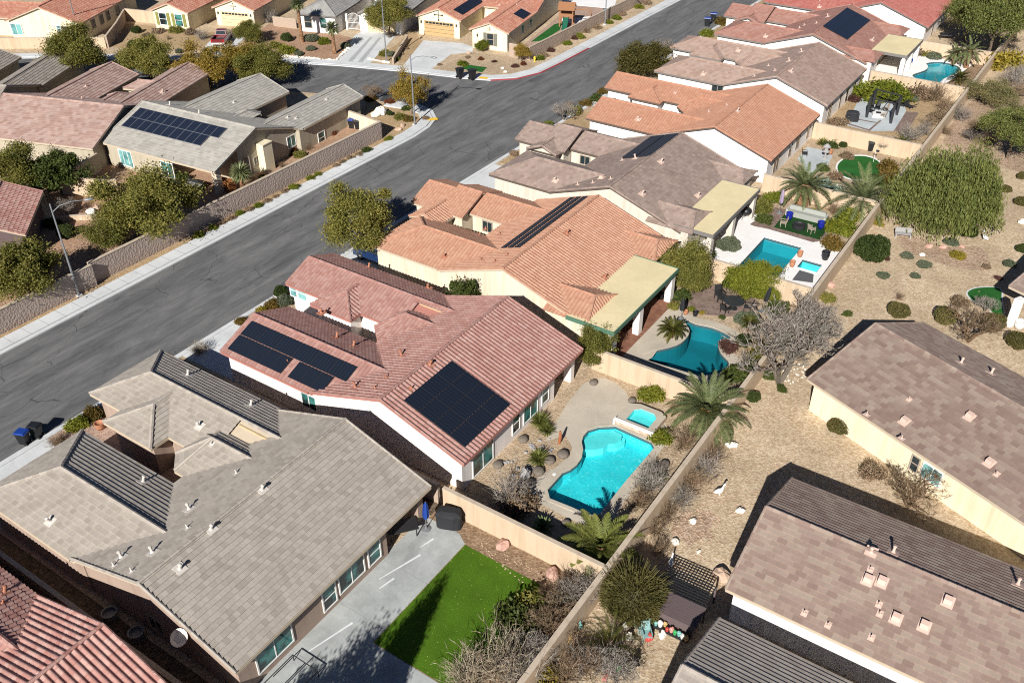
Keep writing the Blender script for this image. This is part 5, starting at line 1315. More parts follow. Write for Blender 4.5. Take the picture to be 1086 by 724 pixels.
def crown_mesh(seed, n, K, sx=1.0, sz=.75, leaf=.12, sig=.17, low=.15, gap=.0, droop=.1, mat=None):
    """broad crown in a unit sphere (radius 1, base of crown at z=0): clumps of small leaves, uneven outline"""
    rg = np.random.default_rng(seed); mb = MB()
    d = unit(K*3, rg); d = d[d[:, 2] > -.35][:K]; K = len(d)
    r = .35+.62*rg.random(K)**.7; r *= 1 + .2*np.sin(3*np.arctan2(d[:, 1], d[:, 0])+seed) + .1*np.sin(5*np.arctan2(d[:, 1], d[:, 0])+2*seed)
    cc = d*r[:, None]*np.array([sx, sx, sz]) + np.array([0, 0, sz*.62])
    w_ = .6+rg.random(K)*.9
    idx = rg.choice(K, n, p=w_/w_.sum())
    sg = sig*(.6+.8*rg.random(K))
    p = cc[idx] + rg.normal(size=(n, 3))*sg[idx][:, None]*np.array([1, 1, .7])
    leaves(mb, p, leaf, rg, droop=droop)
    return mesh_of(mb, 'crown', mat or LF['olive']), cc
def trunk_mesh(seed, cc, h, r0, bark=None, lean=.06, nb=9, sides=6):
    """tapered trunk with limbs reaching into the clumps; crown frame: unit crown sits at z=h in units of crown radius"""
    rg = random.Random(seed); mb = MB()
    f = Vector((rg.uniform(-lean, lean), rg.uniform(-lean, lean), h))
    mb.tube([(0, 0, -.03), (f.x*.4, f.y*.4, h*.5), tuple(f)], [r0*1.3, r0, r0*.8], sides)
    for c in rg.sample(list(map(tuple, cc)), min(nb, len(cc))):
        e = Vector(c) + Vector((0, 0, h)); m = f.lerp(e, .5) + Vector((rg.uniform(-.1, .1), rg.uniform(-.1, .1), .06))
        mb.tube([tuple(f), tuple(m), tuple(e)], [r0*.6, r0*.36, r0*.1], 5, cap=False)
    return mesh_of(mb, 'trunk', bark or BARK)
TREES = {}
def tree_kind(key, seed, n, K, h, r0, mat, **kw):
    cm, cc = crown_mesh(seed, n, K, mat=mat, **kw); TREES[key] = (cm, trunk_mesh(seed, cc, h, r0), h)
for i, sd_ in enumerate((3, 8, 21)):
    tree_kind('olive%d' % i, sd_, 42000, 46, .30, .06, LF['olive'], leaf=.034, sig=.13)
tree_kind('ochre0', 31, 28000, 38, .45, .05, LF['gold'], leaf=.042, sig=.14); tree_kind('ochre1', 35, 28000, 38, .45, .05, LF['gold'], leaf=.042, sig=.14)
tree_kind('deep0', 41, 15000, 40, .4, .05, LF['deep'], leaf=.07, sig=.13); tree_kind('dense', 44, 26000, 110, .12, .05, LF['umber'], leaf=.045, sig=.13, sz=.72)
tree_kind('street', 52, 40000, 46, .55, .055, LF['olive'], leaf=.037, sig=.13, sz=.9)
tree_kind('bright', 57, 30000, 90, .2, .05, LF['bright'], leaf=.045, sig=.13, sz=.85)
tree_kind('tall', 60, 28000, 60, .1, .05, LF['olive'], leaf=.058, sig=.17, sz=1.5)
tree_kind('desert', 66, 34000, 34, .25, .05, LF['scrub'], leaf=.030, sig=.14, sz=.65)
tree_kind('airy', 71, 30000, 34, .5, .05, LF['weep'], leaf=.032, sig=.15, sz=.8)
def tree(key, px, py, rad, label, name='tree', cat='tree', group=None, z=1.0, rz=None, base=None, mat=None):
    """tree standing at the photo position of its foot; rad = crown radius in metres"""
    x, y = base if base else g2(px, py)
    cm, tm, h = TREES[key]
    t = thing(name, label, cat, (x, y, 0), rnd.uniform(0, 6.28) if rz is None else rz, group)
    for n_, me, zz in (('trunk', tm, 0), ('crown', cm, h*rad)):
        o = mobj(n_, me, t); o.scale = (rad, rad, rad*z); o.location = (0, 0, zz*z if n_ == 'crown' else 0)
    return t

def weeping_mesh(seed):
    rg = np.random.default_rng(seed); mb = MB(); P = []
    for k in range(2100):
        d = unit(1, rg)[0]; d[2] = abs(d[2])*.9+.05; d /= np.linalg.norm(d); a_ = math.atan2(d[1], d[0])
        r = (.5+.5*rg.random())*(1+.14*math.sin(2*a_+1)+.1*math.sin(5*a_))
        s = d*r*np.array([1, 1, .78]) + np.array([0, 0, .42]); L_ = (.25+.5*rg.random())*(.6+.5*(1-d[2])); n = int(24*L_/.5)
        L_ = min(L_, s[2]-.06)
        t = np.sort(rg.random(n)); q = s + np.stack([d[0]*.12*t, d[1]*.12*t, -t*L_], 1) + rg.normal(size=(n, 3))*.03
        P.append(q)
    P = np.concatenate(P); leaves(mb, P, .039, rg, aspect=.28, droop=.7)
    return mesh_of(mb, 'crown', LF['weep'])
WEEP = weeping_mesh(5)

def shrub_mesh(seed, n, leaf, mat, shape=(1, 1, .8), kind='ball', K=14):
    """small bush of radius 1 sitting on z=0"""
    rg = np.random.default_rng(seed); mb = MB()
    if kind == 'ball':
        d = unit(n, rg); d[:, 2] = np.abs(d[:, 2]+.25)-.25
        ph = np.arctan2(d[:, 1], d[:, 0])
        r = (.90+.07*np.sin(3*ph+seed)+.05*np.sin(7*ph+3*d[:, 2]))*(1-.22*rg.random(n)**2.2)
        p = d*r[:, None]*np.array(shape); p[:, 2] += shape[2]*.52
        p[:, 2] = np.maximum(p[:, 2], .03)
        leaves(mb, p, leaf, rg)
        s = MB()
        mb.lump((0, 0, shape[2]*.48), shape[0]*.68, shape[1]*.68, shape[2]*.66, seed=seed, amp=.05, nu=10, nv=7)
    else:
        d = unit(K*3, rg); d = d[d[:, 2] > -.1][:K]
        cc = d*(.45+.4*rg.random(len(d)))[:, None]*np.array(shape)
        i = rg.integers(0, len(d), n)
        p = cc[i] + rg.normal(size=(n, 3))*.2*np.array([1, 1, .7]); p[:, 2] = np.abs(p[:, 2])+.02
        leaves(mb, p, leaf, rg)
        for c in cc: mb.tube([(0, 0, 0), tuple(c*.9)], [.03, .01], 3, 0, cap=False)
    return mesh_of(mb, 'foliage', mat)
SH = {}
for i in range(2):
    SH['ball%d' % i] = shrub_mesh(100+i, 6500, .075, LF['ball'], (1, 1, .86))
    SH['gball%d' % i] = shrub_mesh(104+i, 6500, .075, LF['greenball'], (1, 1, .85))
    SH['sage%d' % i] = shrub_mesh(108+i, 4500, .085, LF['sage'], (1, 1, .62))
    SH['loose%d' % i] = shrub_mesh(112+i, 3300, 0.132, LF['olive'], (1, 1, .85), 'loose', 22)
    SH['green%d' % i] = shrub_mesh(116+i, 3520, 0.132, LF['deep'], (1, 1, .95), 'loose', 22)
    SH['bright%d' % i] = shrub_mesh(120+i, 3520, 0.132, LF['bright'], (1, 1, .85), 'loose', 22)
    SH['yellow%d' % i] = shrub_mesh(124+i, 2860, 0.125, LF['yellow'], (1, 1, .8), 'loose', 22)
    SH['rust%d' % i] = shrub_mesh(128+i, 2640, 0.132, LF['rust'], (1, 1, .9), 'loose', 22)
    SH['wine%d' % i] = shrub_mesh(132+i, 3300, 0.106, LF['dkred'], (1, 1, .6), 'loose', 22)
    SH['brown%d' % i] = shrub_mesh(136+i, 2860, 0.112, LF['drybr'], (1, 1, .8), 'loose', 22)
    SH['ochre%d' % i] = shrub_mesh(140+i, 3080, 0.119, LF['ochre'], (1, 1, .8), 'loose', 22)

def twig_mesh(seed, n, mat, spread=1.0, up=.8, w_=.022, seg=3, fork=3):
    """dry bush: hundreds of thin forking twigs radiating from the foot"""
    rg = np.random.default_rng(seed); mb = MB(); V = []; R = []
    def strand(p, d, L_, wd, k):
        pts = [p]; q = p.copy(); dd = d.copy()
        for _ in range(seg):
            dd = dd + rg.normal(size=3)*.22; dd[2] += .03; dd /= np.linalg.norm(dd); q = q + dd*L_/seg; q[2] = max(q[2], .02); pts.append(q.copy())
        side = np.cross(dd, rg.normal(size=3)); side /= np.linalg.norm(side)+1e-9
        r = rg.random()
        for j in range(seg):
            a, b = pts[j], pts[j+1]; wa = wd*(1-j/(seg+1)); wb = wd*(1-(j+1)/(seg+1))
            V.append([a-side*wa, a+side*wa, b+side*wb, b-side*wb]); R.append(r)
        if k:
            for _ in range(fork):
                j = rg.integers(1, seg+1); strand(pts[j], dd+rg.normal(size=3)*.55, L_*.55, wd*.6, k-1)
    for _ in range(n):
        a = rg.random()*6.28; e = rg.random()**.7
        d = np.array([math.cos(a)*spread*(1-e*.75), math.sin(a)*spread*(1-e*.75), up*(.25+e)]); d /= np.linalg.norm(d)
        strand(np.array([rg.normal()*.06, rg.normal()*.06, 0.0]), d, .75+.3*rg.random(), w_, 2)
    V = np.array(V).reshape(-1, 3); mb.add(V, np.arange(len(V)).reshape(-1, 4), 0, r=R)
    return mesh_of(mb, 'twigs', mat)
for i in range(2):
    SH['dry%d' % i] = twig_mesh(200+i, 70, LF['dry']); SH['drybr%d' % i] = twig_mesh(204+i, 60, LF['drybr']); SH['pale%d' % i] = twig_mesh(208+i, 90, LF['pale'])
    SH['tuft%d' % i] = twig_mesh(212+i, 90, LF['pale'], spread=.8, up=1.0, fork=1)
    SH['tuss%d' % i] = twig_mesh(214+i, 240, LF['ball'], spread=1.0, up=.75, w_=.022, fork=2)
def dome_mesh2():
    rg = np.random.default_rng(77); mb = MB(); n = 9000
    d = unit(n, rg); d[:, 2] = np.abs(d[:, 2]+.2)-.2; r = (.93+.04*np.sin(4*np.arctan2(d[:, 1], d[:, 0])))*(1-.25*rg.random(n)**2)
    p = d*r[:, None]*np.array([1, 1, .95]) + np.array([0, 0, .5]); p[:, 2] = np.maximum(p[:, 2], .03)
    a = d + rg.normal(size=(n, 3))*.45; a /= np.linalg.norm(a, axis=1)[:, None]; b = np.cross(a, unit(n, rg)); b /= np.linalg.norm(b, axis=1)[:, None]+1e-9
    s_ = (.05+.06*rg.random(n))[:, None]
    V, F = quads_at(p, a*s_, b*.008); mb.add(V, F, r=rg.random(n))
    mb.lump((0, 0, .48), .8, .8, .8, seed=3, amp=.04, nu=12, nv=8)
    m = 260; d2 = unit(m, rg); d2[:, 2] = np.abs(d2[:, 2])*.8+.35; d2 /= np.linalg.norm(d2, axis=1)[:, None]
    q = d2*np.array([.95, .95, .95]) + np.array([0, 0, .5]); sd = np.cross(d2, unit(m, rg)); sd /= np.linalg.norm(sd, axis=1)[:, None]
    V, F = quads_at(q+d2*.08, d2*(.12+.12*rg.random(m))[:, None], sd*.006); mb.add(V, F, r=.5+.5*rg.random(m))
    return mesh_of(mb, 'foliage', LF['ball'])
SH['wiry0'] = dome_mesh2()
def shrub(kind, px, py, rad, label, group=None, name='shrub', cat='shrub', z=1.0, sx=1.0, base=None, foot=True):
    """bush whose centre shows at the photo position; rad in metres"""
    v = [k for k in (kind+'0', kind+'1') if k in SH]
    me = SH[rnd.choice(v)] if v else SH[kind]
    if base: x, y = base
    else: x, y = g2(px, py, rad*z*.45)
    o = bpy.data.objects.new(name, me); col.objects.link(o); o.location = (x, y, .01)
    o.rotation_euler = (0, 0, rnd.uniform(0, 6.28)); k = rnd.uniform(.93, 1.07); o.scale = (rad*sx*k, rad/k, rad*z)
    return tag(o, label, cat, group)

def bare_tree_mesh(seed, levels=5, n0=4, bark=None):
    """leafless tree, unit height: limbs fork down to fine twigs"""
    rg = random.Random(seed); mb = MB(); V = []; R = []
    nr = np.random.default_rng(seed)
    def grow(p, d, L_, r, k):
        q = p + d*L_*.5 + Vector((rg.gauss(0, .05), rg.gauss(0, .05), 0))*L_; e = q + (d+Vector((rg.gauss(0, .15), rg.gauss(0, .15), rg.gauss(.05, .1)))).normalized()*L_*.5
        if k >= 3: mb.tube([tuple(p), tuple(q), tuple(e)], [r, r*.85, r*.65], 5 if k > 3 else 4, cap=False)
        else:
            for a, b, ra, rb in ((p, q, r, r*.8), (q, e, r*.8, r*.45)):
                s = (b-a).cross(Vector((rg.gauss(0, 1), rg.gauss(0, 1), rg.gauss(0, 1)))).normalized()
                V.append([tuple(a-s*ra), tuple(a+s*ra), tuple(b+s*rb), tuple(b-s*rb)]); R.append(rg.random())
        if k == 0: return
        for i in range(n0 if k > levels-2 else 3):
            ax = Vector((rg.gauss(0, 1), rg.gauss(0, 1), rg.gauss(.15, .6))).normalized()
            nd = (d*.75 + ax*.75).normalized()
            if nd.z < -.15: nd.z = .05
            grow(q.lerp(e, rg.uniform(.1, 1)), nd, L_*rg.uniform(.62, .8), max(r*.58, .0035), k-1)
    for i in range(3):
        a = i*2.1+rg.random(); grow(Vector((.02*math.cos(a), .02*math.sin(a), 0)), Vector((.45*math.cos(a), .45*math.sin(a), 1)).normalized(), .34, .026, levels)
    if V: mb.add(np.array(V).reshape(-1, 3), np.arange(len(V)*4).reshape(-1, 4), 0, r=R)
    return mesh_of(mb, 'branches', bark or LF['dry'])
BARE = [bare_tree_mesh(300), bare_tree_mesh(305), bare_tree_mesh(311, bark=LF['drybr'])]
def bare(i, px, py, h, label, name='bare_tree', cat='tree', base=None, sx=1.0, rz=None, group=None):
    x, y = base or g2(px, py)
    o = bpy.data.objects.new(name, BARE[i]); col.objects.link(o); o.location = (x, y, -.02); o.scale = (h*sx, h*sx, h)
    o.rotation_euler.z = rnd.uniform(0, 6.28) if rz is None else rz
    return tag(o, label, cat, group)

def frond(mb, base, az, el, L_, rg, droop=.9, nl=34, lw=.03, ll=.34, mi=0, V_=None):
    """one feather frond: arching rachis with leaflets on both sides"""
    pts = []; p = np.array(base, float); e = el
    ca, sa = math.cos(az), math.sin(az)
    for k in range(nl+1):
        pts.append(p.copy()); d = np.array([math.cos(e)*ca, math.cos(e)*sa, math.sin(e)]); p = p + d*L_/nl; e -= droop/nl*(.5+1.2*k/nl)
    pts = np.array(pts); C = []; A = []; B = []
    side = np.array([-sa, ca, 0.0])
    V = []; R = []
    for k in range(nl):
        t = (pts[min(k+1, nl)]-pts[max(k-1, 0)]); t /= np.linalg.norm(t); up = np.cross(side, t)*-1
        w0 = .022*L_/2.2*(1-.7*k/nl); V.append([pts[k]-side*w0, pts[k]+side*w0, pts[k+1]+side*w0*.95, pts[k+1]-side*w0*.95]); R.append(.9)
        if k < 3: continue
        f = k/nl; l2 = ll*L_/2.2*(math.sin(math.pi*min(1, .15+.85*f))**.6 if f < .98 else .3)
        for sg in (-1, 1):
            dd = side*sg*.8 + t*(.35+.5*f) + up*.28 + rg.normal(size=3)*.06; dd /= np.linalg.norm(dd)
            ws = np.cross(dd, up); ws /= np.linalg.norm(ws)+1e-9; tip = pts[k]+dd*l2 - np.array([0, 0, .12*l2])
            V.append([pts[k]-ws*lw*.6, pts[k]+ws*lw*.6, tip+ws*lw*.25, tip-ws*lw*.25]); R.append(rg.random()*.8)
    mb.add(np.array(V).reshape(-1, 3), np.arange(len(V)*4).reshape(-1, 4), mi, r=R)
def date_palm(px, py, L_, th, label, nf=56, seed=0, base=None, name='date_palm', mat='palm', tr=.34, ll=.34, emin=-.25, lw=.045, fruit=False, group=None):
    x, y = base or g2(px, py)
    t = thing(name, label, 'palm', (x, y, 0), 0, group); rg = np.random.default_rng(seed)
    mb = MB(); mb.lathe((0, 0, 0), [(tr*1.1, -.05), (tr, th*.3), (tr*.95, th*.8), (tr*1.15, th), (tr*.5, th+.25)], 10); mb.build('trunk', BOOT, t)
    mb = MB(); ga = 2.39996
    for i in range(nf):
        f = i/nf; el = 1.35 - (1.35-emin)*f**.8 + rg.normal()*.07
        frond(mb, (0.08*math.cos(i*ga), .08*math.sin(i*ga), th+.12), i*ga, el, L_*(.72+.3*rg.random())*(.85+.15*f), rg, droop=.75+.45*f, lw=lw, ll=ll)
    mb.build('fronds', LF[mat], t)
    if fruit:
        mb = MB()
        for k in range(5):
            a = k*1.26; c = np.array([.55*math.cos(a), .55*math.sin(a), th+.15]); leaves(mb, c+rg.normal(size=(90, 3))*.14, .09, rg)
        mb.build('date_clusters', LF['yellow'], t)
    return t
def blades_mesh(seed, n, L_, wd, mat, emin=.0, emax=1.4, curve=.25, name='blades', zb=0.05):
    rg = np.random.default_rng(seed); mb = MB(); V = []; R = []
    for i in range(n):
        az = i*2.39996+rg.normal()*.1; f = i/n; el = emax-(emax-emin)*f + rg.normal()*.08
        p = np.array([0, 0, zb]); e = el; l = L_*(.8+.3*rg.random()); r = rg.random(); prof = (.6, 1.0, .85, .05)
        side = np.array([-math.sin(az), math.cos(az), 0])
        for k in range(3):
            d = np.array([math.cos(e)*math.cos(az), math.cos(e)*math.sin(az), math.sin(e)]); q = p+d*l/3
            V.append([p-side*wd*prof[k], p+side*wd*prof[k], q+side*wd*prof[k+1], q-side*wd*prof[k+1]]); R.append(r); p = q; e -= curve
    mb.add(np.array(V).reshape(-1, 3), np.arange(len(V)*4).reshape(-1, 4), 0, r=R)
    return mesh_of(mb, name, mat)
SH['yucca0'] = blades_mesh(1, 150, 1.0, .035, LF['yucca'], -.2, 1.45, .12); SH['yucca1'] = blades_mesh(2, 140, 1.0, .04, LF['yucca'], -.3, 1.4, .15)
SH['agave0'] = blades_mesh(3, 44, 1.0, .10, LF['agave'], .1, 1.35, -.06); SH['agreen0'] = blades_mesh(4, 40, 1.0, .13, LF['agreen'], .15, 1.3, .12)
SH['fan0'] = blades_mesh(5, 220, 1.0, .05, LF['palm'], -.35, 1.3, .3, zb=.5)
def sago(px, py, L_, label, base=None, seed=3, nf=46, th=.55):
    return date_palm(px, py, L_, th, label, nf=nf, seed=seed, base=base, name='sago_palm', mat='sago', tr=.2, ll=.3, emin=.0, lw=.03)
# ------------------------------------------------------------------ planting
GL = 'olive trees left of the main street'
tree('olive0', 163, 252, 4.3, 'wide olive-green tree before the sand grey corner house patio', group=GL, z=.95)
tree('olive1', 128, 262, 2.7, 'lower olive tree leaning on the block wall left of the wide one', group=GL, z=.9)
tree('olive2', 22, 318, 3.7, 'olive tree whose trunk stands behind the block wall at the left edge', group=GL, z=.95)
tree('olive0', 18, 208, 3.3, 'olive tree at the left edge above the red tiled house corner', group=GL)
tree('deep0', 66, 205, 2.6, 'dark green tree in the shade beside the cream yard wall', group=GL)
tree('olive1', 84, 83, 4.0, 'round olive tree standing right by the far pole and wall', group=GL)
tree('olive2', 160, 83, 3.5, 'round olive tree between the far round one and the ochre one', group=GL)
tree('ochre0', 224, 93, 3.2, 'ochre leaved tree left of the red truck driveway', group=GL)
tree('ochre1', 262, 88, 2.9, 'ochre and green tree in front of the truck driveway', group=GL)
tree('olive0', 283, 92, 3.3, 'yellow-green tree throwing its shade on the side street', group=GL)
tree('olive2', 265, 46, 2.1, 'small olive tree standing right of the red truck', group='front yard trees')
tree('street', 413, 40, 3.1, 'round green tree before the white house garage', group='front yard trees')
tree('ochre0', 437, 121, 1.95, 'sparse ochre tree on the street corner beside the lamp', group='front yard trees', z=1.5)
tree('ochre1', 553, 65, 1.3, 'little rust-ochre tree at the corner wall', group='front yard trees')
tree('bright', 511, 54, .95, 'little green tree under the shuttered window', group='front yard trees')
tree('street', 381.5, 272, 3.15, 'large street tree overhanging the asphalt before the orange house', group='trees along the main street', z=1.05)
tree('dense', 682, 82, 3.5, 'dense brown-green round tree before the dusty pink house', group='trees along the main street', z=.95)
tree('deep0', 489, 318, 1.25, 'slim dark tree squeezed between rose and orange houses', base=(-38.3, 50.2), z=1.7, group='back yard trees')
tree('tall', 623, 380, 1.3, 'bushy olive tree leaning over the wall at the tan patio roof', base=(-26.3, 50.75), z=1.0, group='back yard trees')
tree('tall', 710, 318, 1.75, 'larger of two dense rounded shrubs-trees right of the tan patio roof', base=(-25.4, 64.6), z=1.0, group='back yard trees')
tree('tall', 729, 318, 1.15, 'narrower dense shrub-tree beside the larger one at the tan patio roof', base=(-24.1, 63.7), z=1.15, group='back yard trees')
tree('bright', 795, 312, 2.05, 'yellow-green round tree before the rectangular pool', group='back yard trees', z=.95)
tree('bright', 812, 318, 1.1, 'lower yellow-green bush at the foot of the round yellow-green tree', group='back yard trees', z=.8)
t = thing('tree', 'big weeping tree with drooping light green strands in the gravel strip', 'tree', (*g2(996, 234), 0), .8)
_tm = TREES['desert'][1]
for q, (dx, dy) in enumerate(((0, 0), (1.1, .4), (-.8, 1.0))):
    o = mobj('trunk', _tm, t); o.location = (dx, dy, 0); o.scale = (3.2, 3.2, 5.0); o.rotation_euler.z = q*2
o = mobj('crown', WEEP, t); o.scale = (5.1, 5.1, 6.3); o.location = (0, 0, .3)
GD = 'desert trees beyond the rear wall'
for key, px, py, r_, z_, lb in (('airy', 1046, 66, 4.3, 1.5, 'tall grey-green tree by the far lagoon pool wall'), ('airy', 1022, 46, 3.4, 1.35, 'grey-green tree leaning over the far lagoon pool'), ('airy', 1076, 40, 4.2, 1.25, 'grey-green tree at the top right frame edge'),
                           ('desert', 1050, 112, 2.7, .9, 'olive bushy tree below the yellow shrub'), ('airy', 1068, 168, 3.2, 1.0, 'brown-olive bushy tree at the right edge above the weeping tree'), ('desert', 1086, 140, 2.6, .9, 'grey-green bushy tree at the right edge below the yellow shrub'), ('desert', 1008, 18, 2.8, 1.1, 'tree standing behind the white rear porch at the top right')):
    tree(key, px, py, r_, lb, group=GD, z=z_)
bare(2, 1076, 104, 2.6, 'bare brown thicket between the bushy trees at the right edge'); bare(0, 1030, 150, 2.2, 'bare grey thicket left of the brown-olive bushy tree'); bare(1, 1080, 84, 2.4, 'bare pale thicket below the golden shrub')

date_palm(748, 450, 3.7, 1.2, 'large date palm with spreading fronds at the wall corner by the spa', nf=62, seed=2, fruit=True, tr=.42, lw=.06, ll=.27)
date_palm(636, 592, 3.0, .8, 'yellow-green date palm at the foot of the bright pool', nf=36, seed=7, emin=.0, mat='yucca', lw=.055, ll=.40)
date_palm(850, 218, 3.7, 2.1, 'date palm with stout brown trunk by the garden sofa', nf=46, seed=9, tr=.62, lw=.055, ll=.28, group='palms behind the garden sofa')
date_palm(912, 226, 4.6, 1.5, 'blue-green date palm against the rear wall by the weeping tree', nf=46, seed=12, lw=.055, ll=.28, group='palms behind the garden sofa')
date_palm(646, 690, 2.2, .6, 'dark spindly palm in the gravel strip below the domed shrub', nf=26, seed=15, emin=.1, mat='sago', lw=.02, ll=.2)
date_palm(1024, 72, 2.6, 2.2, 'shaggy palm on the far lagoon pool edge', nf=30, seed=18, emin=-.6)
date_palm(1011, 68, 2.0, 1.5, 'drooping dark palm left of the shaggy palm at the far pool', nf=26, seed=19, emin=-.7)
sago(712, 357, 1.45, 'sago palm with a flat round head on the teal pool deck', seed=4, nf=60)
sago(954, 160, 1.7, 'sago palm behind the putting green', seed=6)
sago(1016, 88, 1.9, 'yellow-green sago palm by the far lagoon pool', seed=8)
sago(794, 350, 1.0, 'grey-green sago palm right of the round patio table', seed=10)
# trunked fan palms in front of the white house
def fan_palm(px, py, h, r, label):
    x, y = g2(px, py); t = thing('fan_palm', label, 'palm', (x, y, 0), rnd.uniform(0, 6), 'front yard palms')
    MB().lathe((0, 0, 0), [(.34, -.05), (.27, h*.3), (.25, h*.9), (.34, h), (.1, h+.2)], 9).build('trunk', BOOT, t)
    o = mobj('fronds', SH['fan0'], t); o.scale = (r, r, r); o.location = (0, 0, h-.35*r)
fan_palm(320.6, 45, 5.2, 1.4, 'taller fan palm left of the white hipped house front')
fan_palm(355, 57, 3.3, 1.4, 'shorter fan palm beside the wide pale driveway')
tb = g2(259, 203)
fan_palm(258, 201, 1.6, 1.35, 'small bright palm by the cream fireplace stack')

bare(0, 826, 405, 7.2, 'big leafless grey tree overhanging the rear wall at the mocha roof', sx=1.05, rz=.3)
bare(1, 848, 378, 6.6, 'second leafless grey tree behind the big one by the rear wall', sx=1.0, rz=2.1)
bare(2, 1026, 362, 4.0, 'bare brown shrub-tree beside the small curved lawn')
bare(2, 963, 537, 3.6, 'bare brown tree against the pale yellow wall')
bare(0, 1044, 330, 1.9, 'thin bare sapling on the small curved lawn')
bare(1, 514, 330, 3.2, 'thin bare tree against the orange house cream wall', base=(-36.5, 50.3))
bare(1, 705, 62, 3.6, 'bare grey tree before the pink houses on the main street')
bare(0, 599, 128, 3.0, 'bare pale shrub before the umber roofed house front')
bare(2, 395, 106, 2.6, 'bare twiggy tree on the street corner lot')
bare(0, 934, 160, 2.4, 'bare grey shrub behind the putting green')
bare(1, 612, 640, 2.8, 'bare brown shrub in the lawn corner by the rear wall')
bare(2, 583, 668, 2.9, 'bare tangled brown shrub behind the lawn by the rear wall')
bare(1, 567, 700, 2.4, 'bare tangled shrub at the bottom behind the pale bush')
bare(2, 618, 715, 2.2, 'bare dark shrub outside the rear wall at the bottom')
bare(0, 652, 722, 2.4, 'bare grey shrub at the bottom right of the dark spindly palm')
bare(1, 70, 230, 2.6, 'bare grey shrub in the shade beside the red tiled house corner')
bare(0, 188, 98, 1.8, 'bare shrub beside the rose house wing') if False else None

# shrubs in the planter below the block wall
pl = [(211, 248.5, 'y'), (225.7, 241, 'y'), (236, 236, 'b'), (246, 231, 'b'), (254, 225.5, 'y'), (264.6, 221.5, 'b'), (274, 217.5, 'y'), (283.6, 212.5, 'b'), (292.5, 208, 'b'), (302, 202, 'b'), (312.7, 197.5, 'y'), (329.5, 188.5, 'y'), (337.3, 184.5, 'y'),
      (357, 175, 'b'), (363, 171, 'b'), (372, 166.5, 'b'), (381, 163, 'b'), (388.5, 158.5, 'g'), (412, 146.5, 'y')]
ORD = 'first second third fourth fifth sixth seventh eighth ninth tenth eleventh twelfth thirteenth fourteenth fifteenth sixteenth seventeenth eighteenth nineteenth twentieth'.split()
for i, (px, py, k) in enumerate(pl):
    kk = {'y': 'bright', 'b': 'brown', 'g': 'green'}[k]
    shrub(kk, px, py, rnd.uniform(.42, .6) if k != 'b' else rnd.uniform(.38, .52), '%s planter shrub from the near streetlamp, %s, below the block wall' % (ORD[i], {'y': 'yellow-green', 'b': 'brown', 'g': 'bright green'}[k]), group='planter shrubs below the block wall')
rk_ = [(573, 61, 'bright'), (577, 57.4, 'brown'), (583.4, 52, 'wine'), (602, 45.2, 'bright'), (609, 39, 'wine'), (614.8, 38, 'bright'), (621.8, 32.8, 'drybr'), (633.4, 28, 'brown'), (646, 23, 'bright'), (654, 18.2, 'bright'), (660, 14.2, 'brown'), (678, 6.7, 'bright'), (687, 2.2, 'brown')]
for i, (px, py, k) in enumerate(rk_):
    shrub(k, px, py, rnd.uniform(.62, .85), '%s shrub along the corner wall counted from the red kerb, %s' % (ORD[i], {'bright': 'yellow-green', 'brown': 'brown', 'wine': 'wine coloured', 'drybr': 'dry'}[k]), group='shrubs along the corner wall')
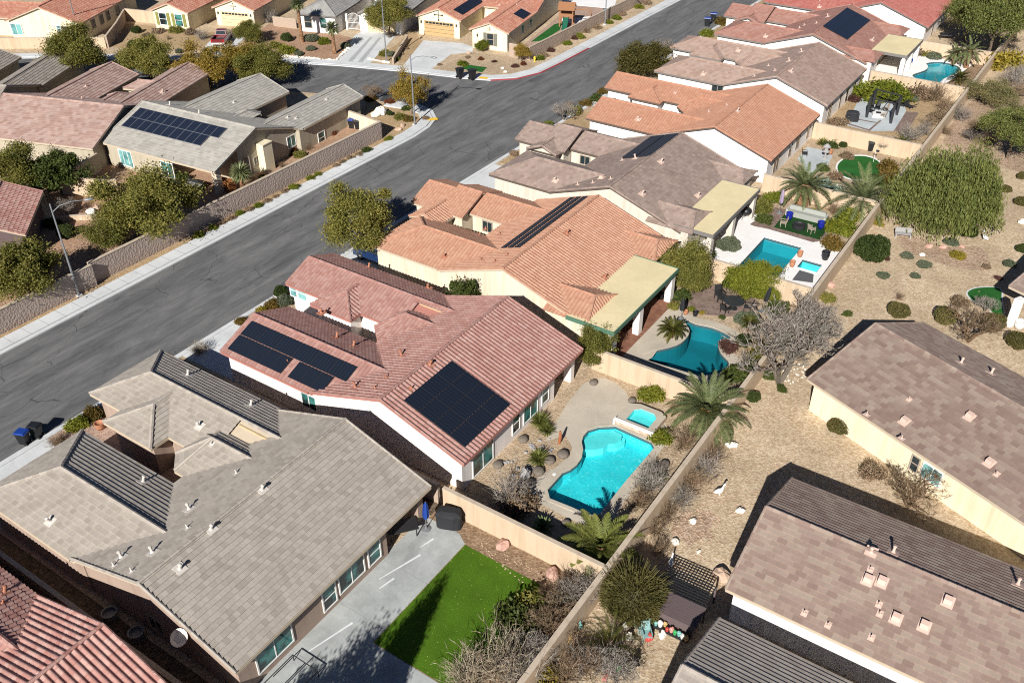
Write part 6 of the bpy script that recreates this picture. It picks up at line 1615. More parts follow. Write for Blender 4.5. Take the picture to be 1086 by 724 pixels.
# single shrubs: kind, px, py, radius, label
GS = 'yard shrubs'
for a in (
    ('ochre', 393, 103, .8, 'tan rounded shrub at the corner lot tip by the side street'), ('rust', 413, 107, .65, 'rust shrub left of the corner ochre tree'), ('green', 431, 114, .6, 'dark green shrub under the corner ochre tree'),
    ('greenb', 413.5, 120.5, .45, 'small dark green mound near the rocks on the corner lot'), ('loose', 424, 123, .75, 'olive shrub just left of the corner lamp'), ('ochre', 434.5, 125, .7, 'pale ochre shrub at the corner lamp foot'), ('brown', 451, 125, .5, 'small brown shrub right of the corner lamp'), ('rust', 364, 121, .6, 'red leaved shrub by the corner house side wall'),
    ('rust', 352, 140, .55, 'red shrub below the side window of the corner house'), ('rust', 311, 160, .65, 'orange-red shrub beside the cream fireplace stack'), ('loose', 318, 163, .7, 'dry-olive shrub at the corner house inner corner'), ('drybr', 326, 157, .6, 'brown dry shrub under the corner house window'), ('drybr', 300, 176, .6, 'grey-brown dry shrub right of the fireplace stack'), ('loose', 280, 188, .6, 'low olive shrub at the block wall by the small bright palm'),
    ('gball', 70, 246, .95, 'low dark green shrub in the left yard by the streetlamp arm'), ('green', 55, 236, .8, 'dark shrub in the house shade at the left'), ('rust', 112, 219, .5, 'small rust shrub beside the wide olive tree'), ('green', 190, 188, 1.0, 'dark shrub under the corner house window behind the wide olive tree'), ('sage', 184, 196, .9, 'blue-grey shrub by the corner house patio'), ('green', 172, 183, .8, 'green shrub by the aqua window'),
    # far front yards
    ('gball', 144.5, 32.5, .85, 'dark clipped ball shrub left in the far tan yard'), ('brown', 167.6, 31.8, .95, 'brown rounded shrub left of the shuttered windows'), ('loose', 186.5, 31, 1.0, 'olive rounded shrub below the shutters'), ('brown', 202, 33, .9, 'brown shrub at the shuttered corner'), ('sage', 190, 54, .7, 'grey-green mound at the far kerb'), ('gball', 141, 48, .9, 'dark green ball shrub near the far kerb'), ('brown', 155, 36.5, .7, 'small brown shrub in the far tan yard'),
    ('dry', 213, 38, 1.2, 'dry grey shrub near the truck driveway'), ('drybr', 178, 40.5, .5, 'small dry shrub in the middle of the far tan yard'), ('brown', 177, 47.5, .4, 'low brown shrub in the far tan yard centre'), ('brown', 162, 42.5, .45, 'low brown tuft left in the far tan yard'), ('drybr', 199, 45, .5, 'low dry tuft right in the far tan yard'), ('dry', 286, 20, 1.3, 'dry grey shrub beside the rose block wall'), ('wine', 298, 20, 1.0, 'wine coloured shrub at the rose block wall'),
    ('gball', 304, 40.5, .95, 'dark green shrub upper in the palm yard'), ('bright', 303.5, 52, 1.15, 'large yellow-green shrub in the palm yard'), ('sage', 316.8, 56.5, .75, 'grey-green mound below the taller fan palm'), ('sage', 330, 40, 1.2, 'dark blue-green shrub under the white window'), ('sage', 329.5, 51, .8, 'blue-grey low shrub in the palm yard'), ('bright', 343.7, 43, .95, 'yellow-green shrub left of the shorter palm'), ('sage', 366, 47.8, .85, 'blue-green mound right of the shorter palm'), ('loose', 292, 47, 1.0, 'olive shrub at the left end of the palm yard'), ('brown', 274, 51, .9, 'brown shrub by the side street below the small olive tree'),
    ('loose', 408, 56, .85, 'olive shrub at the lamp between driveways'), ('sage', 414, 57, .8, 'grey shrub right of the lamp between driveways'), ('bright', 420.6, 62.3, .45, 'small green tuft in the driveway strip'), ('brown', 431.8, 51.4, .3, 'tiny tuft upper in the driveway strip'), ('brown', 427, 57, .25, 'tiniest tuft in the driveway strip'),
    ('bright', 490.4, 66.9, .7, 'yellow-green ball shrub beside the small corner lawn'), ('brown', 496, 60.3, .4, 'small dark shrub above the small corner lawn'), ('rust', 510, 62, .45, 'small rust shrub below the shuttered window'), ('wine', 524.5, 64.6, .4, 'small wine shrub right of the small corner lawn'), ('wine', 546.4, 69, .55, 'wine mound near the hydrant'), ('brown', 466, 68, .35, 'small brown shrub by the tan garage driveway'), ('rust', 555, 67, .5, 'low rust shrub at the hydrant'),
    # street side, right
    ('loose', 609.6, 116.5, .9, 'olive shrub beside the bare pale shrub on the street'), ('drybr', 603, 113, .8, 'brown dry shrub at the umber house street bed'), ('green', 631.9, 103.5, .9, 'dark green shrub before the apricot house wing'), ('ochre', 622, 108, .8, 'ochre shrub before the apricot house'), ('ochre', 640, 96, .8, 'yellowish shrub at the apricot house corner'), ('bright', 750, 34.5, 1.1, 'yellow-green shrub at the dusty pink house kerb'), ('ochre', 766, 22, 1.2, 'yellow-olive shrub near the blue bins'), ('bright', 581, 131, .7, 'small yellow-green shrub at the umber house kerb'), ('brown', 546, 162, .6, 'brown rounded shrub at the umber house corner'), ('green', 820, 2, 1.3, 'dark green shrub at the top among red roofs'),
    ('gball', 297.8, 309.5, .7, 'clipped dark green ball at the rose house front corner'), ('ochre', 289, 322, .8, 'ochre shrub below the clipped ball at the rose house'), ('yellow', 276, 329, .65, 'orange-yellow low shrub at the rose house bed'), ('sage', 302, 318, .9, 'grey-green spiky shrub at the rose house front'), ('ochre', 256.2, 339.5, .55, 'small ochre shrub left of the rose roof tip'), ('pale', 211, 371, .8, 'pale dry grass clump at the shaded driveway'),
    ('bright', 81, 448, .75, 'yellow-green shrub at the grey house front'), ('ochre', 98, 437, .85, 'ochre shrub under the grey hip corner'), ('drybr', 58, 469, .6, 'dry brown shrub near the blue bin'), ('drybr', 66, 464, .45, 'little dry shrub right of the near bins'),
    # bright pool yard
    ('yucca', 572.5, 444, .95, 'spiky green clump at the rose house rear windows'), ('yucca', 580, 454, .75, 'smaller bright spiky clump by the pool deck'), ('yucca', 571, 484, .95, 'spiky green clump in the bed of dark domes'), ('dry', 541, 524, 1.5, 'large grey dry bush in the wall shade'), ('brown', 551, 531, 1.2, 'brown side of the dry bush by the lot wall'), ('agreen', 575, 556, .85, 'pale green agave rosette in the wall shade'), ('bright', 692, 415, .95, 'leafy green shrub between spa and lot wall'), ('bright', 702, 461, .8, 'yellow-green shrub at the foot of the large date palm'), ('yucca', 702.8, 503, .5, 'small spiky tuft by the rear wall'),
    ('drybr', 725, 467, 1.25, 'purple-grey dry bush below the large date palm'), ('dry', 690, 512, 1.35, 'grey dry bush right of the bright pool'), ('drybr', 679, 530, 1.15, 'brown dry bush lower right of the bright pool'), ('dry', 697, 498, .7, 'small dry bush at the rear wall'),
    ('drybr', 757, 482, 1.0, 'first dry brown bush outside the rear wall below the palm'), ('dry', 748, 495, 1.15, 'second dry grey bush outside the rear wall'), ('drybr', 735, 512, 1.15, 'third dry bush outside the rear wall'), ('dry', 722, 528, 1.1, 'fourth dry bush outside the rear wall'), ('drybr', 707, 545, 1.0, 'fifth dry bush outside the rear wall'), ('drybr', 695, 560, .9, 'lowest dry bush of the row outside the rear wall'),
    # teal pool yard
    ('gball', 773.7, 301, .7, 'clipped low green mound left of two by the lot wall'), ('bright', 788, 303.5, .75, 'clipped bright mound right of two by the lot wall'), ('loose', 775, 288, 1.0, 'light green shrub on the lot wall by the white deck'), ('wine', 775, 365, .85, 'wine red mound on the teal pool island'), ('gball', 789, 362, .72, 'clipped green ball by the teal pool'), ('sage', 793, 338, 1.15, 'grey-green leafy shrub right of the patio table'), ('yellow', 806, 366, .9, 'yellow-green shrub at the rear wall by the bare trees'), ('green', 723, 312, .85, 'dark green shrub at the foot of the dense shrub-trees'),
    ('loose', 805, 377, .8, 'olive shrub against the rear wall near the teal pool'), ('green', 800, 388, .9, 'dark shrub in the corner by the large date palm'), ('green', 780, 395, 1.0, 'dark leafy shrub behind the large date palm'), ('bright', 733, 327, .35, 'potted green plant left on the brown pavers'), ('yellow', 745, 331, .25, 'tiny yellow plant on the brown pavers'), ('green', 766, 336, .28, 'tiny green plant below the patio table'), ('loose', 714, 323.5, .55, 'flowering low plant at the tan patio roof post'),
    ('yellow', 819, 311, .8, 'yellow shrub right of the yellow-green round tree'), ('green', 826, 325, 1.0, 'dark green shrub under the bare grey trees'), 
    # white deck yard
    ('sage', 773.4, 258, 1.25, 'grey-green shrub at the umber house patio corner'), ('green', 748, 268, .9, 'green shrub under the umber patio roof edge'), ('loose', 807, 218, 1.15, 'olive leafy shrub at the umber patio roof far end'), ('green', 811, 231, .8, 'dark green shrub at the white deck edge'), ('bright', 822, 208, 1.0, 'bright shrub behind the folded purple umbrella'),
    ('bright', 893, 238, 1.45, 'yellow-green hedge bush at the rear wall by the sofa'), ('ochre', 884, 256, 1.15, 'ochre-green hedge bush lower along the rear wall'), ('bright', 900, 226, 1.2, 'upper yellow-green bush under the blue-green palm'), ('yellow', 932.5, 234, .65, 'yellow-green ball outside the wall end'), ('agave', 874, 197, 1.7, 'larger blue-grey agave between the two date palms'), ('agave', 887, 204, 1.5, 'smaller blue-grey agave between the two date palms'), ('agave', 872, 211, 1.1, 'low blue-grey agave behind the sofa'), ('drybr', 884, 222, .9, 'dry brown clump behind the cobalt pot'), ('yellow', 862, 222, .35, 'small yellow plant behind the sofa'),
    # putting green yard
    ('yucca', 873, 150, .9, 'tall green spiky plant by the tan lot wall'), ('green', 882, 153, .75, 'green plant at the apricot house patio'), ('bright', 888, 147.5, .7, 'bright plant against the tan lot wall'), ('gball', 894, 154, .5, 'small clipped plant near the covered barbecue'), ('brown', 898, 164, .75, 'flat brown plant above the putting green'), ('ochre', 942.5, 175, 1.25, 'orange-green shrub right of the putting green'), ('ochre', 940, 187, 1.2, 'olive-orange shrub against the rear wall'), ('green', 873, 177, .7, 'dark leafy plant below the grey patio slab'), ('brown', 887, 186, .8, 'brown clump by the palm near the putting green'), ('green', 930, 190, 1.0, 'dark shrub in the shade of the orange-green shrub'),
    # pergola yard
    ('brown', 885, 128, .9, 'brown bush at the dusty pink house wall'), ('brown', 893, 128, .85, 'second brown bush at the dusty pink house wall'), ('wine', 905, 103, .9, 'purple bush below the dusty pink house windows'), ('bright', 921, 97, 2.0, 'left yellow-green hedge bush behind the pergola'), ('bright', 937, 93, 2.2, 'middle yellow-green hedge bush behind the pergola'), ('bright', 951, 98, 1.9, 'right yellow-green hedge bush behind the pergola'), ('brown', 975, 98, 1.7, 'brown hedge bush right of the pergola'), ('drybr', 992, 100, 1.9, 'dry tan bush by the far pool wall'), ('drybr', 1003, 112, 1.6, 'dry brown bush along the rear wall'), ('brown', 997, 122, 1.2, 'brown bush in the rear wall corner'), ('dry', 965, 143, 1.5, 'grey dry bush at the brick strip'), ('dry', 980, 138, 1.2, 'grey dry bush at the rear wall below the brick strip'), ('drybr', 985, 130, 1.1, 'rust dry bush near the rear wall'), ('sage', 968, 104, .9, 'pale flowering shrub in the pergola yard'),
    # far pool yard
    ('brown', 975, 52, 1.4, 'brown-green shrub at the far pool lot wall'), ('sage', 991, 59, 1.1, 'dark sage shrub at the far pool'), ('loose', 984, 56, .9, 'olive shrub by the far pool lot wall'), ('yellow', 1068, 63, 2.6, 'big golden yellow shrub outside the rear wall'), ('dry', 1076, 84, 2.2, 'pale dry shrub near the golden shrub'), ('dry', 1020, 122, 1.6, 'grey dry shrub outside the rear wall'), ('drybr', 1003, 139, .9, 'brown tuft outside the rear wall'), ('drybr', 1036, 133, 1.1, 'brown dry shrub left of the dark olive bushy tree'), ('drybr', 1048, 148, 1.3, 'rust-brown dry shrub under the dark olive bushy tree'), ('loose', 1048, 178, 1.0, 'olive shrub beside the weeping tree crown'), ('gball', 1026, 245, 1.0, 'dark shrub under the weeping tree edge'),
    # gravel strip
    ('gball', 925.4, 265, 1.75, 'largest clipped green ball in the gravel strip'), ('sage', 1009.4, 256, .72, 'flat sage mound below the weeping tree'), ('sage', 962, 270.5, .62, 'flat sage mound left of a pair'), ('sage', 980.5, 280, .68, 'flat sage mound right of a pair with a white stone'), ('sage', 937, 291.5, .6, 'flat sage mound below the largest ball'), ('sage', 970.8, 292, .5, 'smallest flat sage mound of the gravel strip'), ('sage', 1071, 279, .62, 'flat sage mound near the right edge'),
    ('ball', 953, 330, .95, 'clipped olive ball at the mocha roof tip'), ('ball', 1003, 336, 1.05, 'clipped olive ball beside the bare shrub-tree'), ('ball', 1055, 342, 1.0, 'clipped olive ball by the white post'), ('ball', 1080, 362, 1.0, 'clipped olive ball at the right frame edge'), ('gball', 798.5, 421, .58, 'small clipped ball below the rear wall by the palm'), ('ball', 890, 452, .85, 'clipped olive ball against the pale yellow wall'), ('yellow', 1017, 269, .65, 'golden small shrub below the sage mound'), ('brown', 1046, 281.8, .4, 'little brown tuft in the gravel strip'), ('drybr', 954, 315, .5, 'rust tuft above the mocha roof'), ('loose', 878, 315, .65, 'olive tuft at the rear wall near the pink stone'), ('green', 899, 332, .4, 'tiny green tuft by the mocha house shade'), ('wine', 1059, 294, .35, 'little wine tuft near the curved lawn'), ('brown', 1019, 318, .7, 'brown clump beside the bare shrub-tree'), ('wine', 940, 273, .35, 'little wine tuft below the largest ball'),
    ('ball', 1067, 201, .6, 'olive flat mound at the right edge below the dark tree'), ('ball', 1083, 214, .7, 'second olive mound at the right edge'), ('ball', 1084, 187, .6, 'upper olive mound at the right edge'), ('brown', 1064, 237, .25, 'tiny brown tuft in the open gravel'), ('gball', 1084, 264, .6, 'dark mound cut by the right edge'), ('green', 815, 396, .55, 'dark tuft at the foot of the bare grey tree'), ('green', 829, 411, .4, 'green tuft below the bare grey tree'), ('brown', 925, 497, .8, 'brown clump left of the bare wall tree'),
    ('drybr', 700, 580, .8, 'brown dry bush above the domed shrub'),
    # lower middle
    ('wiry', 672, 634, 1.9, 'large domed wiry olive shrub between the rear wall and the shed'), ('pale', 530, 702, 1.9, 'large pale wiry bush at the lower lawn edge'), ('pale', 498, 716, 1.5, 'pale wiry bush cut by the bottom edge'), ('green', 549, 653, 1.35, 'dark green shrub at the lawn edge'), ('loose', 567, 641, 1.15, 'olive shrub behind the dark green lawn shrub'), ('drybr', 582, 655, 1.2, 'brown dry bush between lawn shrub and rear wall'), ('drybr', 596, 628, 1.2, 'brown twiggy bush by the cream lot wall'), ('dry', 556, 712, 1.5, 'grey dry bush at the bottom by the rear wall'), ('dry', 622, 700, 1.2, 'grey dry bush outside the rear wall at the bottom'), ('dry', 645, 705, 1.3, 'dark grey dry bush beside the red edging'), ('drybr', 608, 690, 1.0, 'brown dry bush outside the wall left of the spindly palm'), ('drybr', 600, 716, 1.1, 'brown dry bush at the bottom against the rear wall'), ('yellow', 580, 722, .9, 'yellowish low bush at the bottom edge'),
):
    k = a[0]; k = 'gball' if k == 'greenb' else k
    zz = {'sage': .85, 'ball': .95}.get(k, 1.0)
    cat = 'agave' if k in ('agave', 'agreen') else 'shrub'
    shrub(k, a[1], a[2], a[3], a[4], group=GS, name='agave' if cat == 'agave' else ('dry_bush' if k in ('dry', 'drybr', 'pale') else 'shrub'), cat=cat, z=zz)
# trees beyond the bottom edge of the frame whose shadows fall into it
tree('olive0', 0, 0, 2.3, 'tree standing below the lower frame edge, seen by its shadow on concrete', base=(-20.6, 9.0), z=2.2)
tree('olive1', 0, 0, 1.15, 'tree standing below the lower frame edge, seen by its shadow on the lawn', base=(-19.6, 12.6), z=4.6)

# small domes and stones
DOME = plain('dark_dome', (.15, .125, .10), .85, var=.35, scale=14, bump=.6)
ROCK = plain('warm_rock', (.46, .33, .24), .9, var=.3, scale=5, bump=.5); ROCKW = plain('white_rock', (.70, .66, .58), .9, var=.15, scale=6, bump=.4); ROCKG = plain('grey_rock', (.30, .29, .28), .9, var=.3, scale=6, bump=.4)
ROCKR = plain('rose_rock', (.46, .28, .22), .9, var=.3, scale=5, bump=.5)
def dome_mesh():
    b = MB(); n = 20
    prof = [(.86, -.06), (1.0, .28), (.96, .6), (.78, .86), (.45, 1.0), (.12, 1.04)]
    V = [(r*(1+.05*(k % 2))*math.cos(2*math.pi*k/n), r*(1+.05*(k % 2))*math.sin(2*math.pi*k/n), z) for r, z in prof for k in range(n)]
    b.add(V, [(i*n+k, i*n+(k+1) % n, (i+1)*n+(k+1) % n, (i+1)*n+k) for i in range(len(prof)-1) for k in range(n)] + [tuple(range((len(prof)-1)*n, len(prof)*n))])
    return mesh_of(b, 'barrel_cactus', DOME)
DM = dome_mesh()
for px, py, r_, lb in ((554.7, 465, .42, 'dark round barrel cactus uppermost along the rose house wall'), (528, 492, .42, 'dark round barrel cactus nearest the rose house corner'), (597, 481, .48, 'dark round barrel cactus rightmost of the bed, near the deck'), (583, 487.5, .44, 'dark round barrel cactus between spiky clump and deck'), (571, 499, .48, 'dark round barrel cactus below the spiky clump'),
                   (562, 511.5, .44, 'dark round barrel cactus lowest of the bed beside the grey stone'), (629.5, 405, .38, 'dark round barrel cactus at the cream lot wall'), (670.4, 424, .36, 'dark round barrel cactus with long shadow by the spa'), (705, 491, .4, 'dark round barrel cactus at the rear wall above the tuft'), (600.6, 554, .34, 'dark round barrel cactus at the lower pool deck edge')):
    x, y = g2(px, py, r_*.4); o = bpy.data.objects.new('barrel_cactus', DM); col.objects.link(o); o.location = (x, y, 0); r_ *= .82; o.scale = (r_, r_, r_*.95); tag(o, lb, 'cactus', 'barrel cacti round the bright pool')
def rock(px, py, r_, label, m=None, sq=.8, group='loose rocks', seed=None):
    x, y = g2(px, py); s_ = rnd.randint(0, 9999)
    o = MB().lump((0, 0, r_*.35*sq), r_, r_*rnd.uniform(.65, .9), r_*sq*.7, rnd.uniform(0, 3), s_, .2, 9, 6).build('boulder', m or ROCK); o.location = (x, y, 0)
    return tag(o, label, 'rock', group)
for a in ((557, 505, .45, 'grey upright stone among the dark barrel cacti', ROCKG, 1.4), (533, 579, .48, 'rose boulder beside the upper lawn edge', ROCKR), (586, 610, .5, 'rose boulder at the lower cream lot wall', ROCKR), (776, 473, .42, 'white stone outside the rear wall below the palm', ROCKW), (716, 575, .3, 'small white stone right of the domed shrub shade', ROCKW),
          (766, 612, .6, 'orange boulder at the brown house corner', ROCK), (741, 585, .16, 'tiny white stone in the stony patch', ROCKW), (735, 553, .28, 'white stone in the stony patch', ROCKW), (785, 542, .3, 'white stone at the brown house shade', ROCKW), (427, 134, .4, 'tan rock left of the corner lamp', ROCK), (422.5, 138.5, .4, 'ochre rock below the corner lamp rock', ROCK),
          (404, 121, .9, 'big white boulder by the bin corner walls', ROCKW, 1.0), (399, 123, .7, 'second pale boulder by the bin corner walls', ROCKW), (880, 303, .5, 'rose stone at the rear wall by the bare trees', ROCKR), (977.5, 271, .3, 'white stone between the sage mounds', ROCKW), (1085, 237, .5, 'white stone at the right frame edge', ROCKW),
          (97, 226, .6, 'pale boulder in the left yard', ROCKW), (103, 222, .5, 'tan boulder in the left yard by the olive tree', ROCK), (88, 232, .4, 'low pale rock in the left yard', ROCKW), (110, 190, .35, 'rock by the cream yard wall', ROCK),
          (240, 49, .35, 'pale rock at the truck yard', ROCKW), (533, 73, .3, 'white rock near the yellow pad', ROCKW), (536, 77, .28, 'little white rock at the corner sidewalk', ROCKW), (497, 57, .35, 'rock at the cream house walk', ROCK), (1020, 262, .3, 'rose stone on the reddish gravel', ROCKR), (1000, 263, .35, 'second rose stone on the reddish gravel', ROCKR), (985, 262, .35, 'third rose stone on the reddish gravel', ROCKR),
          (742, 356, .0, '', ROCK)):
    if a[2] > 0: rock(*a[:4], m=a[4], sq=a[5] if len(a) > 5 else .8)
# edging stones along the driveway and pale rubble: countless
def scatter(name, label, areas, size, mats, n):
    mb = MB()
    for (x, y) in areas[:n]:
        s_ = size*rnd.uniform(.5, 1.4); mb.lump((x, y, s_*.2), s_, s_*.8, s_*.6, rnd.uniform(0, 3), rnd.randint(0, 999), .2, 6, 4)
    o = mb.build(name, mats); o['kind'] = 'stuff'; o['label'] = label
def in_tri(pts, n):
    out = []
    P = [np.array(g2(*p)) for p in pts]
    for _ in range(n):
        i = rnd.randint(1, len(P)-2); a, b = rnd.random(), rnd.random()
        if a+b > 1: a, b = 1-a, 1-b
        out.append(tuple(P[0]+(P[i]-P[0])*a+(P[i+1]-P[0])*b))
    return out
scatter('pebbles', 'pale pebbles on the stony patch of the gravel strip', in_tri([(715, 545), (745, 538), (765, 550), (757, 575), (722, 582)], 110), .06, ROCK, 110)
scatter('pebbles', 'loose stones strewn over the gravel strip', in_tri([(700, 560), (930, 270), (1086, 200), (1086, 330), (900, 340), (840, 480), (790, 540), (720, 640)], 420), .055, ROCK, 420)
scatter('pebbles', 'pale stones under the big bare tree', in_tri([(815, 395), (850, 385), (862, 398), (835, 408)], 50), .08, ROCKW, 50)
scatter('pebbles', 'pale edging stones of the palm yard', [tuple(np.array(g2(290+t*68, 59+t*6)) + np.array([rnd.uniform(-.3, .3)]*2)) for t in np.linspace(0, 1, 44)], .26, ROCKW, 44)
scatter('pebbles', 'pale edging stones along the pale driveway', [g2(357+t*16, 64-t*16) for t in np.linspace(0, 1, 22)] + [g2(392+t*20, 63+t*4) for t in np.linspace(0, 1, 20)], .24, ROCKW, 42)
scatter('pebbles', 'fallen stones in the brown lawn bed', in_tri([(500, 565), (560, 605), (640, 645), (600, 660), (520, 590)], 130), .05, ROCK, 130)
scatter('pebbles', 'stepping stones in the bed by the rose house', in_tri([(520, 500), (580, 455), (590, 470), (560, 515)], 40), .13, ROCKG, 40)
scatter('leaf_litter', 'dry leaf litter under the bare shrubs at the bottom', in_tri([(560, 650), (620, 610), (640, 640), (560, 724), (520, 700)], 500), .05, plain('leaf_litter', (.24, .16, .10), .95, var=.4), 500)
# ------------------------------------------------------------------ street furniture, vehicles, garden things
def street_lamp(px, py, h, label, arm=2.2, az=None, base=None):
    x, y = base or g2(px, py)
    t = thing('street_lamp', label, 'street lamp', (x, y, 0), 0, 'street lamps')
    MB().tube([(0, 0, 0), (0, 0, h*.5), (0, 0, h)], [.10, .08, .06], 10).build('pole', MT['metal_grey'], t)
    MB().box(-.22, -.22, 0, .22, .22, .12).build('base', CON, t)
    if arm:
        a = az or 0; c, s_ = math.cos(a), math.sin(a)
        MB().tube([(0, 0, h-.75), (.25*arm*c, .25*arm*s_, h-.28), (.6*arm*c, .6*arm*s_, h-.08), (arm*c, arm*s_, h-.12)], [.045, .04, .035, .03], 7).build('arm', MT['metal_grey'], t)
        b = MB(); b.lump((arm*c+.3*c, arm*s_+.3*s_, h-.13), .42, .17, .11, a, 3, .02, 10, 6, flat=-.7); b.build('luminaire', MT['metal_grey'], t, True)
    return t
street_lamp(84, 313.5, 8.7, 'near streetlamp with curved arm standing before the block wall', 2.6, R_(55))
street_lamp(440, 132.5, 8.5, 'tall streetlamp at the corner lot with long shadow over the junction', 2.6, R_(15))
street_lamp(410, 65.6, 8.6, 'streetlamp between the two pale driveways', 2.2, R_(-70))
street_lamp(641.6, 26.5, 8.6, 'streetlamp at the corner wall near the far blue pool', 2.4, R_(0))
street_lamp(85, 41, 8.6, 'far streetlamp before the salmon gabled house at the top left', 2.4, R_(-60))

def bin_mesh(lidmat):
    t = thing('wheelie_bin', 'x', 'bin')
    b = MB(); v = []
    for z, w_, d_ in ((.06, .24, .26), (1.0, .30, .36)): v += [(-w_, -d_, z), (w_, -d_, z), (w_, d_, z), (-w_, d_, z)]
    b.add(v, [(3, 2, 1, 0), (0, 1, 5, 4), (1, 2, 6, 5), (2, 3, 7, 6), (3, 0, 4, 7), (4, 5, 6, 7)]); b.box(-.33, -.40, .93, .33, .40, 1.0); b.build('bin_body', MT['bin_black'], t)
    b = MB(); b.add([(-.34, -.42, 1.002), (.34, -.42, 1.002), (.34, .44, 1.002), (-.34, .44, 1.002), (-.30, -.36, 1.09), (.30, -.36, 1.09), (.30, .38, 1.13), (-.30, .38, 1.13)], [(3, 2, 1, 0), (0, 1, 5, 4), (1, 2, 6, 5), (2, 3, 7, 6), (3, 0, 4, 7), (4, 5, 6, 7)])
    b.box(-.26, .42, 1.0, .26, .48, 1.06); b.build('lid', lidmat, t)
    for x in (-.27, .27): MB().tube([(x-.04, .28, .13), (x+.04, .28, .13)], .13, 10).build('wheel', MT['rubber'], t)
    return reg(t)
B1 = bin_mesh(MT['blue']); B2 = bin_mesh(MT['bin_black'])
GB = 'wheelie bins'
first = {B1.name: True, B2.name: True}
for pr, px, py, rz, sc_, lb in ((B1, 27, 470, -1.2, 1.0, 'blue-lidded bin at the kerb by the grey house'), (B2, 40.5, 463, -1.2, 1.0, 'black bin beside the blue-lidded one at the grey house kerb'), (B2, 488, 83.5, 2.9, 1.2, 'left black bin on the sidewalk of the corner house'), (B2, 501, 85, 2.9, 1.2, 'right black bin on the sidewalk of the corner house'),
                           (B1, 373.5, 136, .3, 1.05, 'blue-lidded bin by the cream gate wall of the corner lot'), (B2, 380, 137, .3, 1.05, 'black bin by the cream gate wall of the corner lot'), (B1, 749.5, 28, -1.3, 1.2, 'nearer blue-lidded bin before the pink houses'), (B1, 756, 23, -1.3, 1.2, 'farther blue-lidded bin before the pink houses'), (B2, 922.4, 160, .4, 1.0, 'dark bin by the covered barbecue at the putting green')):
    x, y = g2(px, py)
    if first.pop(pr.name, None):
        t = pr; t.location = (x, y, .02); t.rotation_euler = (0, 0, rz); t.scale = (sc_,)*3
    else: t = dup(pr, (x, y, .02), rz, sc_)
    tag(t, lb, 'bin', GB)
    if abs(px-488) < 20 and py < 90: t.location.z = .122

# hydrant
t = thing('fire_hydrant', 'small yellow hydrant post at the corner wall', 'hydrant', (*g2(567, 65.5), .0))
MB().lathe((0, 0, 0), [(.16, 0), (.16, .06), (.11, .08), (.11, .55), (.15, .57), (.15, .62), (.1, .72), (.03, .78)], 10).tube([(-.2, 0, .45), (.2, 0, .45)], .06, 8).build('barrel', YELP, t)

# ------- vehicles: shared wheel
def wheel(parent, x, y, r=.38, w_=.26):
    o = MB().tube([(x, y-w_/2, r), (x, y+w_/2, r)], r, 18).build('wheel', MT['rubber'], parent)
    s_ = 1 if y > 0 else -1
    MB().tube([(x, y+s_*(w_/2-.02), r), (x, y+s_*(w_/2+.012), r)], r*.62, 12).build('rim', MT['metal_grey'], o)
CARRED = plain('car_paint_red', (.13, .008, .012), .25, var=.04, spec=.5, coat=.6); CARBLU = plain('car_paint_navy', (.012, .03, .09), .22, var=.04, spec=.5, coat=.6)
TAIL = plain('tail_lens', (.35, .01, .01), .25)
rear, frt = np.array(g2(232, 50)), np.array(g2(250, 27)); d = frt-rear; ang = math.atan2(d[1], d[0])
c0 = rear + d/np.linalg.norm(d)*2.7
t = thing('pickup_truck', 'dark red pickup truck parked on the far driveway', 'pickup truck', (*c0, .012), ang)
b = MB()
b.extr([(-2.75, .42), (2.55, .42), (2.78, .6), (2.75, 1.0), (1.15, 1.12), (.95, 1.12), (-.62, 1.12), (-.62, 1.1), (-.64, .78), (-2.62, .78), (-2.64, 1.1), (-2.75, 1.1)], 'y', -.86, .86)
for sg in (-1, 1): b.box(-2.75, sg*.92-.07, .42, -.6, sg*.92+.07, 1.12); b.box(-.6, sg*.92-.055, .42, 2.55, sg*.92+.055, 1.05)
for x in (-1.75, 1.75):
    for sg in (-1, 1): b.box(x-.55, sg*.985-.03, .62, x+.55, sg*.985+.03, .92)
b.build('body', CARRED, t)
b = MB(); v = []
for z, xa, xb, w_ in ((1.12, -.62, 1.2, .86), (1.72, -.42, .55, .70)): v += [(xa, -w_, z), (xb, -w_, z), (xb, w_, z), (xa, w_, z)]
b.add(v, [(0, 1, 5, 4), (1, 2, 6, 5), (2, 3, 7, 6), (3, 0, 4, 7), (4, 5, 6, 7)]); cab = b.build('cab', CARRED, t)
b = MB(); b.add([(-.615, -.72, 1.2), (-.615, .72, 1.2), (-.46, .6, 1.64), (-.46, -.6, 1.64)], [(0, 3, 2, 1)]).build('rear_window', MT['glass_dark'], cab)
MB().add([(1.15, -.76, 1.17), (1.15, .76, 1.17), (.61, .62, 1.68), (.61, -.62, 1.68)], [(0, 1, 2, 3)]).build('windscreen', MT['glass_dark'], cab)
for sg in (-1, 1):
    MB().add([(-.5, sg*.858, 1.2), (1.0, sg*.858, 1.2), (.5, sg*.728, 1.64), (-.38, sg*.728, 1.64)], [(0, 1, 2, 3)] if sg < 0 else [(3, 2, 1, 0)]).build('side_window', MT['glass_dark'], cab)
    MB().box(-2.8, sg*.9-.09, .72, -2.74, sg*.9+.09, 1.08).build('tail_light', TAIL, t)
    MB().box(2.66, sg*.7-.2, .72, 2.80, sg*.7+.2, .92).build('headlight', MT['white_frame'], t)
MB().box(-2.9, -.95, .42, -2.76, .95, .60).build('bumper', MT['white_frame'], t)
MB().box(-2.55, -.8, .785, -.7, .8, .80).build('bed_liner', MT['metal_dark'], t)
for x in (-1.75, 1.75):
    for y in (-.86, .86): wheel(t, x, y)
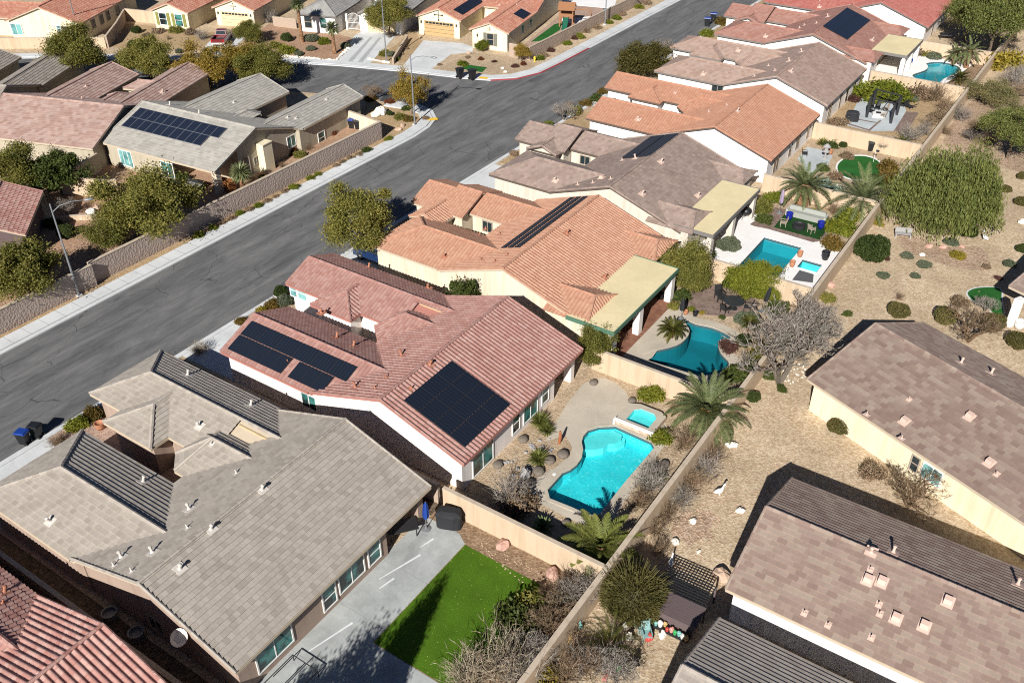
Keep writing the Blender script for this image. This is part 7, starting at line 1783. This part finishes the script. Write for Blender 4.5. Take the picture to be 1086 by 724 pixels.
t = thing('car', 'navy blue car parked on the driveway between rose and orange houses', 'car', (-50.6, 53.8, .012), 0.05)
b = MB(); b.extr([(-2.2, .35), (2.15, .35), (2.25, .6), (2.1, .82), (1.1, .96), (-1.9, .98), (-2.25, .8)], 'y', -.88, .88); b.build('body', CARBLU, t)
b = MB(); v = []
for z, xa, xb, w_ in ((.96, -2.0, 1.1, .82), (1.5, -1.6, .35, .66)): v += [(xa, -w_, z), (xb, -w_, z), (xb, w_, z), (xa, w_, z)]
b.add(v, [(0, 1, 5, 4), (1, 2, 6, 5), (2, 3, 7, 6), (3, 0, 4, 7), (4, 5, 6, 7)]); cab = b.build('cabin', CARBLU, t)
MB().add([(1.06, -.74, 1.0), (1.06, .74, 1.0), (.40, .6, 1.47), (.40, -.6, 1.47)], [(0, 1, 2, 3)]).build('windscreen', MT['glass_dark'], cab)
for sg in (-1, 1):
    MB().add([(-1.8, sg*.822, 1.02), (.95, sg*.822, 1.02), (.32, sg*.682, 1.44), (-1.55, sg*.682, 1.44)], [(0, 1, 2, 3)] if sg < 0 else [(3, 2, 1, 0)]).build('side_window', MT['glass_dark'], cab)
    MB().box(2.12, sg*.66-.18, .58, 2.27, sg*.66+.18, .74).build('headlight', MT['white_frame'], t)
for x in (-1.4, 1.4):
    for y in (-.8, .8): wheel(t, x, y, .33, .22)

# ------- patio of the grey house
def covered_grill(px, py, label, s_=1.0, rz=0.0):
    t = thing('covered_barbecue', label, 'barbecue', (*g2(px, py), .01), rz, 'barbecues under black covers')
    b = MB(); n = 14; V = []
    prof = ((.0, 1.0), (.25, .97), (.6, .93), (.85, .98), (1.02, .86), (1.12, .5))
    for j, (z, k) in enumerate(prof):
        for i in range(n):
            a = 2*math.pi*i/n; q = 1+.05*math.sin(5*a+j)+.03*math.sin(9*a)
            V.append((.72*k*q*math.copysign(abs(math.cos(a))**.6, math.cos(a)), .42*k*q*math.copysign(abs(math.sin(a))**.6, math.sin(a)), z))
    b.add(V, [(j*n+i, j*n+(i+1) % n, (j+1)*n+(i+1) % n, (j+1)*n+i) for j in range(len(prof)-1) for i in range(n)] + [tuple(range((len(prof)-1)*n, len(prof)*n))])
    b.build('cover', MT['black_cloth'], t); t.scale = (s_,)*3; return t
covered_grill(477, 556, 'barbecue under a black cover at the corner of the lawn', 1.15, .4)
covered_grill(912.7, 156, 'barbecue under a black cover at the tan lot wall', 1.0, .2)
covered_grill(903, 128, 'black covered barbecue by the pergola patio', 1.1, .3)
def folded_umbrella(px, py, h, cloth, label, lean=.0, base=None):
    x, y = base or g2(px, py); t = thing('patio_umbrella', label, 'umbrella', (x, y, .01), 0, 'folded patio umbrellas')
    MB().tube([(0, 0, 0), (lean, 0, h)], .025, 8).build('pole', MT['metal_grey'], t)
    MB().lathe((0, 0, 0), [(.3, 0), (.3, .05), (.06, .1), (.05, .3)], 14).build('base', MT['metal_grey'], t)
    b = MB(); n = 12; V = []
    for j, (z, r) in enumerate(((h*.42, .13), (h*.5, .17), (h*.7, .15), (h*.88, .11), (h*.98, .04))):
        for i in range(n): a = 2*math.pi*i/n; q = 1+.28*(i % 2); V.append((lean*z/h+r*q*math.cos(a), r*q*math.sin(a), z))
    b.add(V, [(j*n+i, j*n+(i+1) % n, (j+1)*n+(i+1) % n, (j+1)*n+i) for j in range(4) for i in range(n)] + [tuple(range(4*n, 5*n)), tuple(range(n))[::-1]])
    b.build('canopy', cloth, t); return t
folded_umbrella(452, 561, 2.4, MT['blue'], 'folded blue patio umbrella at the grey house corner', .1)
folded_umbrella(826.5, 226, 2.6, plain('purple_cloth', (.28, .22, .30), .8), 'folded purple umbrella at the dark turf')
folded_umbrella(808, 330, 2.5, MT['black_cloth'], 'folded dark umbrella beside the round patio table', .35)
folded_umbrella(709, 331, 2.0, MT['black_cloth'], 'folded dark umbrella at the teal pool edge post', base=g2(722, 338))
# patio table under the roof edge of the grey house
t = thing('patio_table', 'dark patio table half under the grey house roof edge', 'table', (*g2(427, 566), .01), .9)
MB().box(-.95, -.55, .68, .95, .55, .74).build('tabletop', MT['metal_dark'], t)
for x in (-.8, .8):
    for y in (-.42, .42): MB().box(x-.03, y-.03, 0, x+.03, y+.03, .68).build('leg', MT['metal_dark'], t)
def chair_proto(mat, name='garden_chair'):
    t = thing(name, 'x', 'chair')
    b = MB(); b.box(-.26, -.26, .40, .26, .26, .45); b.build('seat', mat, t)
    b = MB(); b.add([(-.26, .24, .45), (.26, .24, .45), (.24, .38, 1.0), (-.24, .38, 1.0), (-.26, .28, .45), (.26, .28, .45), (.24, .42, 1.0), (-.24, .42, 1.0)], [(0, 1, 2, 3), (7, 6, 5, 4), (0, 4, 5, 1), (1, 5, 6, 2), (2, 6, 7, 3), (3, 7, 4, 0)]).build('backrest', mat, t)
    for x in (-.24, .24):
        for y in (-.24, .24): MB().box(x-.02, y-.02, 0, x+.02, y+.02, .40).build('leg', mat, t)
        MB().box(x-.03, -.26, .62, x+.03, .27, .66).box(x-.015, -.25, .45, x+.015, -.22, .62).build('armrest', mat, t)
    return reg(t)
CH = chair_proto(MT['metal_dark']); CH2 = chair_proto(plain('teal_plastic', (.20, .34, .33), .6)); CH3 = chair_proto(plain('wicker', (.33, .28, .22), .8, bump=.5))
used = set()
def chair(pr, px, py, rz, label, group, base=None, sc_=1.0):
    x, y = base or g2(px, py)
    if pr.name not in used:
        used.add(pr.name); t = pr; t.location = (x, y, .02); t.rotation_euler = (0, 0, rz); t.scale = (sc_,)*3
    else: t = dup(pr, (x, y, .02), rz, sc_)
    return tag(t, label, 'chair', group)
# round table group
tx, ty = g2(777, 327)
t = thing('patio_table', 'round dark glass patio table on the brown pavers', 'table', (tx, ty, .015))
MB().lathe((0, 0, .70), [(.82, 0), (.84, .02), (.84, .05), (.8, .06)], 24).build('tabletop', plain('smoked_glass', (.03, .035, .04), .15, spec=.6), t)
MB().lathe((0, 0, 0), [(.4, 0), (.38, .04), (.06, .08), (.06, .66), (.3, .70)], 12).build('pedestal', MT['metal_dark'], t)
for i, (dx, dy, lb) in enumerate(((-1.15, .3, 'dark chair left of the round patio table'), (-.3, -1.1, 'dark chair on the near side of the round patio table'), (.25, 1.2, 'dark chair on the far side of the round patio table'), (1.15, .25, 'dark chair right of the round patio table'))):
    chair(CH, 0, 0, math.atan2(dy, dx)-math.pi/2, lb, 'chairs round the patio table', base=(tx+dx, ty+dy), sc_=1.05)
chair(CH, 762.5, 318, .9, 'dark lounge chair set apart left of the round patio table', 'chairs round the patio table', sc_=1.25)
# garden sofa set on dark turf
p, q = np.array(g2(842, 228)), np.array(g2(868, 234.5)); a_ = math.atan2(*(q-p)[::-1]); c = (p+q)/2
t = thing('garden_sofa', 'garden sofa under a pale grey fitted cover on dark turf', 'sofa', (*c, .02), a_)
b = MB(); b.extr([(-.5, 0), (.5, 0), (.5, .86), (.2, .9), (.02, .55), (-.48, .52)], 'x', -1.75, 1.75); o = b.build('cover', plain('grey_cover', (.27, .28, .25), .85, bump=.4, bscale=5), t)
for x in (-1.86, 1.86): MB().box(x-.1, -.5, 0, x+.1, .5, .66).build('armrest', plain('grey_cover_b', (.36, .37, .34), .85), t)
def pot(px, py, r_, h_, mat, label, cat='pot'):
    t = MB().lathe((0, 0, 0), [(r_*.7, 0), (r_, h_*.55), (r_*.92, h_*.9), (r_*1.05, h_), (r_*.85, h_), (r_*.8, h_*.8)], 14).build('garden_pot', mat, None, True); t.location = (*g2(px, py), .015)
    return tag(t, label, cat, 'garden pots')
pot(836.4, 233, .34, .75, MT['cobalt'], 'cobalt blue pot left of the garden sofa'); pot(870, 242.5, .34, .75, MT['cobalt'], 'cobalt blue pot right of the garden sofa'); pot(874.8, 275, .36, .8, MT['bin_black'], 'black planter pot by the square spa')
pot(107, 454, .36, .5, MT['terracotta'], 'terracotta pot at the grey house entry'); pot(848, 272, .26, .55, MT['terracotta'], 'upper fountain pot on the rectangular pool edge'); pot(839.7, 282.5, .26, .55, MT['terracotta'], 'lower fountain pot on the rectangular pool edge')
pot(737, 335, .22, .42, MT['bin_black'], 'small black pot at the teal pool deck'); pot(701, 317, .25, .6, MT['bin_black'], 'black pot under the tan patio roof edge'); pot(674, 352, .3, .85, MT['bin_black'], 'tall black planter by the middle patio post'); pot(880, 163.5, .3, .5, MT['terracotta'], 'terracotta pot on the grey patio slab'); pot(1080, 348, .42, .7, MT['white'], 'white tub at the right edge by the post')
pot(898, 147.5, .28, .5, MT['terracotta'], 'small terracotta pot at the tan lot wall'); pot(727, 333, .2, .35, MT['terracotta'], 'terracotta pot on the brown pavers'); pot(560, 428, .01, .01, MT['terracotta'], 'x') if False else None
t = thing('fire_pit', 'low dark round fire pit before the garden sofa', 'fire pit', (*g2(847, 242), .02))
MB().lathe((0, 0, 0), [(.6, 0), (.66, .35), (.66, .42), (.52, .42), (.48, .3)], 20).build('bowl', MT['metal_dark'], t)
chair(CH3, 830, 240, -1.2, 'pale wicker stool-chair left on the dark turf', 'wicker seats on the dark turf'); chair(CH3, 860, 247, 2.6, 'pale wicker seat right on the dark turf', 'wicker seats on the dark turf')
t = thing('barbecue', 'round black kettle barbecue with white face at the umber patio', 'barbecue', (*g2(790, 233), .01))
MB().lathe((0, 0, .55), [(.05, -.06), (.42, .12), (.55, .36), (.5, .6), (.25, .78), (.03, .82)], 16).build('kettle', MT['bin_black'], t, True)
for k in range(3): MB().tube([(.3*math.cos(k*2.1), .3*math.sin(k*2.1), .6), (.42*math.cos(k*2.1), .42*math.sin(k*2.1), 0)], .025, 6).build('leg', MT['metal_grey'], t)
# putting green corner
chair(CH, 853, 166, 2.0, 'dark chair on the grey slab behind the apricot house', 'chairs on the grey slab'); 
t = thing('garden_lantern', 'grey tiered garden lantern beside the grey patio slab', 'lantern', (*g2(874.6, 168), .01))
MB().lathe((0, 0, 0), [(.3, 0), (.3, .1), (.1, .15), (.1, .7), (.42, .8), (.42, .86), (.2, .95), (.2, 1.3), (.45, 1.38), (.1, 1.7)], 10).build('stone', ROCKG, t)
t = thing('flag_stick', 'short golf flag stick on the putting green', 'flag', (*g2(926, 172), .016))
MB().tube([(0, 0, 0), (0, 0, 1.5)], .02, 6).build('stick', MT['white'], t); MB().box(.02, -.008, 1.2, .38, .008, 1.46).build('flag', MT['black_cloth'], t)
# pergola
pc = [g2(919, 124.5), g2(925, 115), g2(944.5, 131), g2(951, 122)]
o = np.mean(pc, axis=0); t = thing('pergola', 'dark metal pergola frame over the grey flagstone patio', 'pergola', (*o, .01))
L_ = [tuple(np.array(p)-o) for p in pc]; hh = 2.35
for x, y in L_: MB().box(x-.13, y-.13, 0, x+.13, y+.13, hh).build('post', MT['metal_dark'], t)
for i, j in ((0, 1), (1, 3), (3, 2), (2, 0)): MB().tube([(*L_[i], hh+.06), (*L_[j], hh+.06)], .09, 6).build('beam', MT['metal_dark'], t)
for k in (.33, .66):
    a1 = np.array(L_[0])*(1-k)+np.array(L_[2])*k; a2 = np.array(L_[1])*(1-k)+np.array(L_[3])*k; MB().tube([(*a1, hh+.2), (*a2, hh+.2)], .05, 6).build('rafter', MT['metal_dark'], t)
t = thing('fire_table', 'low white square fire table under the pergola', 'table', (*g2(931, 123), .01), .35)
MB().box(-.7, -.7, 0, .7, .7, .4).build('base', MT['white'], t); MB().box(-.3, -.3, .401, .3, .3, .43).build('burner', MT['metal_dark'], t)
for i, (px, py, rz) in enumerate(((924, 121, 1.3), (936, 126, -1.7), (930, 117, .0), (938, 119, -.9))):
    chair(CH3 if i % 2 else CH, px, py, rz, ('tan', 'dark')[i % 2 == 0] + ' patio seat ' + ('left of', 'below', 'above', 'right of')[i] + ' the white fire table', 'seats under the pergola')
# loungers at the far side of the flagstone patio
def lounger(px, py, rz, label):
    t = thing('sun_lounger', label, 'sun lounger', (*g2(px, py), .01), rz, 'dark loungers on the flagstones')
    MB().box(-.9, -.32, .28, .35, .32, .36).build('seat', MT['metal_dark'], t)
    MB().add([(.35, -.32, .28), (.35, .32, .28), (.95, .32, .75), (.95, -.32, .75), (.35, -.32, .36), (.35, .32, .36), (.92, .32, .83), (.92, -.32, .83)], [(0, 3, 2, 1), (4, 5, 6, 7), (0, 1, 5, 4), (1, 2, 6, 5), (2, 3, 7, 6), (3, 0, 4, 7)]).build('backrest', MT['metal_dark'], t)
    for x in (-.8, .3):
        for y in (-.28, .28): MB().box(x-.03, y-.03, 0, x+.03, y+.03, .28).build('leg', MT['metal_dark'], t)
lounger(946, 110, .2, 'dark lounger nearest the hedge on the flagstones'); lounger(955, 113, .6, 'dark lounger right of the hedge lounger'); lounger(964, 115, -.4, 'dark lounger at the brick strip')
# far pool things
o = MB().lump((0, 0, .4), .55, .5, .45, 0, 4, .06, 12, 8).build('pool_ball_seat', MT['blue'], None, True); o.location = (*g2(963.5, 67), .01); tag(o, 'round blue seat on the far pool deck', 'seat')
t = thing('porch_table', 'dark table under the white rear porch at the top right', 'table', (*g2(1003, 42), .01), .3)
MB().box(-1.0, -.6, .7, 1.0, .6, .78).build('tabletop', MT['metal_dark'], t)
for x in (-.85, .85):
    for y in (-.45, .45): MB().box(x-.04, y-.04, 0, x+.04, y+.04, .7).build('leg', MT['metal_dark'], t)
# playset with green slide behind the corner house
px0, py0 = g2(601, 27); t = thing('playset', 'wooden playset with green slide behind the corner wall', 'playset', (px0, py0, .01), .4)
for x in (-1, 1):
    for y in (-.9, .9): MB().box(x-.09, y-.09, 0, x+.09, y+.09, 2.6).build('post', MT['wood'], t)
MB().box(-1.1, -1.0, 1.3, 1.1, 1.0, 1.4).build('deck', MT['wood'], t)
b = MB(); b.extr([(-1.3, 2.55), (0, 3.4), (1.3, 2.55), (1.3, 2.65), (0, 3.52), (-1.3, 2.65)], 'x', -1.3, 1.3); b.build('roof', MT['wood'], t)
for sg in (-1, 1):
    b = MB(); b.box(-1.0, sg*.95-.03, 1.42, 1.0, sg*.95+.03, 2.0); b.build('railing', MT['wood'], t)
b = MB(); V = []
for k in range(7):
    f = k/6; y = -1.0-2.0*f; z = 1.4*(1-f)**1.2+.08
    V += [(-.42, y, z+.22), (-.36, y, z), (.36, y, z), (.42, y, z+.22)]
b.add(V, [(4*k+i, 4*k+i+1, 4*k+i+5, 4*k+i+4) for k in range(6) for i in range(3)]); b.add([(x, y, z-.04) for x, y, z in V], [(4*k+i+4, 4*k+i+5, 4*k+i+1, 4*k+i) for k in range(6) for i in range(3)]); b.build('slide', MT['green_dark'], t)
MB().tube([(1.0, 0, 2.5), (3.6, 0, 2.5)], .08, 6).build('swing_beam', MT['wood'], t)
for sg in (-1, 1): MB().tube([(3.6, 0, 2.5), (3.9, sg*1.0, 0)], .07, 6).build('swing_leg', MT['wood'], t)
# gravel strip things
t = thing('garden_bench', 'weathered grey bench under the weeping tree', 'bench', (*g2(957, 252), .0), .4)
MB().box(-.75, -.25, .42, .75, .25, .48).build('seat', ROCKG, t); MB().box(-.75, .2, .5, .75, .26, .95).build('backrest', ROCKG, t)
for x in (-.65, .65): MB().box(x-.06, -.22, 0, x+.06, .22, .42).build('leg', ROCKG, t)
def goose(px, py, rz, s_, label, dark=False):
    """white garden bird ornament: one body with a raised neck"""
    x, y = g2(px, py); o = bpy.data.meshes.new('bird_statue'); b = MB()
    pts = [(-.45, 0, .34), (-.28, 0, .36), (0, 0, .36), (.2, 0, .42), (.3, 0, .62), (.34, 0, .85), (.42, 0, .92), (.58, 0, .88)]
    b.tube(pts, [.03, .14, .22, .16, .075, .06, .085, .02], 10)
    for sg in (-1, 1): b.tube([(0, sg*.09, .2), (.02, sg*.1, .0), (.12, sg*.1, .01)], [.03, .025, .03], 5)
    t = b.build('bird_statue', MT['white'], None, True); t.location = (x, y, 0); t.rotation_euler.z = rz; t.scale = (s_,)*3
    return tag(t, label, 'statue', 'white garden statues')
goose(762, 524, .9, .85, 'white bird statue outside the rear wall below the palm'); goose(1044, 255, 2.4, .9, 'white bird statue in the open gravel right of the weeping tree'); goose(711, 600, 1.8, .8, 'small white statue above the lattice shed')
# lattice shed lid box with shelf of pots
sx, sy = g2(714, 640)
t = thing('garden_shed', 'low garden shed with brown slat roof and dark lattice roof by the domed shrub', 'shed', (*G(716, 644, 1.27)[:2], .0), R_(2))
BRN = plain('brown_slats', (.115, .085, .085), .7, var=.2, scale=8)
b = MB()
b.box(-1.3, -.55, 0, 1.3, .55, 1.25); b.build('box', BRN, t)
b = MB()
for k in range(9): b.box(-1.5, -.75+k*.17, 1.26+.012*k, 1.5, -.75+k*.17+.15, 1.30+.012*k)
b.build('lid', BRN, t)
b = MB(); 
for k in range(16): b.box(-1.5+k*.19, .8, 1.30, -1.5+k*.19+.05, 2.5, 1.34)
for k in range(9): b.box(-1.5, .8+k*.2, 1.345, 1.42, .8+k*.2+.05, 1.38)
b.build('lattice', MT['metal_dark'], t)
for x in (-1.45, 1.4):
    for y in (.9, 2.45): MB().box(x-.05, y-.05, 0, x+.05, y+.05, 1.30).build('post', BRN, t)
MB().box(-1.2, -1.15, .35, 1.3, -.6, .42).build('shelf', MT['metal_dark'], t)
cols_ = [plain('pot_'+n, c, .5) for n, c in (('pink', (.6, .28, .24)), ('green', (.05, .34, .10)), ('teal', (.2, .42, .4)), ('white', (.72, .68, .62)), ('ochre', (.5, .34, .14)), ('red', (.45, .06, .05)))]
bx, by = G(716, 644, 1.27)[:2]
for i in range(11):
    b = MB(); r_ = rnd.uniform(.10, .16); b.lathe((0, 0, 0), [(r_*.7, 0), (r_, r_*1.6), (r_*1.05, r_*1.7), (r_*.6, r_*1.7)], 10); b.lump((0, 0, r_*2.0), r_*.9, r_*.9, r_*.7, 0, i, .2, 8, 5)
    o = b.build('ornament', cols_[(i*7) % 6]); o.location = (bx-1.05+.225*i, by-.85+rnd.uniform(-.15, .1), .425)
    tag(o, '%s small coloured ornament from the left on the shed shelf' % ORD[i], 'ornament', 'coloured ornaments on the shed shelf')
chair(CH2, 679, 668, -.6, 'teal plastic chair below the domed shrub', 'teal chairs in the gravel'); chair(CH2, 685, 677, .7, 'second teal plastic chair, lower right', 'teal chairs in the gravel')
for i, (px, py, m, lb) in enumerate(((702, 676, ROCKW, 'white and rose ornament in the gravel right of the teal chairs'), (667, 678, ROCKW, 'white ornament left of the teal chairs'), (688, 679, cols_[5], 'small red ornament at the teal chairs'), (614, 665, cols_[2], 'teal ornament against the rear wall outside'), (605, 681, cols_[4], 'yellow ornament by the bare shrub outside the wall'), (663, 665, ROCKW, 'small white figure under the domed shrub'), (673, 704, MT['metal_dark'], 'small dark figure right of the red edging'), (657, 712, cols_[1], 'green ornament at the red edging'))):
    b = MB(); b.lump((0, 0, .2), .22, .2, .24, 0, i, .25, 9, 6); b.lump((.02, 0, .52), .12, .12, .14, 0, i+7, .2, 8, 5); o = b.build('ornament', m); o.location = (*g2(px, py), 0); tag(o, lb, 'ornament', 'ornaments in the lower gravel')
b = MB(); pts = [(*g2(648, 668), .1), (*g2(652, 676), .1), (*g2(654, 690), .1), (*g2(648, 704), .1), (*g2(640, 724), .1)]
for i in range(len(pts)-1):
    for k in range(6):
        p_ = np.array(pts[i])*(1-k/6)+np.array(pts[i+1])*k/6; d_ = np.array(pts[i+1])-np.array(pts[i]); b.obox(p_, (np.linalg.norm(d_)/6-.03, .22, .2), math.atan2(d_[1], d_[0]))
o = b.build('garden_edging', plain('red_brick', (.36, .13, .11), .85, var=.3)); tag(o, 'curved red brick edging at the bottom by the grey bushes', 'edging')
t = thing('storage_panel', 'leaning brown board behind the domed shrub at the rear wall', 'board', (*g2(656, 614), 0), R_(90))
MB().add([(-.7, 0, 0), (.7, 0, 0), (.7, .45, 1.3), (-.7, .45, 1.3), (-.7, .06, 0), (.7, .06, 0), (.7, .51, 1.3), (-.7, .51, 1.3)], [(0, 1, 2, 3), (7, 6, 5, 4), (0, 4, 5, 1), (1, 5, 6, 2), (2, 6, 7, 3), (3, 7, 4, 0)]).build('panel', BRN, t)
# white porch post at the right edge
p_ = g2(1071, 345)
t = thing('porch_post', 'white square porch post at the right edge', 'post', (*p_, 0), R_(-28))
MB().box(-.22, -.35, 0, .22, .35, 2.6).build('shaft', MT['white'], t)
# pool handles, skimmer and small things
b = MB(); o = MB().lathe((0, 0, 0), [(.14, 0), (.14, .02), (.05, .024)], 14).build('deck_lid', MT['white']); o.location = (*g2(588, 503), .014); tag(o, 'white round skimmer lid on the tan pool deck', 'lid')
t = thing('garden_statue', 'slim rust figure with tilted top by the pool deck bed', 'statue', (*g2(593, 470), .0))
MB().tube([(0, 0, 0), (.05, .05, .6), (.0, .1, 1.05)], [.09, .12, .06], 7).build('figure', MT['rust'], t)
t = thing('shadow_rails', 'dark rails standing in for shadow lines on the grey slab at the bottom edge', 'shadow_lines', (*g2(312, 722), .01), 0)  # added dark rails that draw the shadow lines lying on the slab
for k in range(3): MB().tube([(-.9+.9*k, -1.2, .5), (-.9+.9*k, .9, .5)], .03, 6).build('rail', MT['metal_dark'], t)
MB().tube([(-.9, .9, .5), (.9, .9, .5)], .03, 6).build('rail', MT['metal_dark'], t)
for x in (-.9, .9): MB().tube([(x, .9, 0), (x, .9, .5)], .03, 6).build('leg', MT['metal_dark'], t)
for i, (px, py) in enumerate(((60, 1),)): pass
# trough drums in the dark side yard
for i, (px, py) in enumerate(((118, 655), (146, 676))):
    o = MB().lathe((0, 0, 0), [(.36, 0), (.42, .5), (.44, .52), (.36, .52), (.34, .3)], 16).build('tub', MT['metal_grey']); o.location = (*g2(px, py), .01); tag(o, ('grey tub nearer the street', 'grey tub nearer the back')[i] + ' in the dark side yard', 'tub', 'tubs in the dark side yard')
# leaning mailbox-like box of orange timbers at the corner house patio
t = thing('timber_stack', 'stack of orange timbers under the corner house patio end', 'timber', (*g2(240, 201), 0), R_(6))
for k in range(4): MB().box(-1.0, -.5+.0*k, .12+.26*k, 1.0, .5, .32+.26*k).build('timber', plain('orange_timber', (.34, .13, .04), .8) if k == 0 else t.children[0].data.materials[0], t)
t = thing('patio_set', 'dark seat with pale cushions under the corner house patio', 'sofa', (*g2(206, 200), .0), R_(6))
MB().box(-1.1, -.45, 0, 1.1, .45, .42).build('frame', MT['metal_dark'], t); MB().box(-1.1, .3, .43, 1.1, .5, .85).build('backrest', MT['metal_dark'], t)
for x in (-.7, 0, .7): MB().box(x-.3, -.4, .425, x+.3, .28, .54).build('cushion', ROCKG, t)
